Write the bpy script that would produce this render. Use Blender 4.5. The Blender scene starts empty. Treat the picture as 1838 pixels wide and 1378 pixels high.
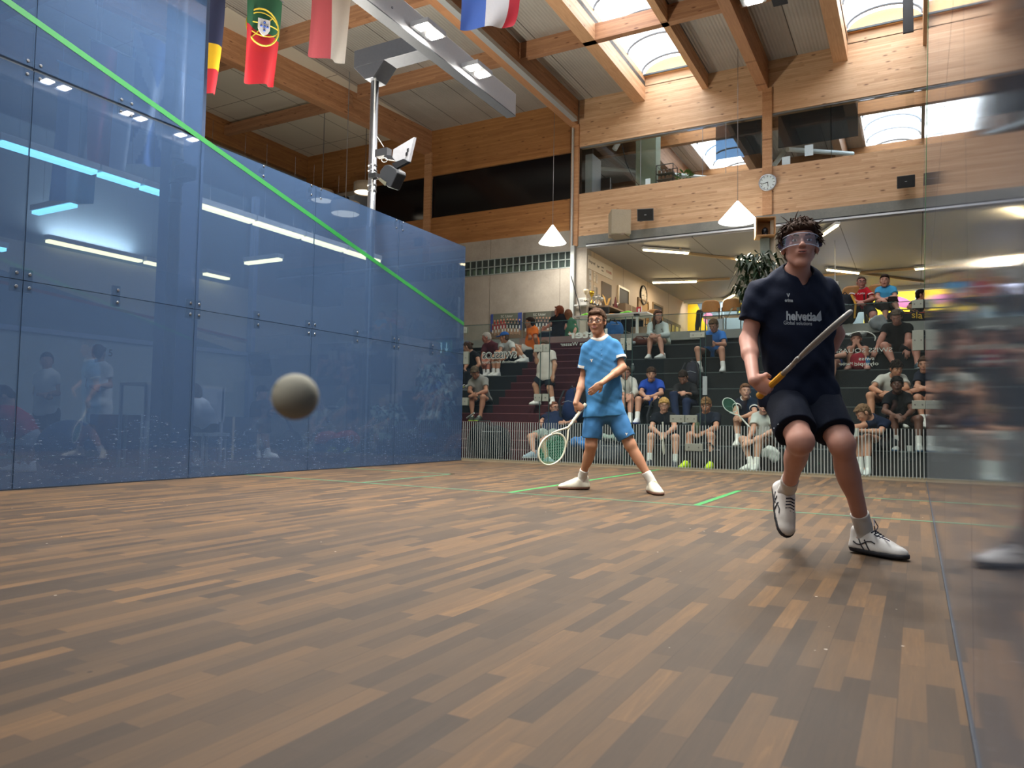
import bpy, math, random
import numpy as np
from mathutils import Matrix, Vector
from mathutils.bvhtree import BVHTree
random.seed(7); rng = np.random.default_rng(7)
S = bpy.context.scene; COL = S.collection
A = np.array
# ------------------------------------------------------------------ camera (solved from the court's own dimensions)
F = 1335.84; CAM = A([6.30877963, -0.210968392, 0.599525216])
def _rot(rx, ry, rz):
    cx, sx, cy, sy, cz, sz = math.cos(rx), math.sin(rx), math.cos(ry), math.sin(ry), math.cos(rz), math.sin(rz)
    X = A([[1, 0, 0], [0, cx, -sx], [0, sx, cx]]); Y = A([[cy, 0, sy], [0, 1, 0], [-sy, 0, cy]]); Z = A([[cz, -sz, 0], [sz, cz, 0], [0, 0, 1]])
    return Z @ Y @ X
RC = _rot(1.62350342, -0.0173968281, 0.497568455)
def ray(u, v): return RC @ A([(u - 919) / F, -(v - 689) / F, -1.0])
def at(u, v, ax, val):
    d = ray(u, v); k = 'xyz'.index(ax); return CAM + d * (val - CAM[k]) / d[k]
def dp(u, v, D): return CAM + ray(u, v) * D
cd = bpy.data.cameras.new('camera'); cam = bpy.data.objects.new('camera', cd); COL.objects.link(cam)
M4 = Matrix([list(RC[i]) + [float(CAM[i])] for i in range(3)] + [[0, 0, 0, 1]]); cam.matrix_world = M4
cd.sensor_width = 36; cd.lens = F / 1838 * 36; cd.clip_start = 0.02; cd.clip_end = 300
cd.dof.use_dof = True; cd.dof.focus_distance = 5.5; cd.dof.aperture_fstop = 5.0
S.camera = cam
# ------------------------------------------------------------------ materials
def srgb(c):
    if isinstance(c, str):
        c = c.lstrip('#'); c = [int(c[i:i + 2], 16) / 255 for i in (0, 2, 4)]
    return [x / 12.92 if x <= 0.04045 else ((x + 0.055) / 1.055) ** 2.4 for x in c[:3]] + [1]
MC = {}
class NT:
    def __init__(s, m): s.t = m.node_tree; s.n = s.t.nodes; s.l = s.t.links
    def new(s, ty, **kw):
        n = s.n.new(ty)
        for k, v in kw.items(): setattr(n, k, v)
        return n
    def ln(s, a, b): s.l.new(a, b)
    def math(s, op, a, b=None, c=None):
        n = s.new('ShaderNodeMath', operation=op)
        for i, x in enumerate((a, b, c)):
            if x is None: continue
            if isinstance(x, (int, float)): n.inputs[i].default_value = x
            else: s.ln(x, n.inputs[i])
        return n.outputs[0]
    def mix(s, f, a, b, bt='MIX'):
        n = s.new('ShaderNodeMix', data_type='RGBA', blend_type=bt)
        for i, x in ((0, f), (6, a), (7, b)):
            if isinstance(x, (int, float)): n.inputs[i].default_value = x
            elif isinstance(x, (list, tuple)): n.inputs[i].default_value = x
            else: s.ln(x, n.inputs[i])
        return n.outputs[2]
    def pos(s):
        g = s.new('ShaderNodeNewGeometry'); x = s.new('ShaderNodeSeparateXYZ'); s.ln(g.outputs['Position'], x.inputs[0]); return g.outputs['Position'], x.outputs
    def comb(s, a, b, c):
        n = s.new('ShaderNodeCombineXYZ')
        for i, x in enumerate((a, b, c)):
            if isinstance(x, (int, float)): n.inputs[i].default_value = x
            else: s.ln(x, n.inputs[i])
        return n.outputs[0]
    def noise(s, v, sc, det=4, rough=.5, dist=0):
        n = s.new('ShaderNodeTexNoise'); n.inputs['Scale'].default_value = sc; n.inputs['Detail'].default_value = det
        n.inputs['Roughness'].default_value = rough; n.inputs['Distortion'].default_value = dist
        if v is not None: s.ln(v, n.inputs['Vector'])
        return n.outputs[0]
    def white(s, v):
        n = s.new('ShaderNodeTexWhiteNoise', noise_dimensions='3D'); s.ln(v, n.inputs['Vector']); return n.outputs[0]
    def ramp(s, f, st):
        n = s.new('ShaderNodeValToRGB'); e = n.color_ramp.elements
        while len(e) < len(st): e.new(.5)
        for i, (p, c) in enumerate(st): e[i].position = p; e[i].color = srgb(c) if not isinstance(c, (int, float)) else (c, c, c, 1)
        s.ln(f, n.inputs[0]); return n.outputs[0]
    def bump(s, h, st, dist=.01):
        n = s.new('ShaderNodeBump'); n.inputs['Strength'].default_value = st; n.inputs['Distance'].default_value = dist; s.ln(h, n.inputs['Height']); return n.outputs[0]
def base(name):
    m = bpy.data.materials.new(name); m.use_nodes = True; t = NT(m); p = t.n['Principled BSDF']; MC[name] = m; return m, t, p
def mat(col, rough=.6, metal=0, name=None, emit=0, var=.12, sc=30, bmp=0, spec=.5):
    key = name or ('%s_%s_%s_%s_%s_%s' % (col, rough, metal, emit, var, bmp))
    if key in MC: return MC[key]
    m, t, p = base(key); c = srgb(col); p.inputs['Roughness'].default_value = rough; p.inputs['Metallic'].default_value = metal
    p.inputs['Specular IOR Level'].default_value = spec
    if emit:
        p.inputs['Base Color'].default_value = c; p.inputs['Emission Color'].default_value = c; p.inputs['Emission Strength'].default_value = emit
    else:
        po, _ = t.pos(); n = t.noise(po, sc, 3); r = t.mix(t.math('MULTIPLY', n, 1.0), [x * (1 - var) for x in c[:3]] + [1], [min(1, x * (1 + var)) for x in c[:3]] + [1])
        t.ln(r, p.inputs['Base Color'])
        if bmp: t.ln(t.bump(t.noise(po, sc * 4, 2), bmp, .004), p.inputs['Normal'])
    return m
def skin(col):
    key = 'skin' + col
    if key in MC: return MC[key]
    m, t, p = base(key); c = srgb(col); po, _ = t.pos()
    n = t.noise(po, 14, 3); r = t.mix(n, [c[0] * .86, c[1] * .8, c[2] * .78, 1], [min(1, c[0] * 1.1), c[1] * 1.1, c[2] * 1.1, 1])
    t.ln(r, p.inputs['Base Color']); p.inputs['Roughness'].default_value = .5; p.inputs['Specular IOR Level'].default_value = .35
    p.inputs['Subsurface Weight'].default_value = .0
    return m
def cloth(col, var=.1):
    key = 'cloth' + col
    if key in MC: return MC[key]
    m, t, p = base(key); c = srgb(col); po, _ = t.pos(); n = t.noise(po, 9, 4)
    t.ln(t.mix(n, [x * (1 - var) for x in c[:3]] + [1], [min(1, x * (1 + var)) for x in c[:3]] + [1]), p.inputs['Base Color'])
    p.inputs['Roughness'].default_value = .85; p.inputs['Specular IOR Level'].default_value = .2
    t.ln(t.bump(t.noise(po, 60, 2), .25, .004), p.inputs['Normal'])
    return m
def hairm(col):
    key = 'hair' + col
    if key in MC: return MC[key]
    m, t, p = base(key); c = srgb(col); po, _ = t.pos(); n = t.noise(po, 70, 4, .7)
    t.ln(t.mix(n, [x * .45 for x in c[:3]] + [1], [min(1, x * 1.6) for x in c[:3]] + [1]), p.inputs['Base Color'])
    p.inputs['Roughness'].default_value = .8; p.inputs['Specular IOR Level'].default_value = .15; t.ln(t.bump(n, .6, .01), p.inputs['Normal'])
    return m
def glulam(name, ax, c0='#a9744c', c1='#cfa07a'):
    m, t, p = base(name); po, x = t.pos(); L, O = (x[0], x[1]) if ax == 'x' else (x[1], x[0])
    zr = t.math('FLOOR', t.math('MULTIPLY', x[2], 22.0)); lc = t.math('FLOOR', t.math('ADD', t.math('MULTIPLY', L, .35), t.math('MULTIPLY', t.white(t.comb(zr, 0, 0)), 7.0)))
    tone = t.white(t.comb(zr, lc, 3.0))
    gv = t.comb(t.math('MULTIPLY', L, 1.2), t.math('MULTIPLY', O, 14.0), t.math('MULTIPLY', x[2], 14.0)); g = t.noise(gv, 2.2, 5, .6, .6)
    c = t.ramp(t.math('ADD', t.math('MULTIPLY', tone, .30), t.math('MULTIPLY', g, .70)), [(.2, c0), (.75, c1)])
    seam = t.math('LESS_THAN', t.math('FRACT', t.math('MULTIPLY', x[2], 22.0)), .07)
    c = t.mix(t.math('MULTIPLY', seam, .3), c, srgb('#6f4426'))
    v = t.new('ShaderNodeTexVoronoi'); v.inputs['Scale'].default_value = 1.0; t.ln(t.comb(t.math('MULTIPLY', L, 3.0), t.math('MULTIPLY', O, .2), t.math('MULTIPLY', x[2], 9.0)), v.inputs['Vector'])
    k = t.ramp(v.outputs['Distance'], [(.08, 1.0), (.20, 0.0)])
    sel = t.math('GREATER_THAN', t.white(t.comb(t.math('FLOOR', t.math('MULTIPLY', L, 1.3)), zr, 1.0)), .30)
    c = t.mix(t.math('MULTIPLY', t.math('MULTIPLY', k, sel), .75), c, srgb('#5a2f18'))
    t.ln(c, p.inputs['Base Color']); p.inputs['Roughness'].default_value = .55; t.ln(t.bump(g, .15, .005), p.inputs['Normal'])
    return m
def concrete(name, c0, c1, sc=1.3):
    m, t, p = base(name); po, x = t.pos(); n = t.noise(po, sc, 8, .62); n2 = t.noise(po, 22, 5, .7)
    c = t.ramp(t.math('ADD', t.math('MULTIPLY', n, .75), t.math('MULTIPLY', n2, .25)), [(.3, c0), (.68, c1)])
    v = t.new('ShaderNodeTexVoronoi'); v.inputs['Scale'].default_value = 3.0; t.ln(po, v.inputs['Vector'])
    c = t.mix(t.math('MULTIPLY', t.math('LESS_THAN', v.outputs['Distance'], .045), .6), c, srgb('#55504a'))
    t.ln(c, p.inputs['Base Color']); p.inputs['Roughness'].default_value = .85; t.ln(t.bump(n2, .3, .01), p.inputs['Normal']); return m
def glass(name, tint, haze, hcol, rough=.02, edge=.04, scuff=0):
    m, t, p = base(name); t.n.remove(p); out = t.n['Material Output']
    tr = t.new('ShaderNodeBsdfTransparent'); tr.inputs[0].default_value = srgb(tint)
    gl = t.new('ShaderNodeBsdfGlossy'); gl.inputs['Roughness'].default_value = rough; gl.inputs[0].default_value = (.93, .95, 1, 1)
    df = t.new('ShaderNodeBsdfDiffuse'); df.inputs[0].default_value = srgb(hcol)
    m1 = t.new('ShaderNodeMixShader'); m1.inputs[0].default_value = haze; t.ln(tr.outputs[0], m1.inputs[1]); t.ln(df.outputs[0], m1.inputs[2])
    if scuff:
        po, x = t.pos(); s1 = t.noise(t.comb(t.math('MULTIPLY', x[0], 6.0), t.math('MULTIPLY', x[1], 6.0), t.math('MULTIPLY', x[2], 26.0)), 2.5, 5, .7)
        k = t.math('MULTIPLY', t.math('GREATER_THAN', s1, .635), t.math('LESS_THAN', x[2], t.math('MULTIPLY', t.noise(po, 1.5, 3), 1.0)))
        t.ln(t.math('ADD', haze, t.math('MULTIPLY', k, scuff)), m1.inputs[0])
        t.ln(t.mix(k, srgb(hcol), srgb('#9aa6b4')), df.inputs[0])
    lw = t.new('ShaderNodeLayerWeight'); lw.inputs[0].default_value = .5
    fr = t.math('ADD', t.math('MULTIPLY', t.math('POWER', lw.outputs['Facing'], 5.0), .95), edge)
    # Facing output with blend .5 equals 1-|cos|
    m2 = t.new('ShaderNodeMixShader'); t.ln(fr, m2.inputs[0]); t.ln(m1.outputs[0], m2.inputs[1]); t.ln(gl.outputs[0], m2.inputs[2])
    t.ln(m2.outputs[0], out.inputs[0]); return m
def parquet():
    m, t, p = base('parquet'); po, x = t.pos()
    W = 1 / .058; u = t.math('MULTIPLY', x[0], W); row = t.math('FLOOR', u); r0 = t.white(t.comb(row, 0, 0))
    v = t.math('ADD', t.math('MULTIPLY', x[1], t.math('ADD', 1.9, t.math('MULTIPLY', r0, 1.0))), t.math('MULTIPLY', r0, 31.0)); cell = t.math('FLOOR', v)
    r1 = t.white(t.comb(row, cell, 2.0))
    gv = t.comb(t.math('MULTIPLY', x[0], 38.0), t.math('ADD', t.math('MULTIPLY', x[1], 2.6), t.math('MULTIPLY', r1, 40.0)), r1)
    g = t.noise(gv, 1.4, 6, .65, .8); g2 = t.noise(po, 1.1, 4, .6); g3 = t.noise(t.comb(t.math('MULTIPLY', x[0], 120.0), t.math('MULTIPLY', x[1], 9.0), 0), 1.0, 3)
    f = t.math('ADD', t.math('ADD', t.math('MULTIPLY', r1, .62), t.math('MULTIPLY', g, .34)), t.math('MULTIPLY', g2, .12))
    c = t.ramp(f, [(.20, '#3d3227'), (.42, '#4a3b2c'), (.62, '#574430'), (.82, '#674e34'), (.97, '#86633c')])
    c = t.mix(t.math('MULTIPLY', g3, .3), c, srgb('#332a25'))
    es = t.math('MINIMUM', t.math('FRACT', v), t.math('SUBTRACT', 1.0, t.math('FRACT', v)))
    fu = t.math('FRACT', u); eu = t.math('MINIMUM', fu, t.math('SUBTRACT', 1.0, fu))
    c = t.mix(t.math('MULTIPLY', t.math('LESS_THAN', es, .004), .35), c, srgb('#3c3027'))
    u3 = t.math('FRACT', t.math('DIVIDE', u, 3.0)); c = t.mix(t.math('MULTIPLY', t.math('LESS_THAN', u3, .012), .5), c, srgb('#2e241c'))
    c = t.mix(t.math('MULTIPLY', t.math('LESS_THAN', eu, .02), .14), c, srgb('#3c3027'))
    vo = t.new('ShaderNodeTexVoronoi'); vo.inputs['Scale'].default_value = 3.1; t.ln(po, vo.inputs['Vector'])
    c = t.mix(t.math('MULTIPLY', t.math('LESS_THAN', vo.outputs['Distance'], .022), .75), c, srgb('#1f1713'))
    vs = t.new('ShaderNodeTexVoronoi'); vs.inputs['Scale'].default_value = 9.0; t.ln(po, vs.inputs['Vector'])
    sp = t.math('MULTIPLY', t.math('LESS_THAN', vs.outputs['Distance'], .045), t.math('GREATER_THAN', t.noise(po, .9, 2), .56))
    c = t.mix(t.math('MULTIPLY', sp, .6), c, srgb('#c9c0b2'))
    st = t.ramp(t.noise(po, .8, 5, .7), [(.56, 0.0), (.72, 1.0)]); c = t.mix(t.math('MULTIPLY', st, .22), c, srgb('#5c5046'))
    t.ln(c, p.inputs['Base Color']); t.ln(t.math('ADD', .5, t.math('MULTIPLY', g2, .16)), p.inputs['Roughness'])
    p.inputs['Specular IOR Level'].default_value = .22; t.ln(t.bump(g, .06, .003), p.inputs['Normal']); return m
def corrugated():
    m, t, p = base('corrugated_roof_panel'); po, x = t.pos(); f = t.math('FRACT', t.math('MULTIPLY', x[0], 1.0))
    s = t.math('LESS_THAN', f, .02); n = t.noise(po, .8, 4); c = t.ramp(n, [(.3, '#a39f98'), (.7, '#b9b5ad')]); c = t.mix(s, c, srgb('#4f4c48'))
    h = t.math('SINE', t.math('MULTIPLY', x[0], 2 * math.pi * 14)); t.ln(c, p.inputs['Base Color']); p.inputs['Roughness'].default_value = .45; p.inputs['Metallic'].default_value = .25
    t.ln(t.bump(h, .35, .01), p.inputs['Normal']); return m
def panelceil(name, c0, sx, sy, line='#5a4f45'):
    m, t, p = base(name); po, x = t.pos()
    a = t.math('LESS_THAN', t.math('FRACT', t.math('MULTIPLY', x[0], sx)), .012 * sx * 1.6); b = t.math('LESS_THAN', t.math('FRACT', t.math('MULTIPLY', x[1], sy)), .012 * sy * 1.6)
    n = t.noise(po, .5, 4); c = srgb(c0); cc = t.mix(n, [q * .9 for q in c[:3]] + [1], [q * 1.08 for q in c[:3]] + [1])
    t.ln(t.mix(t.math('MAXIMUM', a, b), cc, srgb(line)), p.inputs['Base Color']); p.inputs['Roughness'].default_value = .6; return m
# ------------------------------------------------------------------ objects
def tag(o, label=None, cat=None, group=None, kind=None, category=None):
    cat = cat or category
    if label: o['label'] = label
    if cat: o['category'] = cat
    if group: o['group'] = group
    if kind: o['kind'] = kind
    return o
def thing(name, label, cat, o=(0, 0, 0), group=None, kind=None):
    e = bpy.data.objects.new(name, None); COL.objects.link(e); e.location = [float(q) for q in o]; e.empty_display_size = .1
    return tag(e, label, cat, group, kind)
def raw(name, V, Fc, mats, parent=None, smooth=False, mi=None, o=None):
    """world-space vertices; stored relative to the parent's origin (or o)"""
    V = np.asarray(V, dtype=np.float64)
    top = parent
    O = np.zeros(3)
    while top is not None:
        O = O + A(top.location); top = top.parent
    if parent is None: O = A(o) if o is not None else np.r_[V[:, :2].mean(0), V[:, 2].min()]
    me = bpy.data.meshes.new(name)
    if isinstance(Fc, np.ndarray):
        nf = len(Fc); me.vertices.add(len(V)); me.vertices.foreach_set('co', (V - O).astype(np.float32).ravel())
        me.loops.add(nf * 4); me.loops.foreach_set('vertex_index', Fc.astype(np.int32).ravel()); me.polygons.add(nf)
        me.polygons.foreach_set('loop_start', np.arange(0, nf * 4, 4, dtype=np.int32)); me.update(calc_edges=True); me.validate()
    else:
        me.from_pydata([tuple(v) for v in (V - O)], [], Fc); me.update()
    for m in (mats if isinstance(mats, (list, tuple)) else [mats]): me.materials.append(m)
    if mi is not None: me.polygons.foreach_set('material_index', A(mi, dtype=np.int32))
    if smooth: me.polygons.foreach_set('use_smooth', np.ones(len(me.polygons), dtype=bool))
    ob = bpy.data.objects.new(name, me); COL.objects.link(ob)
    if parent is not None: ob.parent = parent
    else: ob.location = O
    return ob
def nrm(v): v = np.asarray(v, float); return v / (np.linalg.norm(v) + 1e-12)
def frame(d):
    d = nrm(d); a = A([0, 0, 1.]) if abs(d[2]) < .9 else A([1., 0, 0]); r = nrm(np.cross(a, d)); return r, np.cross(d, r), d
class MB:
    def __init__(s): s.v = []; s.f = []; s.m = []; s.c = 0
    def add(s, V, Fc, m=0):
        s.v += [tuple(float(q) for q in p) for p in V]; s.f += [tuple(i + s.c for i in f) for f in Fc]; s.m += [m] * len(Fc); s.c += len(V); return s
    def box(s, x0, x1, y0, y1, z0, z1, m=0):
        x0, x1 = min(x0, x1), max(x0, x1); y0, y1 = min(y0, y1), max(y0, y1); z0, z1 = min(z0, z1), max(z0, z1)
        V = [(x, y, z) for x in (x0, x1) for y in (y0, y1) for z in (z0, z1)]
        return s.add(V, [(0, 1, 3, 2), (4, 6, 7, 5), (0, 4, 5, 1), (2, 3, 7, 6), (0, 2, 6, 4), (1, 5, 7, 3)], m)
    def obox(s, c, r, u, f, hx, hy, hz, m=0):
        c, r, u, f = A(c, float), nrm(r), nrm(u), nrm(f)
        V = [c + r * a * hx + f * b * hy + u * e * hz for a in (-1, 1) for b in (-1, 1) for e in (-1, 1)]
        return s.add(V, [(0, 1, 3, 2), (4, 6, 7, 5), (0, 4, 5, 1), (2, 3, 7, 6), (0, 2, 6, 4), (1, 5, 7, 3)], m)
    def tube(s, pts, r, n=10, m=0, closed=False, cap=True):
        pts = [A(p, float) for p in pts]; rs = r if isinstance(r, (list, tuple)) else [r] * len(pts); V = []; N = len(pts)
        r0 = None
        for i, p in enumerate(pts):
            if closed: d = nrm(pts[(i + 1) % N] - pts[i - 1])
            else: d = nrm(pts[min(i + 1, N - 1)] - pts[max(i - 1, 0)])
            if r0 is None: r0, _, _ = frame(d)
            r0 = nrm(r0 - d * np.dot(r0, d)); q = np.cross(d, r0)
            for k in range(n):
                a = 2 * math.pi * k / n; V.append(p + rs[i] * (math.cos(a) * r0 + math.sin(a) * q))
        Fc = []
        for i in range(N if closed else N - 1):
            for k in range(n): a = i * n + k; b = i * n + (k + 1) % n; c = ((i + 1) % N) * n + (k + 1) % n; d = ((i + 1) % N) * n + k; Fc.append((a, b, c, d))
        if cap and not closed: Fc += [tuple(range(n))[::-1], tuple((N - 1) * n + k for k in range(n))]
        return s.add(V, Fc, m)
    def lathe(s, c, ax, prof, n=24, m=0):
        r, q, d = frame(ax); c = A(c, float); V = []
        for (rr, h) in prof:
            for k in range(n): a = 2 * math.pi * k / n; V.append(c + d * h + rr * (math.cos(a) * r + math.sin(a) * q))
        Fc = [(i * n + k, i * n + (k + 1) % n, (i + 1) * n + (k + 1) % n, (i + 1) * n + k) for i in range(len(prof) - 1) for k in range(n)]
        return s.add(V, Fc, m)
    def prism(s, poly, ext, m=0):
        n = len(poly); P = [A(p, float) for p in poly]; e = A(ext, float)
        return s.add(P + [p + e for p in P], [tuple(range(n))[::-1], tuple(range(n, 2 * n))] + [(i, (i + 1) % n, n + (i + 1) % n, n + i) for i in range(n)], m)
    def ball(s, c, r, m=0, n=14, k=9, M=None):
        c = A(c, float); r = A(r if hasattr(r, '__len__') else (r,) * 3, float); V = []
        for i in range(k + 1):
            th = math.pi * i / k
            for j in range(n):
                ph = 2 * math.pi * j / n; p = A([math.sin(th) * math.cos(ph), math.sin(th) * math.sin(ph), math.cos(th)]) * r
                V.append(c + (M @ p if M is not None else p))
        return s.add(V, [(i * n + j, (i + 1) * n + j, (i + 1) * n + (j + 1) % n, i * n + (j + 1) % n) for i in range(k) for j in range(n)], m)
    def quad(s, a, b, c, d, m=0): return s.add([a, b, c, d], [(0, 1, 2, 3)], m)
    def grid(s, fn, nu, nv, m=0, mf=None):
        V = [fn(i / nu, j / nv) for i in range(nu + 1) for j in range(nv + 1)]; Fc = [(i * (nv + 1) + j, (i + 1) * (nv + 1) + j, (i + 1) * (nv + 1) + j + 1, i * (nv + 1) + j + 1) for i in range(nu) for j in range(nv)]
        c = len(s.m); s.add(V, Fc, m)
        if mf:
            k = c
            for i in range(nu):
                for j in range(nv): s.m[k] = mf((i + .5) / nu, (j + .5) / nv); k += 1
        return s
    def build(s, name, mats, parent=None, smooth=False, o=None, bev=0, **tg):
        ob = raw(name, s.v, s.f, mats, parent, smooth, s.m, o)
        if bev:
            b = ob.modifiers.new('bevel', 'BEVEL'); b.width = bev; b.segments = 2; b.limit_method = 'ANGLE'
        if smooth == 'auto' or smooth is True:
            pass
        if tg: tag(ob, **tg)
        return ob
def part(name, m, parent, *b, **kw):
    mb = MB()
    for q in b: mb.box(*q)
    return mb.build(name, m, parent, **kw)
def struct(name, m, *b, **kw): return part(name, m, None, *b, kind='structure', **kw)
def text_geo(body, size, extrude=0.0, spacing=1.0, bold=0.0):
    cu = bpy.data.curves.new('t', 'FONT'); cu.body = body; cu.size = size; cu.extrude = extrude; cu.space_character = spacing; cu.offset = bold; cu.align_x = 'CENTER'; cu.align_y = 'CENTER'; cu.resolution_u = 3
    o = bpy.data.objects.new('t', cu); COL.objects.link(o); bpy.context.view_layer.update()
    me = bpy.data.meshes.new_from_object(o); V = A([v.co[:] for v in me.vertices]).reshape(-1, 3); Fc = [tuple(p.vertices) for p in me.polygons]
    bpy.data.objects.remove(o); bpy.data.curves.remove(cu); bpy.data.meshes.remove(me); return V, Fc
def text_on(name, body, size, c, r, u, m, parent, ext=.002, spacing=1.0, bold=0.0, bvh=None, vd=None):
    V, Fc = text_geo(body, size, ext, spacing, bold); c, r, u = A(c, float), A(r, float), A(u, float); n = np.cross(nrm(r), nrm(u)); W = []
    for p in V:
        q = c + r * p[0] + u * p[1]
        if bvh is not None:
            h = bvh.ray_cast(Vector(q - vd * .6), Vector(vd))
            if h[0] is not None: q = A(h[0]) - vd * (.003 + (.002 if p[2] > 0 else 0))
        else: q = q + n * p[2]
        W.append(q)
    return raw(name, W, Fc, m, parent)
# ------------------------------------------------------------------ implicit surfaces (figures, cloth, bags)
class Fld:
    def __init__(s, lo, hi, h):
        lo = A(lo, float) - 4 * h; n = np.ceil((A(hi, float) + 4 * h - lo) / h).astype(int) + 1
        s.h = h; s.lo = lo; s.V = np.full(n, .5, np.float32); s.ax = [(lo[i] + h * np.arange(n[i])).astype(np.float32) for i in range(3)]
    def _s(s, a, b, mg):
        sl = []
        for i in range(3):
            i0 = int(max(0, math.floor((min(a[i], b[i]) - mg - s.lo[i]) / s.h))); i1 = int(min(len(s.ax[i]), math.ceil((max(a[i], b[i]) + mg - s.lo[i]) / s.h) + 1))
            if i1 <= i0: return None
            sl.append(slice(i0, i1))
        return tuple(sl), s.ax[0][sl[0]][:, None, None], s.ax[1][sl[1]][None, :, None], s.ax[2][sl[2]][None, None, :]
    def _op(s, sl, d, k, op):
        v = s.V[sl]
        if op == 'u':
            h = np.maximum(k - np.abs(v - d), 0) / k if k > 0 else 0; s.V[sl] = np.minimum(v, d) - h * h * k * .25
        else:
            d = -d; h = np.maximum(k - np.abs(v - d), 0) / k if k > 0 else 0; s.V[sl] = np.maximum(v, d) + h * h * k * .25
    def cone(s, a, b, ra, rb=None, k=.02, op='u', cuts=()):
        rb = ra if rb is None else rb; a = A(a, float); b = A(b, float); q = s._s(a, b, max(ra, rb) + k + 3 * s.h)
        if q is None: return
        sl, X, Y, Z = q; d = b - a; L = float(d @ d) + 1e-9
        t = np.clip(((X - a[0]) * d[0] + (Y - a[1]) * d[1] + (Z - a[2]) * d[2]) / L, 0, 1)
        D = np.sqrt((X - a[0] - t * d[0]) ** 2 + (Y - a[1] - t * d[1]) ** 2 + (Z - a[2] - t * d[2]) ** 2) - (ra + t * (rb - ra))
        for p, n in cuts: D = np.maximum(D, (X - p[0]) * n[0] + (Y - p[1]) * n[1] + (Z - p[2]) * n[2])
        s._op(sl, D.astype(np.float32), k, op)
    def ell(s, c, r, M=None, k=.02, op='u', cuts=()):
        c = A(c, float); r = A(r, float); M = np.eye(3) if M is None else M; R = float(r.max()); q = s._s(c, c, R + k + 3 * s.h)
        if q is None: return
        sl, X, Y, Z = q; x, y, z = X - c[0], Y - c[1], Z - c[2]; l = [x * M[0, i] + y * M[1, i] + z * M[2, i] for i in range(3)]
        k0 = np.sqrt(sum((l[i] / r[i]) ** 2 for i in range(3))); k1 = np.sqrt(sum((l[i] / r[i] ** 2) ** 2 for i in range(3))) + 1e-6
        D = k0 * (k0 - 1) / k1
        for p, n in cuts: D = np.maximum(D, (X - p[0]) * n[0] + (Y - p[1]) * n[1] + (Z - p[2]) * n[2])
        s._op(sl, D.astype(np.float32), k, op)
    def cut(s, p, n):
        X, Y, Z = s.ax[0][:, None, None], s.ax[1][None, :, None], s.ax[2][None, None, :]
        s.V = np.maximum(s.V, ((X - p[0]) * n[0] + (Y - p[1]) * n[1] + (Z - p[2]) * n[2]).astype(np.float32))
    def wr(s, amp, fr, seed=0):
        r = np.random.default_rng(seed); X, Y, Z = s.ax[0][:, None, None], s.ax[1][None, :, None], s.ax[2][None, None, :]; w = 0
        for i in range(3):
            d = r.normal(size=3); d /= np.linalg.norm(d); f = fr * (1 + .6 * i); e = r.normal(size=3); e /= np.linalg.norm(e)
            w = w + np.sin(f * (X * d[0] + Y * d[1] + Z * d[2]) + 1.6 * np.sin(fr * .6 * (X * e[0] + Y * e[1] + Z * e[2]) + i) + i * 2) / (1 + .4 * i)
        s.V = (s.V + amp * w).astype(np.float32)
    def mesh(s):
        V = s.V; I = V < 0; n = A(V.shape)
        c = np.zeros(n - 1, np.int8)
        for a in (0, 1):
            for b in (0, 1):
                for e in (0, 1): c += I[a:n[0] - 1 + a, b:n[1] - 1 + b, e:n[2] - 1 + e]
        act = (c > 0) & (c < 8); ijk = np.argwhere(act); idx = np.full(act.shape, -1, np.int32); idx[act] = np.arange(len(ijk))
        P = np.zeros((len(ijk), 3)); cnt = np.zeros(len(ijk)); i, j, k = ijk.T
        for ax in range(3):
            for a in (0, 1):
                for b in (0, 1):
                    o = [0, 0, 0]; oth = [q for q in range(3) if q != ax]; o[oth[0]] = a; o[oth[1]] = b; o2 = list(o); o2[ax] = 1
                    v0 = V[i + o[0], j + o[1], k + o[2]]; v1 = V[i + o2[0], j + o2[1], k + o2[2]]; m = (v0 < 0) != (v1 < 0)
                    t = np.where(m, v0 / np.where(m, v0 - v1, 1), 0); p = np.zeros((len(ijk), 3)); p[:] = o; p[:, ax] += t; P += p * m[:, None]; cnt += m
        P = (P / cnt[:, None] + ijk) * s.h + s.lo; Q = []
        for ax in range(3):
            o = [q for q in range(3) if q != ax]; sa = [slice(1, n[q] - 1) for q in range(3)]; sa[ax] = slice(0, n[ax] - 1); sb = list(sa); sb[ax] = slice(1, n[ax])
            x = I[tuple(sa)] != I[tuple(sb)]; e = np.argwhere(x)
            for q in o: e[:, q] += 1
            ins = I[e[:, 0], e[:, 1], e[:, 2]]; d1 = [0, 0, 0]; d1[o[0]] = 1; d2 = [0, 0, 0]; d2[o[1]] = 1; d1 = A(d1); d2 = A(d2)
            g = lambda w: idx[w[:, 0], w[:, 1], w[:, 2]]
            q4 = np.stack([g(e - d1 - d2), g(e - d2), g(e), g(e - d1)], 1); fl = ins if ax != 1 else ~ins
            q4[~fl] = q4[~fl][:, ::-1]; Q.append(q4)
        return P, np.concatenate(Q)
    def out(s, name, m, parent, **tg):
        V, Q = s.mesh()
        if len(V) == 0: return None
        ob = raw(name, V, Q, m, parent, True)
        if tg: tag(ob, **tg)
        return ob
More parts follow.
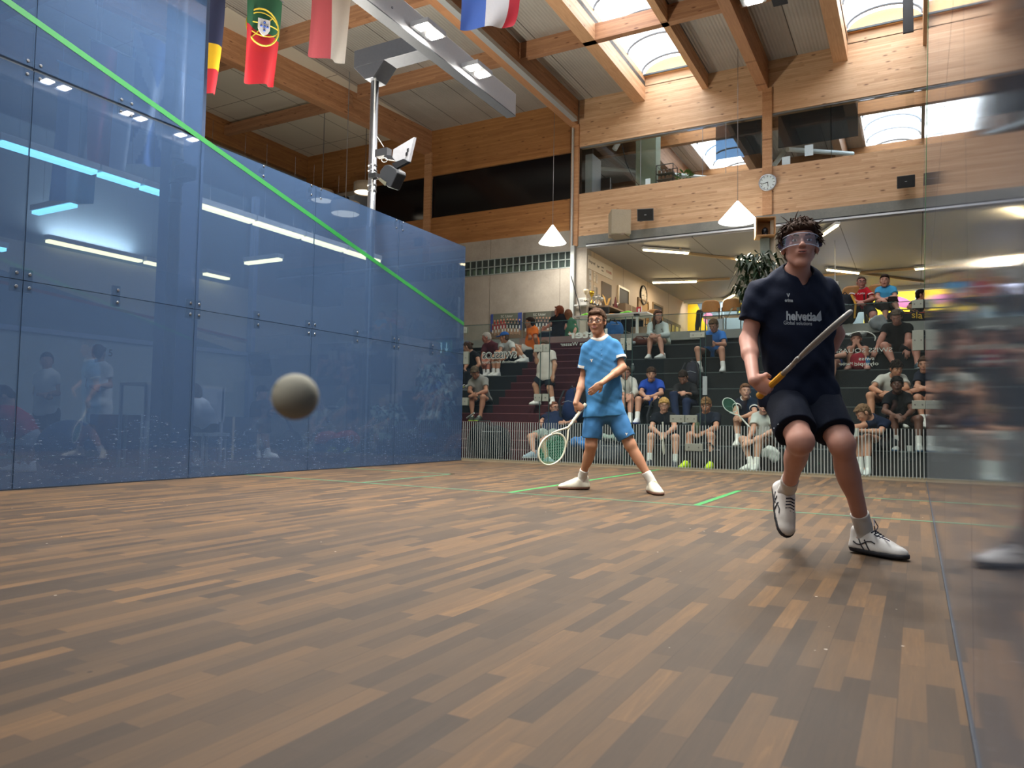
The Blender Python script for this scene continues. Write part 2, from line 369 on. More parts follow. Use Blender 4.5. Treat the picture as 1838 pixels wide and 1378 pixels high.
def blob(name, m, parent, h, prims, wr=None, o=None, **tg):
    """prims: ('c',a,b,ra,rb) or ('e',c,r[,M]) smooth-joined into one closed mesh"""
    P = []
    for p in prims: R = max(p[3], p[4]) if p[0] == 'c' else max(p[2]); P += [A(p[1]) - R, A(p[1]) + R] + ([A(p[2]) - R, A(p[2]) + R] if p[0] == 'c' else [])
    P = A(P); f = Fld(P.min(0), P.max(0), h)
    for p in prims:
        if p[0] == 'c': f.cone(p[1], p[2], p[3], p[4], k=2.5 * h)
        else: f.ell(p[1], p[2], p[3] if len(p) > 3 else None, k=2.5 * h)
    if wr: f.wr(*wr)
    V, Q = f.mesh(); ob = raw(name, V, Q, m, parent, True, o=o)
    if tg: tag(ob, **tg)
    return ob
# ------------------------------------------------------------------ people
def lerp(a, b, t): return A(a) * (1 - t) + A(b) * t
def hand(f, w, d, nrm_, side, sc, curl, fr, k, grip=None):
    """w wrist, d finger direction, nrm_ palm normal (towards the curl), side = thumb side vector"""
    d = nrm(d); n = nrm(A(nrm_) - d * np.dot(nrm_, d)); t = np.cross(n, d)
    if np.dot(t, side) < 0: t = -t
    M = np.stack([t, n, d], 1); f.ell(w + d * .045 * sc, A([.040, .016, .052]) * sc, M, k=k)
    for i, (o, L) in enumerate(((.028, .078), (.010, .086), (-.009, .080), (-.027, .062))):
        p = w + d * (.085 if i in (1, 2) else .078) * sc + t * o * sc; a = 0; q = p; ln = [L * .46, L * .30, L * .24]
        for j in range(3):
            a += curl[j] * (1 + .12 * i); dd = d * math.cos(a) + n * math.sin(a); e = q + dd * ln[j] * sc; f.cone(q, e, fr * (1 - .06 * j), fr * (.95 - .06 * j), k=k * .5); q = e
    b = w + d * .022 * sc + t * .026 * sc; m = b + (t * .75 + d * .6 + n * .25) * .036 * sc; e = m + (d * .75 + t * .15 + n * (.15 + .5 * curl[0])) * .034 * sc
    f.cone(w + d * .01 * sc, b, .014 * sc, .015 * sc, k=k); f.cone(b, m, fr * 1.35, fr * 1.15, k=k); f.cone(m, e, fr * 1.1, fr * .95, k=k * .5)
HAIR = {}
def person(label, J, group=None, tone='#c99b7f', face=(0, 0), back=False, h=.009, hs=1.0, rs=1.0, top=('#334455', .5), bot=('#222222', .75), sock=('#e8e6e0', .3),
           shoe=('#e4e4de', '#888880'), hair=('short', '#4a3a2c'), glasses=None, cuff=None, collar=None, skirt=False, hands=None, feet=None, long=None, origin=None, nofoot=False, seed=1, wrk=.0035, parts=True, cat='person', tilt=0, hem=None, neckcut=.0):
    J = {k: A(v, float) for k, v in J.items()}
    if origin is None: origin = [J['p0'][0] * .5 + J['p1'][0] * .5, J['p0'][1] * .5 + J['p1'][1] * .5, min(J['a0'][2], J['a1'][2]) - .09]
    T = thing('person', label, cat, origin, group)
    n, P = J['n'], (J['p0'] + J['p1']) / 2; up = nrm(n - P); r = nrm(J['s1'] - J['s0']); r = nrm(r - up * np.dot(r, up)); fw = np.cross(r, up)
    if back: fw = -fw
    M = np.stack([r, fw, up], 1); L = np.linalg.norm(n - P); sw = np.linalg.norm(J['s1'] - J['s0']); ws = rs
    # head frame
    tc = CAM - J['h']; tc[2] = 0; tc = nrm(tc); ya, pi_ = math.radians(face[0]), math.radians(face[1]); side = nrm(np.cross([0, 0, 1.], tc))
    hf = nrm(tc * math.cos(ya) + side * math.sin(ya)); hr = nrm(np.cross([0, 0, 1.], hf)); hf2 = hf * math.cos(pi_) + A([0, 0, 1.]) * math.sin(pi_); hu = nrm(np.cross(hf2, hr)); hf = hf2
    if tilt: q = math.radians(tilt); hr, hu = hr * math.cos(q) + hu * math.sin(q), hu * math.cos(q) - hr * math.sin(q)
    H = J['h']; HM = np.stack([hr, hf, hu], 1); hp = lambda x, y, z: H + HM @ (A([x, y, z]) * hs)
    allp = A(list(J.values())); lo = allp.min(0) - .17; hi = allp.max(0) + .17
    f = Fld(lo, hi, h); k = .03
    # torso
    f.ell(lerp(n, P, .30), A([.155 * sw / .36, .098 * ws, .20 * L / .5]), M, k=k); f.ell(lerp(n, P, .68), A([.128 * ws, .088 * ws, .17 * L / .5]), M, k=k)
    f.cone(J['p0'] * .8 + P * .2, J['p1'] * .8 + P * .2, .088 * ws, k=k); f.cone(lerp(J['s0'], n, .12) - up * .01, lerp(J['s1'], n, .12) - up * .01, .048 * ws, k=k)
    f.cone(n - up * .03, hp(0, -.022, -.055), .056 * hs * (.5 + .5 * rs), .052 * hs, k=.03); f.cone(lerp(n, J['s0'], .45) - up * .006, n + up * .02, .040, .047, k=.03); f.cone(lerp(n, J['s1'], .45) - up * .006, n + up * .02, .040, .047, k=.03)
    # head
    e = lambda c, rr, k_=.012, op='u': f.ell(hp(*c), A(rr) * hs, HM, k=k_ * hs, op=op)
    fine = h < .007
    e((0, -.012, .028), (.074, .094, .088)); e((0, .028, -.030), (.056, .062, .080), .02); e((0, .060, -.098), (.020, .020, .017), .02)
    for s_ in (-1, 1):
        f.cone(hp(s_ * .047, .0, -.045), hp(s_ * .014, .058, -.100), .017 * hs, .013 * hs, k=.02 * hs); e((s_ * .035, .060, -.022), (.021, .020, .022), .015)
        e((s_ * .031, .103, .005), (.019, .018, .013), .010, 's')
        M2 = HM; f.ell(hp(s_ * .077, -.006, -.006), A([.011, .021, .033]) * hs, M2, k=.006)
        if fine: e((s_ * .084, .004, -.002), (.006, .010, .016), .004, 's')
    f.cone(hp(-.034, .077, .022), hp(.034, .077, .022), .0125 * hs, k=.012 * hs)
    if fine:
        for s_ in (-1, 1): f.cone(hp(s_ * .022, .079, .0125), hp(s_ * .041, .075, .0115), .0062 * hs, k=.004); f.cone(hp(s_ * .022, .080, -.0045), hp(s_ * .040, .076, -.0045), .0052 * hs, k=.005)
    f.cone(hp(0, .084, .012), hp(0, .103, -.022), .0070 * hs, .0100 * hs, k=.010 * hs)
    if fine:
        for s_ in (-1, 1): f.cone(hp(s_ * .011, .098, -.027), hp(s_ * .010, .102, -.026), .0078 * hs, k=.006)
    e((0, .082, -.054), (.026, .014, .016), .012)
    # limbs
    hk = hands or {}
    for i in '01':
        S_, E_, W_ = J['s' + i], J['e' + i], J['w' + i]; al = nrm(W_ - E_)
        f.cone(S_, E_, .050 * ws, .037 * ws, k=k); f.cone(E_, W_, .038 * ws, .0255 * ws, k=.02); f.cone(E_, lerp(E_, W_, .35), .036 * ws, .040 * ws, k=.02)
        H_ = hk.get(i, {}); d = H_.get('d', al); nn = H_.get('n', -up * .3 + fw * -.6 if 'n' not in H_ else H_['n']); sd = H_.get('side', A([0, 0, 1.]))
        hand(f, W_, d, nn, A(sd, float), .95 * rs, H_.get('curl', (.45, .5, .4)), H_.get('fr', max(.0085, h * .98)), .010)
        p_, K_, A_ = J['p' + i], J['k' + i], J['a' + i]
        f.cone(p_, K_, .084 * ws, .055 * ws, k=k); f.ell(K_, A([.047] * 3) * ws, k=.03); f.cone(K_, A_, .047 * ws, .033 * ws, k=.03)
        kd = nrm(A_ - K_); bk = -nrm(np.cross(np.cross(kd, nrm(J['t' + i] - A_)), kd)); f.ell(lerp(K_, A_, .30) + bk * .014 * ws, A([.050, .050, .125]) * ws, np.stack([nrm(np.cross(bk, kd)), bk, kd], 1), k=.03)
        td = nrm(J['t' + i] - A_); fu = (feet or {}).get(i); fu = A([0, 0, 1.]) if fu is None else nrm(fu); td = nrm(td - fu * np.dot(td, fu)); J['fd' + i] = td; J['fu' + i] = fu
        heel = A_ - fu * .045 - td * .035; ball_ = A_ + td * .115 - fu * .055; toe = A_ + td * .165 - fu * .062
        f.cone(A_, heel, .034, .030, k=.02); f.cone(A_ - fu * .02, ball_, .033, .026, k=.02); f.cone(ball_, toe, .030, .020, k=.02)
    f.out('body', skin(tone), T)
    # clothes
    ex = .016; kk = .03
    tcol, tfr = top; g = Fld(lo, hi, h); c_ = [] 
    g.ell(lerp(n, P, .30), A([.155 * sw / .36 + ex, .098 * ws + ex + .004, .215 * L / .5]), M, k=kk); g.ell(lerp(n, P, .66), A([.150 * ws + ex, .108 * ws + ex, .21 * L / .5]), M, k=kk); g.cone(lerp(J['s0'], n, .35) - up * .10, lerp(J['p0'], P, .25) + up * .08, .075 * ws, .070 * ws, k=.05); g.cone(lerp(J['s1'], n, .35) - up * .10, lerp(J['p1'], P, .25) + up * .08, .075 * ws, .070 * ws, k=.05)
    hm = hem if hem is not None else .04
    g.cone(J['p0'] * .8 + P * .2 + up * .02, J['p1'] * .8 + P * .2 + up * .02, .090 * ws + ex + .008, k=kk); g.cone(lerp(J['s0'], n, .16) - up * .005, lerp(J['s1'], n, .16) - up * .005, .046 * ws + ex, k=kk)
    if hem: g.cone(lerp(J['p0'], P, .1) - up * .05, lerp(J['p1'], P, .1) - up * .05, .088 * ws + ex + .010, k=kk)
    g.cone(lerp(n, J['s0'], .45), n - up * .0, .052 + ex * .6, .056 + ex * .6, k=.03); g.cone(lerp(n, J['s1'], .45), n, .052 + ex * .6, .056 + ex * .6, k=.03)
    g.cut(P - up * hm, -up)
    if skirt or hem is not None:
        pass
    for i in '01':
        S_, E_, W_ = J['s' + i], J['e' + i], J['w' + i]; d = nrm(E_ - S_)
        if tfr <= 1:
            if tfr > 0: q = lerp(S_, E_, tfr); g.cone(S_ - up * .006, E_ + d * .1, .045 * ws + ex, (.052 if tfr > .3 else .04) * ws + ex, k=kk, cuts=[(q, d)])
        else:
            g.cone(S_, E_, .052 * ws + ex, .040 * ws + ex, k=kk); q = lerp(E_, W_, min(tfr - 1, .96)); d2 = nrm(W_ - E_); g.cone(E_, W_ + d2 * .05, .040 * ws + ex, .030 * ws + ex, k=.02, cuts=[(q, d2)])
    if tfr == 0:
        for i in '01': g.ell(J['s' + i] + r * (1 if i == '1' else -1) * .05, (.06, .12, .10), M, k=.01, op='s')
    g.wr(wrk, 20, seed)
    if fine: g.wr(wrk * .55, 43, seed + 9)
    g.V -= wrk * (1.7 if fine else 1.0)
    nd = nrm(hp(0, -.02, -.055) - n); nb = n + nd * .005 + fw * (.012 + neckcut)
    if collar:
        gc = Fld(lo, hi, h); gc.cone(nb - nd * .006, n + nd * .16, .076, .095, k=0); gc.V = np.maximum(gc.V, g.V - .004); gc.cone(nb, n + nd * .16, .058, .085, k=.004, op='s'); gc.cut(n + nd * .055, nd); gc.out('collar', cloth(collar), T)
    g.cone(nb, n + nd * .16, .058 + neckcut * .4, .085, k=.008, op='s')
    if neckcut: g.cone(n + fw * .055 + up * .03, n + fw * .115 - up * .055, .045, .004, k=.01, op='s')
    shirt = g.out('shirt', cloth(tcol), T)
    g2 = Fld(lo, hi, h); bcol, bfr = bot
    g2.cone(J['p0'] * .85 + P * .15, J['p1'] * .85 + P * .15, .088 * ws + ex - .004, k=kk); g2.ell(P + up * .06, A([.135, .098, .10]) * ws + A([ex - .008] * 3), M, k=kk)
    if skirt: g2.cone(lerp(J['p0'], J['k0'], .45), lerp(J['p1'], J['k1'], .45), .09 * ws, k=.06)
    for i in '01':
        p_, K_, A_ = J['p' + i], J['k' + i], J['a' + i]; d = nrm(K_ - p_)
        if bfr <= 1: q = lerp(p_, K_, bfr); g2.cone(p_, K_ + d * .08, .082 * ws + ex, (.068 + .012 * (1 - bfr)) * ws + ex, k=kk, cuts=[(q, d)])
        else:
            g2.cone(p_, K_, .086 * ws + ex, .060 * ws + ex * .8, k=kk); d2 = nrm(A_ - K_); q = lerp(K_, A_, min(bfr - 1, .97)); g2.cone(K_, A_ + d2 * .05, .060 * ws + ex * .8, .045 * ws + ex * .5, k=.02, cuts=[(q, d2)])
    g2.wr(wrk, 18, seed + 5); g2.wr(wrk * (.5 if fine else 0), 40, seed + 6); g2.cut(P + up * .15, up)
    shorts = g2.out('trousers' if bfr > 1 else 'shorts', cloth(bcol), T)
    for i in '01':
        K_, A_, td, fu = J['k' + i], J['a' + i], J['fd' + i], J['fu' + i]
        if nofoot: continue
        rt = nrm(np.cross(td, fu)); hl = A_ - fu * .045 - td * .035; bl = A_ + td * .105 - fu * .052; toe = A_ + td * .150 - fu * .056; sp = A_ - fu * .088
        if sock and sock[1] > 0:
            f = Fld(np.minimum(K_, A_) - .12, np.maximum(K_, A_) + .12, min(h, .008)); d = nrm(K_ - A_); q = lerp(A_, K_, sock[1]); f.cone(A_, lerp(A_, K_, .6), .040, .046, k=.02, cuts=[(q, d)]); f.cone(A_ - fu * .02, A_ - fu * .05 + td * .04, .038, .034, k=.02)
            if fine: f.wr(.0015, 70, 3)
            f.out('sock', cloth(sock[0]), T)
        if shoe is None: continue
        hh = min(h, .008); Ms = np.stack([rt, td, fu], 1)
        f = Fld(A_ - .24, A_ + .24, hh); f.ell(A_ + td * .118 - fu * .066, (.046, .098, .036), Ms, k=.02); f.cone(A_ + td * .025 - fu * .012, A_ + td * .13 - fu * .050, .036, .030, k=.03); f.cone(hl - fu * .01, hl + fu * .055, .040, .034, k=.02); f.ell(A_ + td * .168 - fu * .068, (.041, .045, .031), Ms, k=.015); f.cone(A_ + td * .02 - fu * .03, A_ + td * .10 - fu * .055, .040, .036, k=.03)
        f.cone(hl - fu * .02, A_ + td * .06 - fu * .06, .040, .042, k=.02); f.cut(sp + fu * .018, -fu); f.cone(A_ - fu * .005, A_ + fu * .12, .033, .040, k=.006, op='s')
        sh = f.out('shoe', mat(shoe[0], .5, var=.06), T)
        f = Fld(A_ - .24, A_ + .24, hh); f.ell(A_ + td * .118 - fu * .078, (.051, .100, .05), Ms, k=.02); f.ell(A_ + td * .170 - fu * .075, (.045, .050, .05), Ms, k=.015); f.cone(hl - fu * .02, A_ + td * .06 - fu * .07, .044, .046, k=.02); f.cut(sp + fu * .022, fu); f.cut(sp, -fu)
        so = f.out('sole', mat(shoe[1], .6, var=.05), sh if sh else T)
        if parts and sh and h < .012:
            m = MB()
            for q in range(4 if not fine else 6):
                y_ = .052 + q * (.02 if not fine else .014); z_ = .018 - q * (.0105 if not fine else .0072); c = A_ + td * y_ + fu * z_
                m.tube([c - rt * .022 + td * .006 - fu * .004, c + fu * .004, c + rt * .022 - fu * .004], .0032 if fine else .004, 6)
            m.build('laces', mat(shoe[2] if len(shoe) > 2 else '#f0efe8', .7), sh)
    # hair
    st, hc = hair; hm_ = hairm(hc)
    if st != 'bald':
        f = Fld(H - .22, H + .22 if st not in ('long', 'pony') else H + .22, min(h, .008))
        if st in ('long', 'pony'): f = Fld(H - A([.22, .22, .48]), H + .22, min(h, .008))
        fringe = {'fringe': .035, 'curly': .03, 'messy': .05}.get(st, .055); pn = nrm(HM @ A([0, .75, -1.0])); pp = hp(0, .08, fringe + .02)
        R = A([.081, .101, .094]) * hs if st not in ('curly', 'messy') else A([.086, .106, .100]) * hs
        if st == 'crop': R = A([.0775, .0975, .0905]) * hs
        f.ell(hp(0, -.014, .034), R, HM, k=.01, cuts=[(pp, pn)])
        f.cone(hp(-.04, .072, fringe + .022), hp(.04, .074, fringe + .024), (.016 if st != 'crop' else .006) * hs, k=.02); f.ell(hp(0, -.05, -.02), A([.068, .055, .07]) * hs, HM, k=.02)
        for s_ in (-1, 1): f.cone(hp(s_ * .070, .012, .045), hp(s_ * .0735, .014, .008), .010 * hs, .006 * hs, k=.012)
        rr = np.random.default_rng(seed)
        if st in ('messy', 'curly'):
            for q in range(46):
                a, b = rr.uniform(0, 2 * math.pi), rr.uniform(.05, 1.25); d = HM @ A([math.sin(b) * math.cos(a) * .84, math.sin(b) * math.sin(a), math.cos(b)]); c = hp(0, -.012, .036) + d * .088 * hs
                if np.dot(c - H, hf) > .05 and np.dot(c - H, hu) < .062: continue
                tg = nrm(np.cross(d, rr.normal(size=3))); f.cone(c, c + (d * .6 + tg * .8) * .026, .012, .006, k=.010)
        if st in ('long', 'pony'):
            if st == 'long':
                for s_ in (-1, 1): f.cone(hp(s_ * .066, -.01, .03), hp(s_ * .070, -.02, -.12), .026, .028, k=.03); f.cone(hp(s_ * .070, -.02, -.12), hp(s_ * .085, .03, -.26), .028, .018, k=.03)
                f.cone(hp(0, -.07, 0), hp(0, -.075, -.17), .05, .045, k=.04)
            else: f.cone(hp(0, -.09, .04), hp(0, -.13, .0), .030, .028, k=.02); f.cone(hp(0, -.13, 0), hp(0, -.12, -.14), .028, .012, k=.02)
        if st == 'bun': f.ell(hp(0, -.115, .03), (.032,) * 3, k=.01)
        f.wr(.0022 if st != 'curly' else .004, 95 if st != 'curly' else 120, seed)
        V, Q = f.mesh(); locks = {'messy': 520, 'short': 260, 'fringe': 260, 'curly': 300}.get(st, 0) if fine or st == 'curly' else (90 if st in ('short', 'fringe') and h < .012 else 0)
        VV = [V]; QQ = [Q]; c0 = len(V)
        for q in range(locks):
            a, b = rr.uniform(0, 2 * math.pi), math.acos(1 - rr.uniform(0, 1.15)); d = HM @ A([math.sin(b) * math.cos(a), math.sin(b) * math.sin(a), math.cos(b)]); c = hp(0, -.014, .034) + HM @ (A([.080, .100, .092]) * hs * (HM.T @ d))
            loc = HM.T @ (c - H) / hs
            if loc[1] > .03 and loc[2] < fringe + .028: continue
            if loc[2] < .0: continue
            flow = HM @ A([.35 * np.sign(loc[0]) if abs(loc[0]) > .02 else .2, .45, -.25 if loc[1] > .02 else -.5]) + rr.normal(size=3) * (.45 if st in ('messy', 'curly') else .16); flow = nrm(flow - d * np.dot(flow, d) * .8)
            lift = {'messy': .75, 'curly': .6}.get(st, .12); L_ = (.042 if st == 'messy' else .03 if st != 'curly' else .022) * rr.uniform(.6, 1.3); w = (.0052 if fine else .008) * rr.uniform(.7, 1.2); r1 = nrm(np.cross(flow, d)); pts = []
            for k_, (s1, ww) in enumerate(((0, .8), (.35, 1), (.75, .75), (1.05, .12))):
                p = c - d * .006 + flow * L_ * s1 + d * (L_ * lift * s1 + .006 * (1 if k_ else 0) - L_ * .5 * s1 * s1 * (1 if lift > .3 else .3)); pts += [p + r1 * w * ww, p + d * w * .7 * ww, p - r1 * w * ww, p - d * w * .7 * ww]
            VV.append(A(pts)); QQ.append(A([[c0 + k_ * 4 + e_, c0 + k_ * 4 + (e_ + 1) % 4, c0 + (k_ + 1) * 4 + (e_ + 1) % 4, c0 + (k_ + 1) * 4 + e_] for k_ in range(3) for e_ in range(4)])); c0 += 16
        raw('hair', np.concatenate(VV), np.concatenate(QQ), hm_, T, True)
    # facial details
    wm, im = mat('#e9e4de', .3), mat('#2c211a', .2)
    if np.dot(hf, nrm(CAM - H)) > .2:
        for s_ in (-1, 1):
            m = MB(); m.ball(hp(s_ * .031, .077, .004), A([.0135, .0122, .0066 if fine else .0052]) * hs, 0, 12, 8, HM); m.ball(hp(s_ * .031, .0850, .004), A([.0062, .0048, .0060]) * hs, 1, 10, 6, HM); m.build('eye', [wm, im], T, smooth=True)
            if h < .012:
                m = MB(); m.tube([hp(s_ * .014, .0895, .0265), hp(s_ * .031, .0895, .0295), hp(s_ * .046, .079, .0240)], [.0032 * hs, .0036 * hs, .0018 * hs], 7); m.build('eyebrow', hm_, T, smooth=True)
        lipc = srgb(tone); m = MB(); op_ = .004 if st != 'messy' else .0035
        m.ball(hp(0, .0945, -.0505), A([.021, .006, .0042]) * hs, 0, 12, 6, HM); m.ball(hp(0, .0925, -.0610), A([.019, .0065, .005]) * hs, 0, 12, 6, HM); m.ball(hp(0, .0935, -.0555), A([.015, .0045, .0026]) * hs if st != 'messy' else A([.013, .0068, .0062]), 1, 12, 6, HM)
        m.build('mouth', [mat('#a5665a' if tone > '#9' else '#5c3a34', .5), mat('#40201c', .5)], T, smooth=True)
    if glasses:
        m = MB()
        if glasses == 'goggles':
            m.grid(lambda a, b: hp(math.sin((a - .5) * 2.9) * .088, -.02 + math.cos((a - .5) * 2.9) * .124, -.020 + .052 * b), 20, 3); m.build('safety_goggles', glass('goggle_lens', '#dfe4ee', .10, '#a8aec0', .05, .12), T, smooth=True)
            m = MB(); m.tube([hp(math.sin(a) * .088, -.02 + math.cos(a) * .124, -.021) for a in np.linspace(-1.45, 1.45, 16)], .0022, 6); m.tube([hp(math.sin(a) * .088, -.02 + math.cos(a) * .124, .033) for a in np.linspace(-1.45, 1.45, 16)], .0022, 6); m.build('goggle_rim', mat('#b9bed0', .2), T)
            m = MB()
            for s_ in (-1, 1): m.tube([hp(s_ * .088, .0, .006), hp(s_ * .0865, -.04, .008), hp(s_ * .078, -.08, .01)], [.013, .009, .006], 8)
            m.build('goggle_strap', mat('#3a3150', .5), T)
        else:
            for s_ in (-1, 1): m.tube([hp(s_ * .033 + abs(math.cos(a)) ** .6 * np.sign(math.cos(a)) * .0275, .0985 - abs(math.cos(a)) * .003, .003 + abs(math.sin(a)) ** .6 * np.sign(math.sin(a)) * .0165) for a in np.linspace(0, 2 * math.pi, 15)[:-1]], .0028 if fine else .0024, 6, closed=True); m.tube([hp(s_ * .060, .094, .008), hp(s_ * .077, .04, .008), hp(s_ * .080, .0, .004)], .0025, 6)
            m.tube([hp(-.008, .101, .008), hp(.008, .101, .008)], .0024, 6); m.build('glasses', mat(glasses, .3), T)
    if cuff:
        for i in '01':
            q = lerp(J['s' + i], J['e' + i], top[1]); d = nrm(J['e' + i] - J['s' + i]); a, b, _ = frame(d); R = (.0515) * ws + ex + .004
            m = MB(); m.lathe(q - d * .010, d, [(R - .006, -.012), (R, -.012), (R, .012), (R - .006, .012), (R - .006, -.012)], 30); m.build('sleeve_cuff', cloth(cuff), T, smooth=False)
    return T, dict(J=J, up=up, r=r, fw=fw, M=M, HM=HM, hp=hp, shirt=shirt, shorts=shorts, n=n, P=P, body=None)
def bvh_of(ob):
    me = ob.data; O = A(ob.matrix_world.translation); o = ob; O = np.zeros(3)
    while o: O = O + A(o.location); o = o.parent
    V = np.empty(len(me.vertices) * 3, np.float32); me.vertices.foreach_get('co', V); V = V.reshape(-1, 3) + O
    return BVHTree.FromPolygons([Vector(v) for v in V.tolist()], [tuple(p.vertices) for p in me.polygons])
# ------------------------------------------------------------------ setting
woodX = glulam('glulam_along_wall', 'x', '#b58a62', '#dcb790'); woodY = glulam('glulam_girder', 'y', '#8f6040', '#bb8a64'); woodD = glulam('glulam_dark_beam', 'x', '#8a5a30', '#b07c48')  # the third glulam has a darker brown tone
conc = concrete('concrete_wall', '#8d857a', '#ada498'); concD = concrete('concrete_lintel', '#6f7270', '#94948c')
black = mat('#0c0e12', .5, var=.2); blackm = mat('#15171a', .6, var=.2); steel = mat('#8d8f92', .35, .9, var=.08); galv = mat('#77797d', .38, .85, var=.15); white_ = mat('#dcdcd6', .5, var=.04)
plate = mat('#74786c', .5, .2, var=.08); greenF = mat('#24803c', .6, var=.3, name='court_line_bright', sc=6); green = mat('#1f8038', .5, var=.05, name='line_green'); carpetK = mat('#1b2124', .95, var=.25, bmp=.5); carpetR = mat('#43191f', .95, var=.22, bmp=.5)
struct('floor', parquet(), (0, 6.4, -.9, 9.75, -.06, 0), label='brown oak strip parquet of the squash court'); fl = bpy.data.objects['floor']
LM = mat('#3a6045', .6, var=.5, name='court_line_green', sc=8); z1, z2 = 0.0, .0015
part('court_line', LM, fl, (0, 6.4, 5.44, 5.49, z1, z2)); part('court_line', greenF, fl, (3.175, 3.225, 5.49, 9.75, z1, z2))
part('court_line', LM, fl, (1.55, 1.60, 5.49, 7.09, z1, z2)); part('court_line', LM, fl, (0, 1.6, 7.04, 7.09, z1, z2)); part('court_line', greenF, fl, (4.80, 4.85, 5.49, 7.09, z1, z2)); part('court_line', LM, fl, (4.8, 6.4, 7.04, 7.09, z1, z2))
hallf = mat('#3a3d40', .7, var=.15, name='hall_floor')
struct('floor_base', mat('#222426', .9), (-12, 14, -6.2, 27.3, -.3, -.105))
for i, b in enumerate([(-12, -.03, -6, 10.99, -.1, -.02), (-12, -1.6, 10.99, 17.2, -.1, -.02), (6.47, 14, -6, 17.2, -.1, -.02), (-.03, 6.47, 9.80, 11.1, -.1, -.02), (-.03, 6.47, -6, -.92, -.1, -.02)]): struct('floor_hall_%d' % (i + 1), hallf, b)
gL = glass('blue_tinted_court_glass', '#bcc5d0', .27, '#6786b0', .02, .045, scuff=.42); gR = glass('blue_tinted_side_glass', '#aab4c4', .46, '#748094', .07, .05, scuff=.2); gB = glass('clear_back_glass', '#f0f5f2', .006, '#8a9a96', .01, .02); edge = mat('#27403c', .3, name='glass_edge_green'); ytop = 5.9
def sidewall(name, x0, x1, g, zmid=1.68):
    w = thing(name, 'blue tinted glass side wall of the squash court', None, (x0, 4.7, 0), kind='structure'); del w['label']
    ys = [-.9, 1.5, 3.12, 4.745, 6.38, 8.02, 9.75]; gp = .006
    for i in range(6):
        a, b = ys[i] + gp / 2, ys[i + 1] - gp / 2
        for z0, zz in [(0.01, zmid - .003), (zmid + .003, 3.40)] + ([(3.43, ytop)] if ys[i + 1] < 4.8 else []): part('glass_panel', g, w, (x0, x1, a, b, z0, zz))
    j = MB(); xm, e = (x0 + x1) / 2, .004
    for i in range(1, 6): j.box(xm - e, xm + e, ys[i] - .004, ys[i] + .004, 0, 3.4 if ys[i] > 4 else ytop)
    j.box(xm - e, xm + e, -.9, 9.75, zmid - .002, zmid + .002); j.box(xm - e, xm + e, -.9, 4.745, 3.404, 3.426); j.build('panel_joint', mat('#1d2a38', .6, name='joint_dark'), w)
    s = 1 if x0 > 3 else -1; xo = x1 if s > 0 else x0; xi = x0 if s > 0 else x1
    def clamp(y, z, dy, dz):
        m = MB(); xa, xb = (xo, xo + s * .02); m.box(xa, xb, y - dy, y + dy, z - dz, z + dz); c = m.build('clamp_plate', galv, w); m = MB()
        for a in ((-1, 1) if dy > .05 else (0,)):
            for b in (-1, 1): m.lathe((xi + .0 * s, y + a * .05, z + b * .055), (-s, 0, 0), [(.0, .006), (.010, .006), (.013, .003), (.013, 0)], 10); m.lathe((xi, y + a * .05, z + b * .055), (-s, 0, 0), [(0, .0075), (.005, .0075), (.005, .004)], 8)
        m.build('screw', steel, c)
    if s > 0: return w0_line(w, xi, s)
    for y in ys[1:6]: clamp(y, zmid, .085, .095)
    for y in [2.3, 3.93, 5.56, 7.2, 8.9]: clamp(y, zmid, .038, .095)
    for y in [1.5, 2.3, 3.12, 3.93]: clamp(y, 3.415, .06, .07)
    for y in (6.3, 6.46, 7.95, 8.1, 5.56): clamp(y, 3.33, .03, .03)
    return w0_line(w, xi, s)
def w0_line(w, xi, s):
    m = MB(); xa = xi - s * .002; x0, x1 = min(xi, xi + s * .024), max(xi, xi + s * .024)
    y0, y1_, za, zb = 0, 9.75, 4.57, 2.13; t = .055
    m.add([(xi, y0, za), (xi, y1_, zb), (xi, y1_, zb + t), (xi, y0, za + t), (xa, y0, za), (xa, y1_, zb), (xa, y1_, zb + t), (xa, y0, za + t)], [(0, 1, 2, 3), (7, 6, 5, 4), (0, 4, 5, 1), (3, 2, 6, 7), (0, 3, 7, 4), (1, 5, 6, 2)]); m.build('out_line', green, w)
    part('base_channel', mat('#1c2430', .6, name='base_channel'), w, (x0 - .004, x1 + .004, -.9, 9.75, -.02, .010))
    return w
wl = sidewall('wall_left', -.024, 0.0, gL); wr_ = sidewall('wall_right', 6.4, 6.424, gR)
wb = thing('wall_back', None, None, (3.2, 9.75, 0), kind='structure'); xs = [0.0, 1.36, 2.70, 3.76, 5.1, 6.4]
for i in range(5): part('glass_panel', gB, wb, (xs[i] + .003, xs[i + 1] - .003, 9.752, 9.764, .03, 2.13))
m = MB(); [m.box(x - .004, x + .004, 9.75, 9.766, .03, 2.13) for x in xs[1:5]]; [m.box(x - .002, x + .002, 9.75, 9.766, .03, 2.13) for x in (1.51, 2.80, 3.83)]; m.box(0, 6.4, 9.75, 9.766, 2.128, 2.134); m.build('glass_edge', edge, wb)
m = MB(); [m.box(.02 + .0385 * i, .0295 + .0385 * i, 9.7475, 9.7495, .035, .615) for i in range(166)]; m.build('stripe_pattern', mat('#8b918c', .6, name='stripe_white'), wb)
m = MB(); m.box(0, 6.4, 9.755, 9.80, -.02, .045); m.build('bottom_rail', mat('#8d7f66', .6), wb)
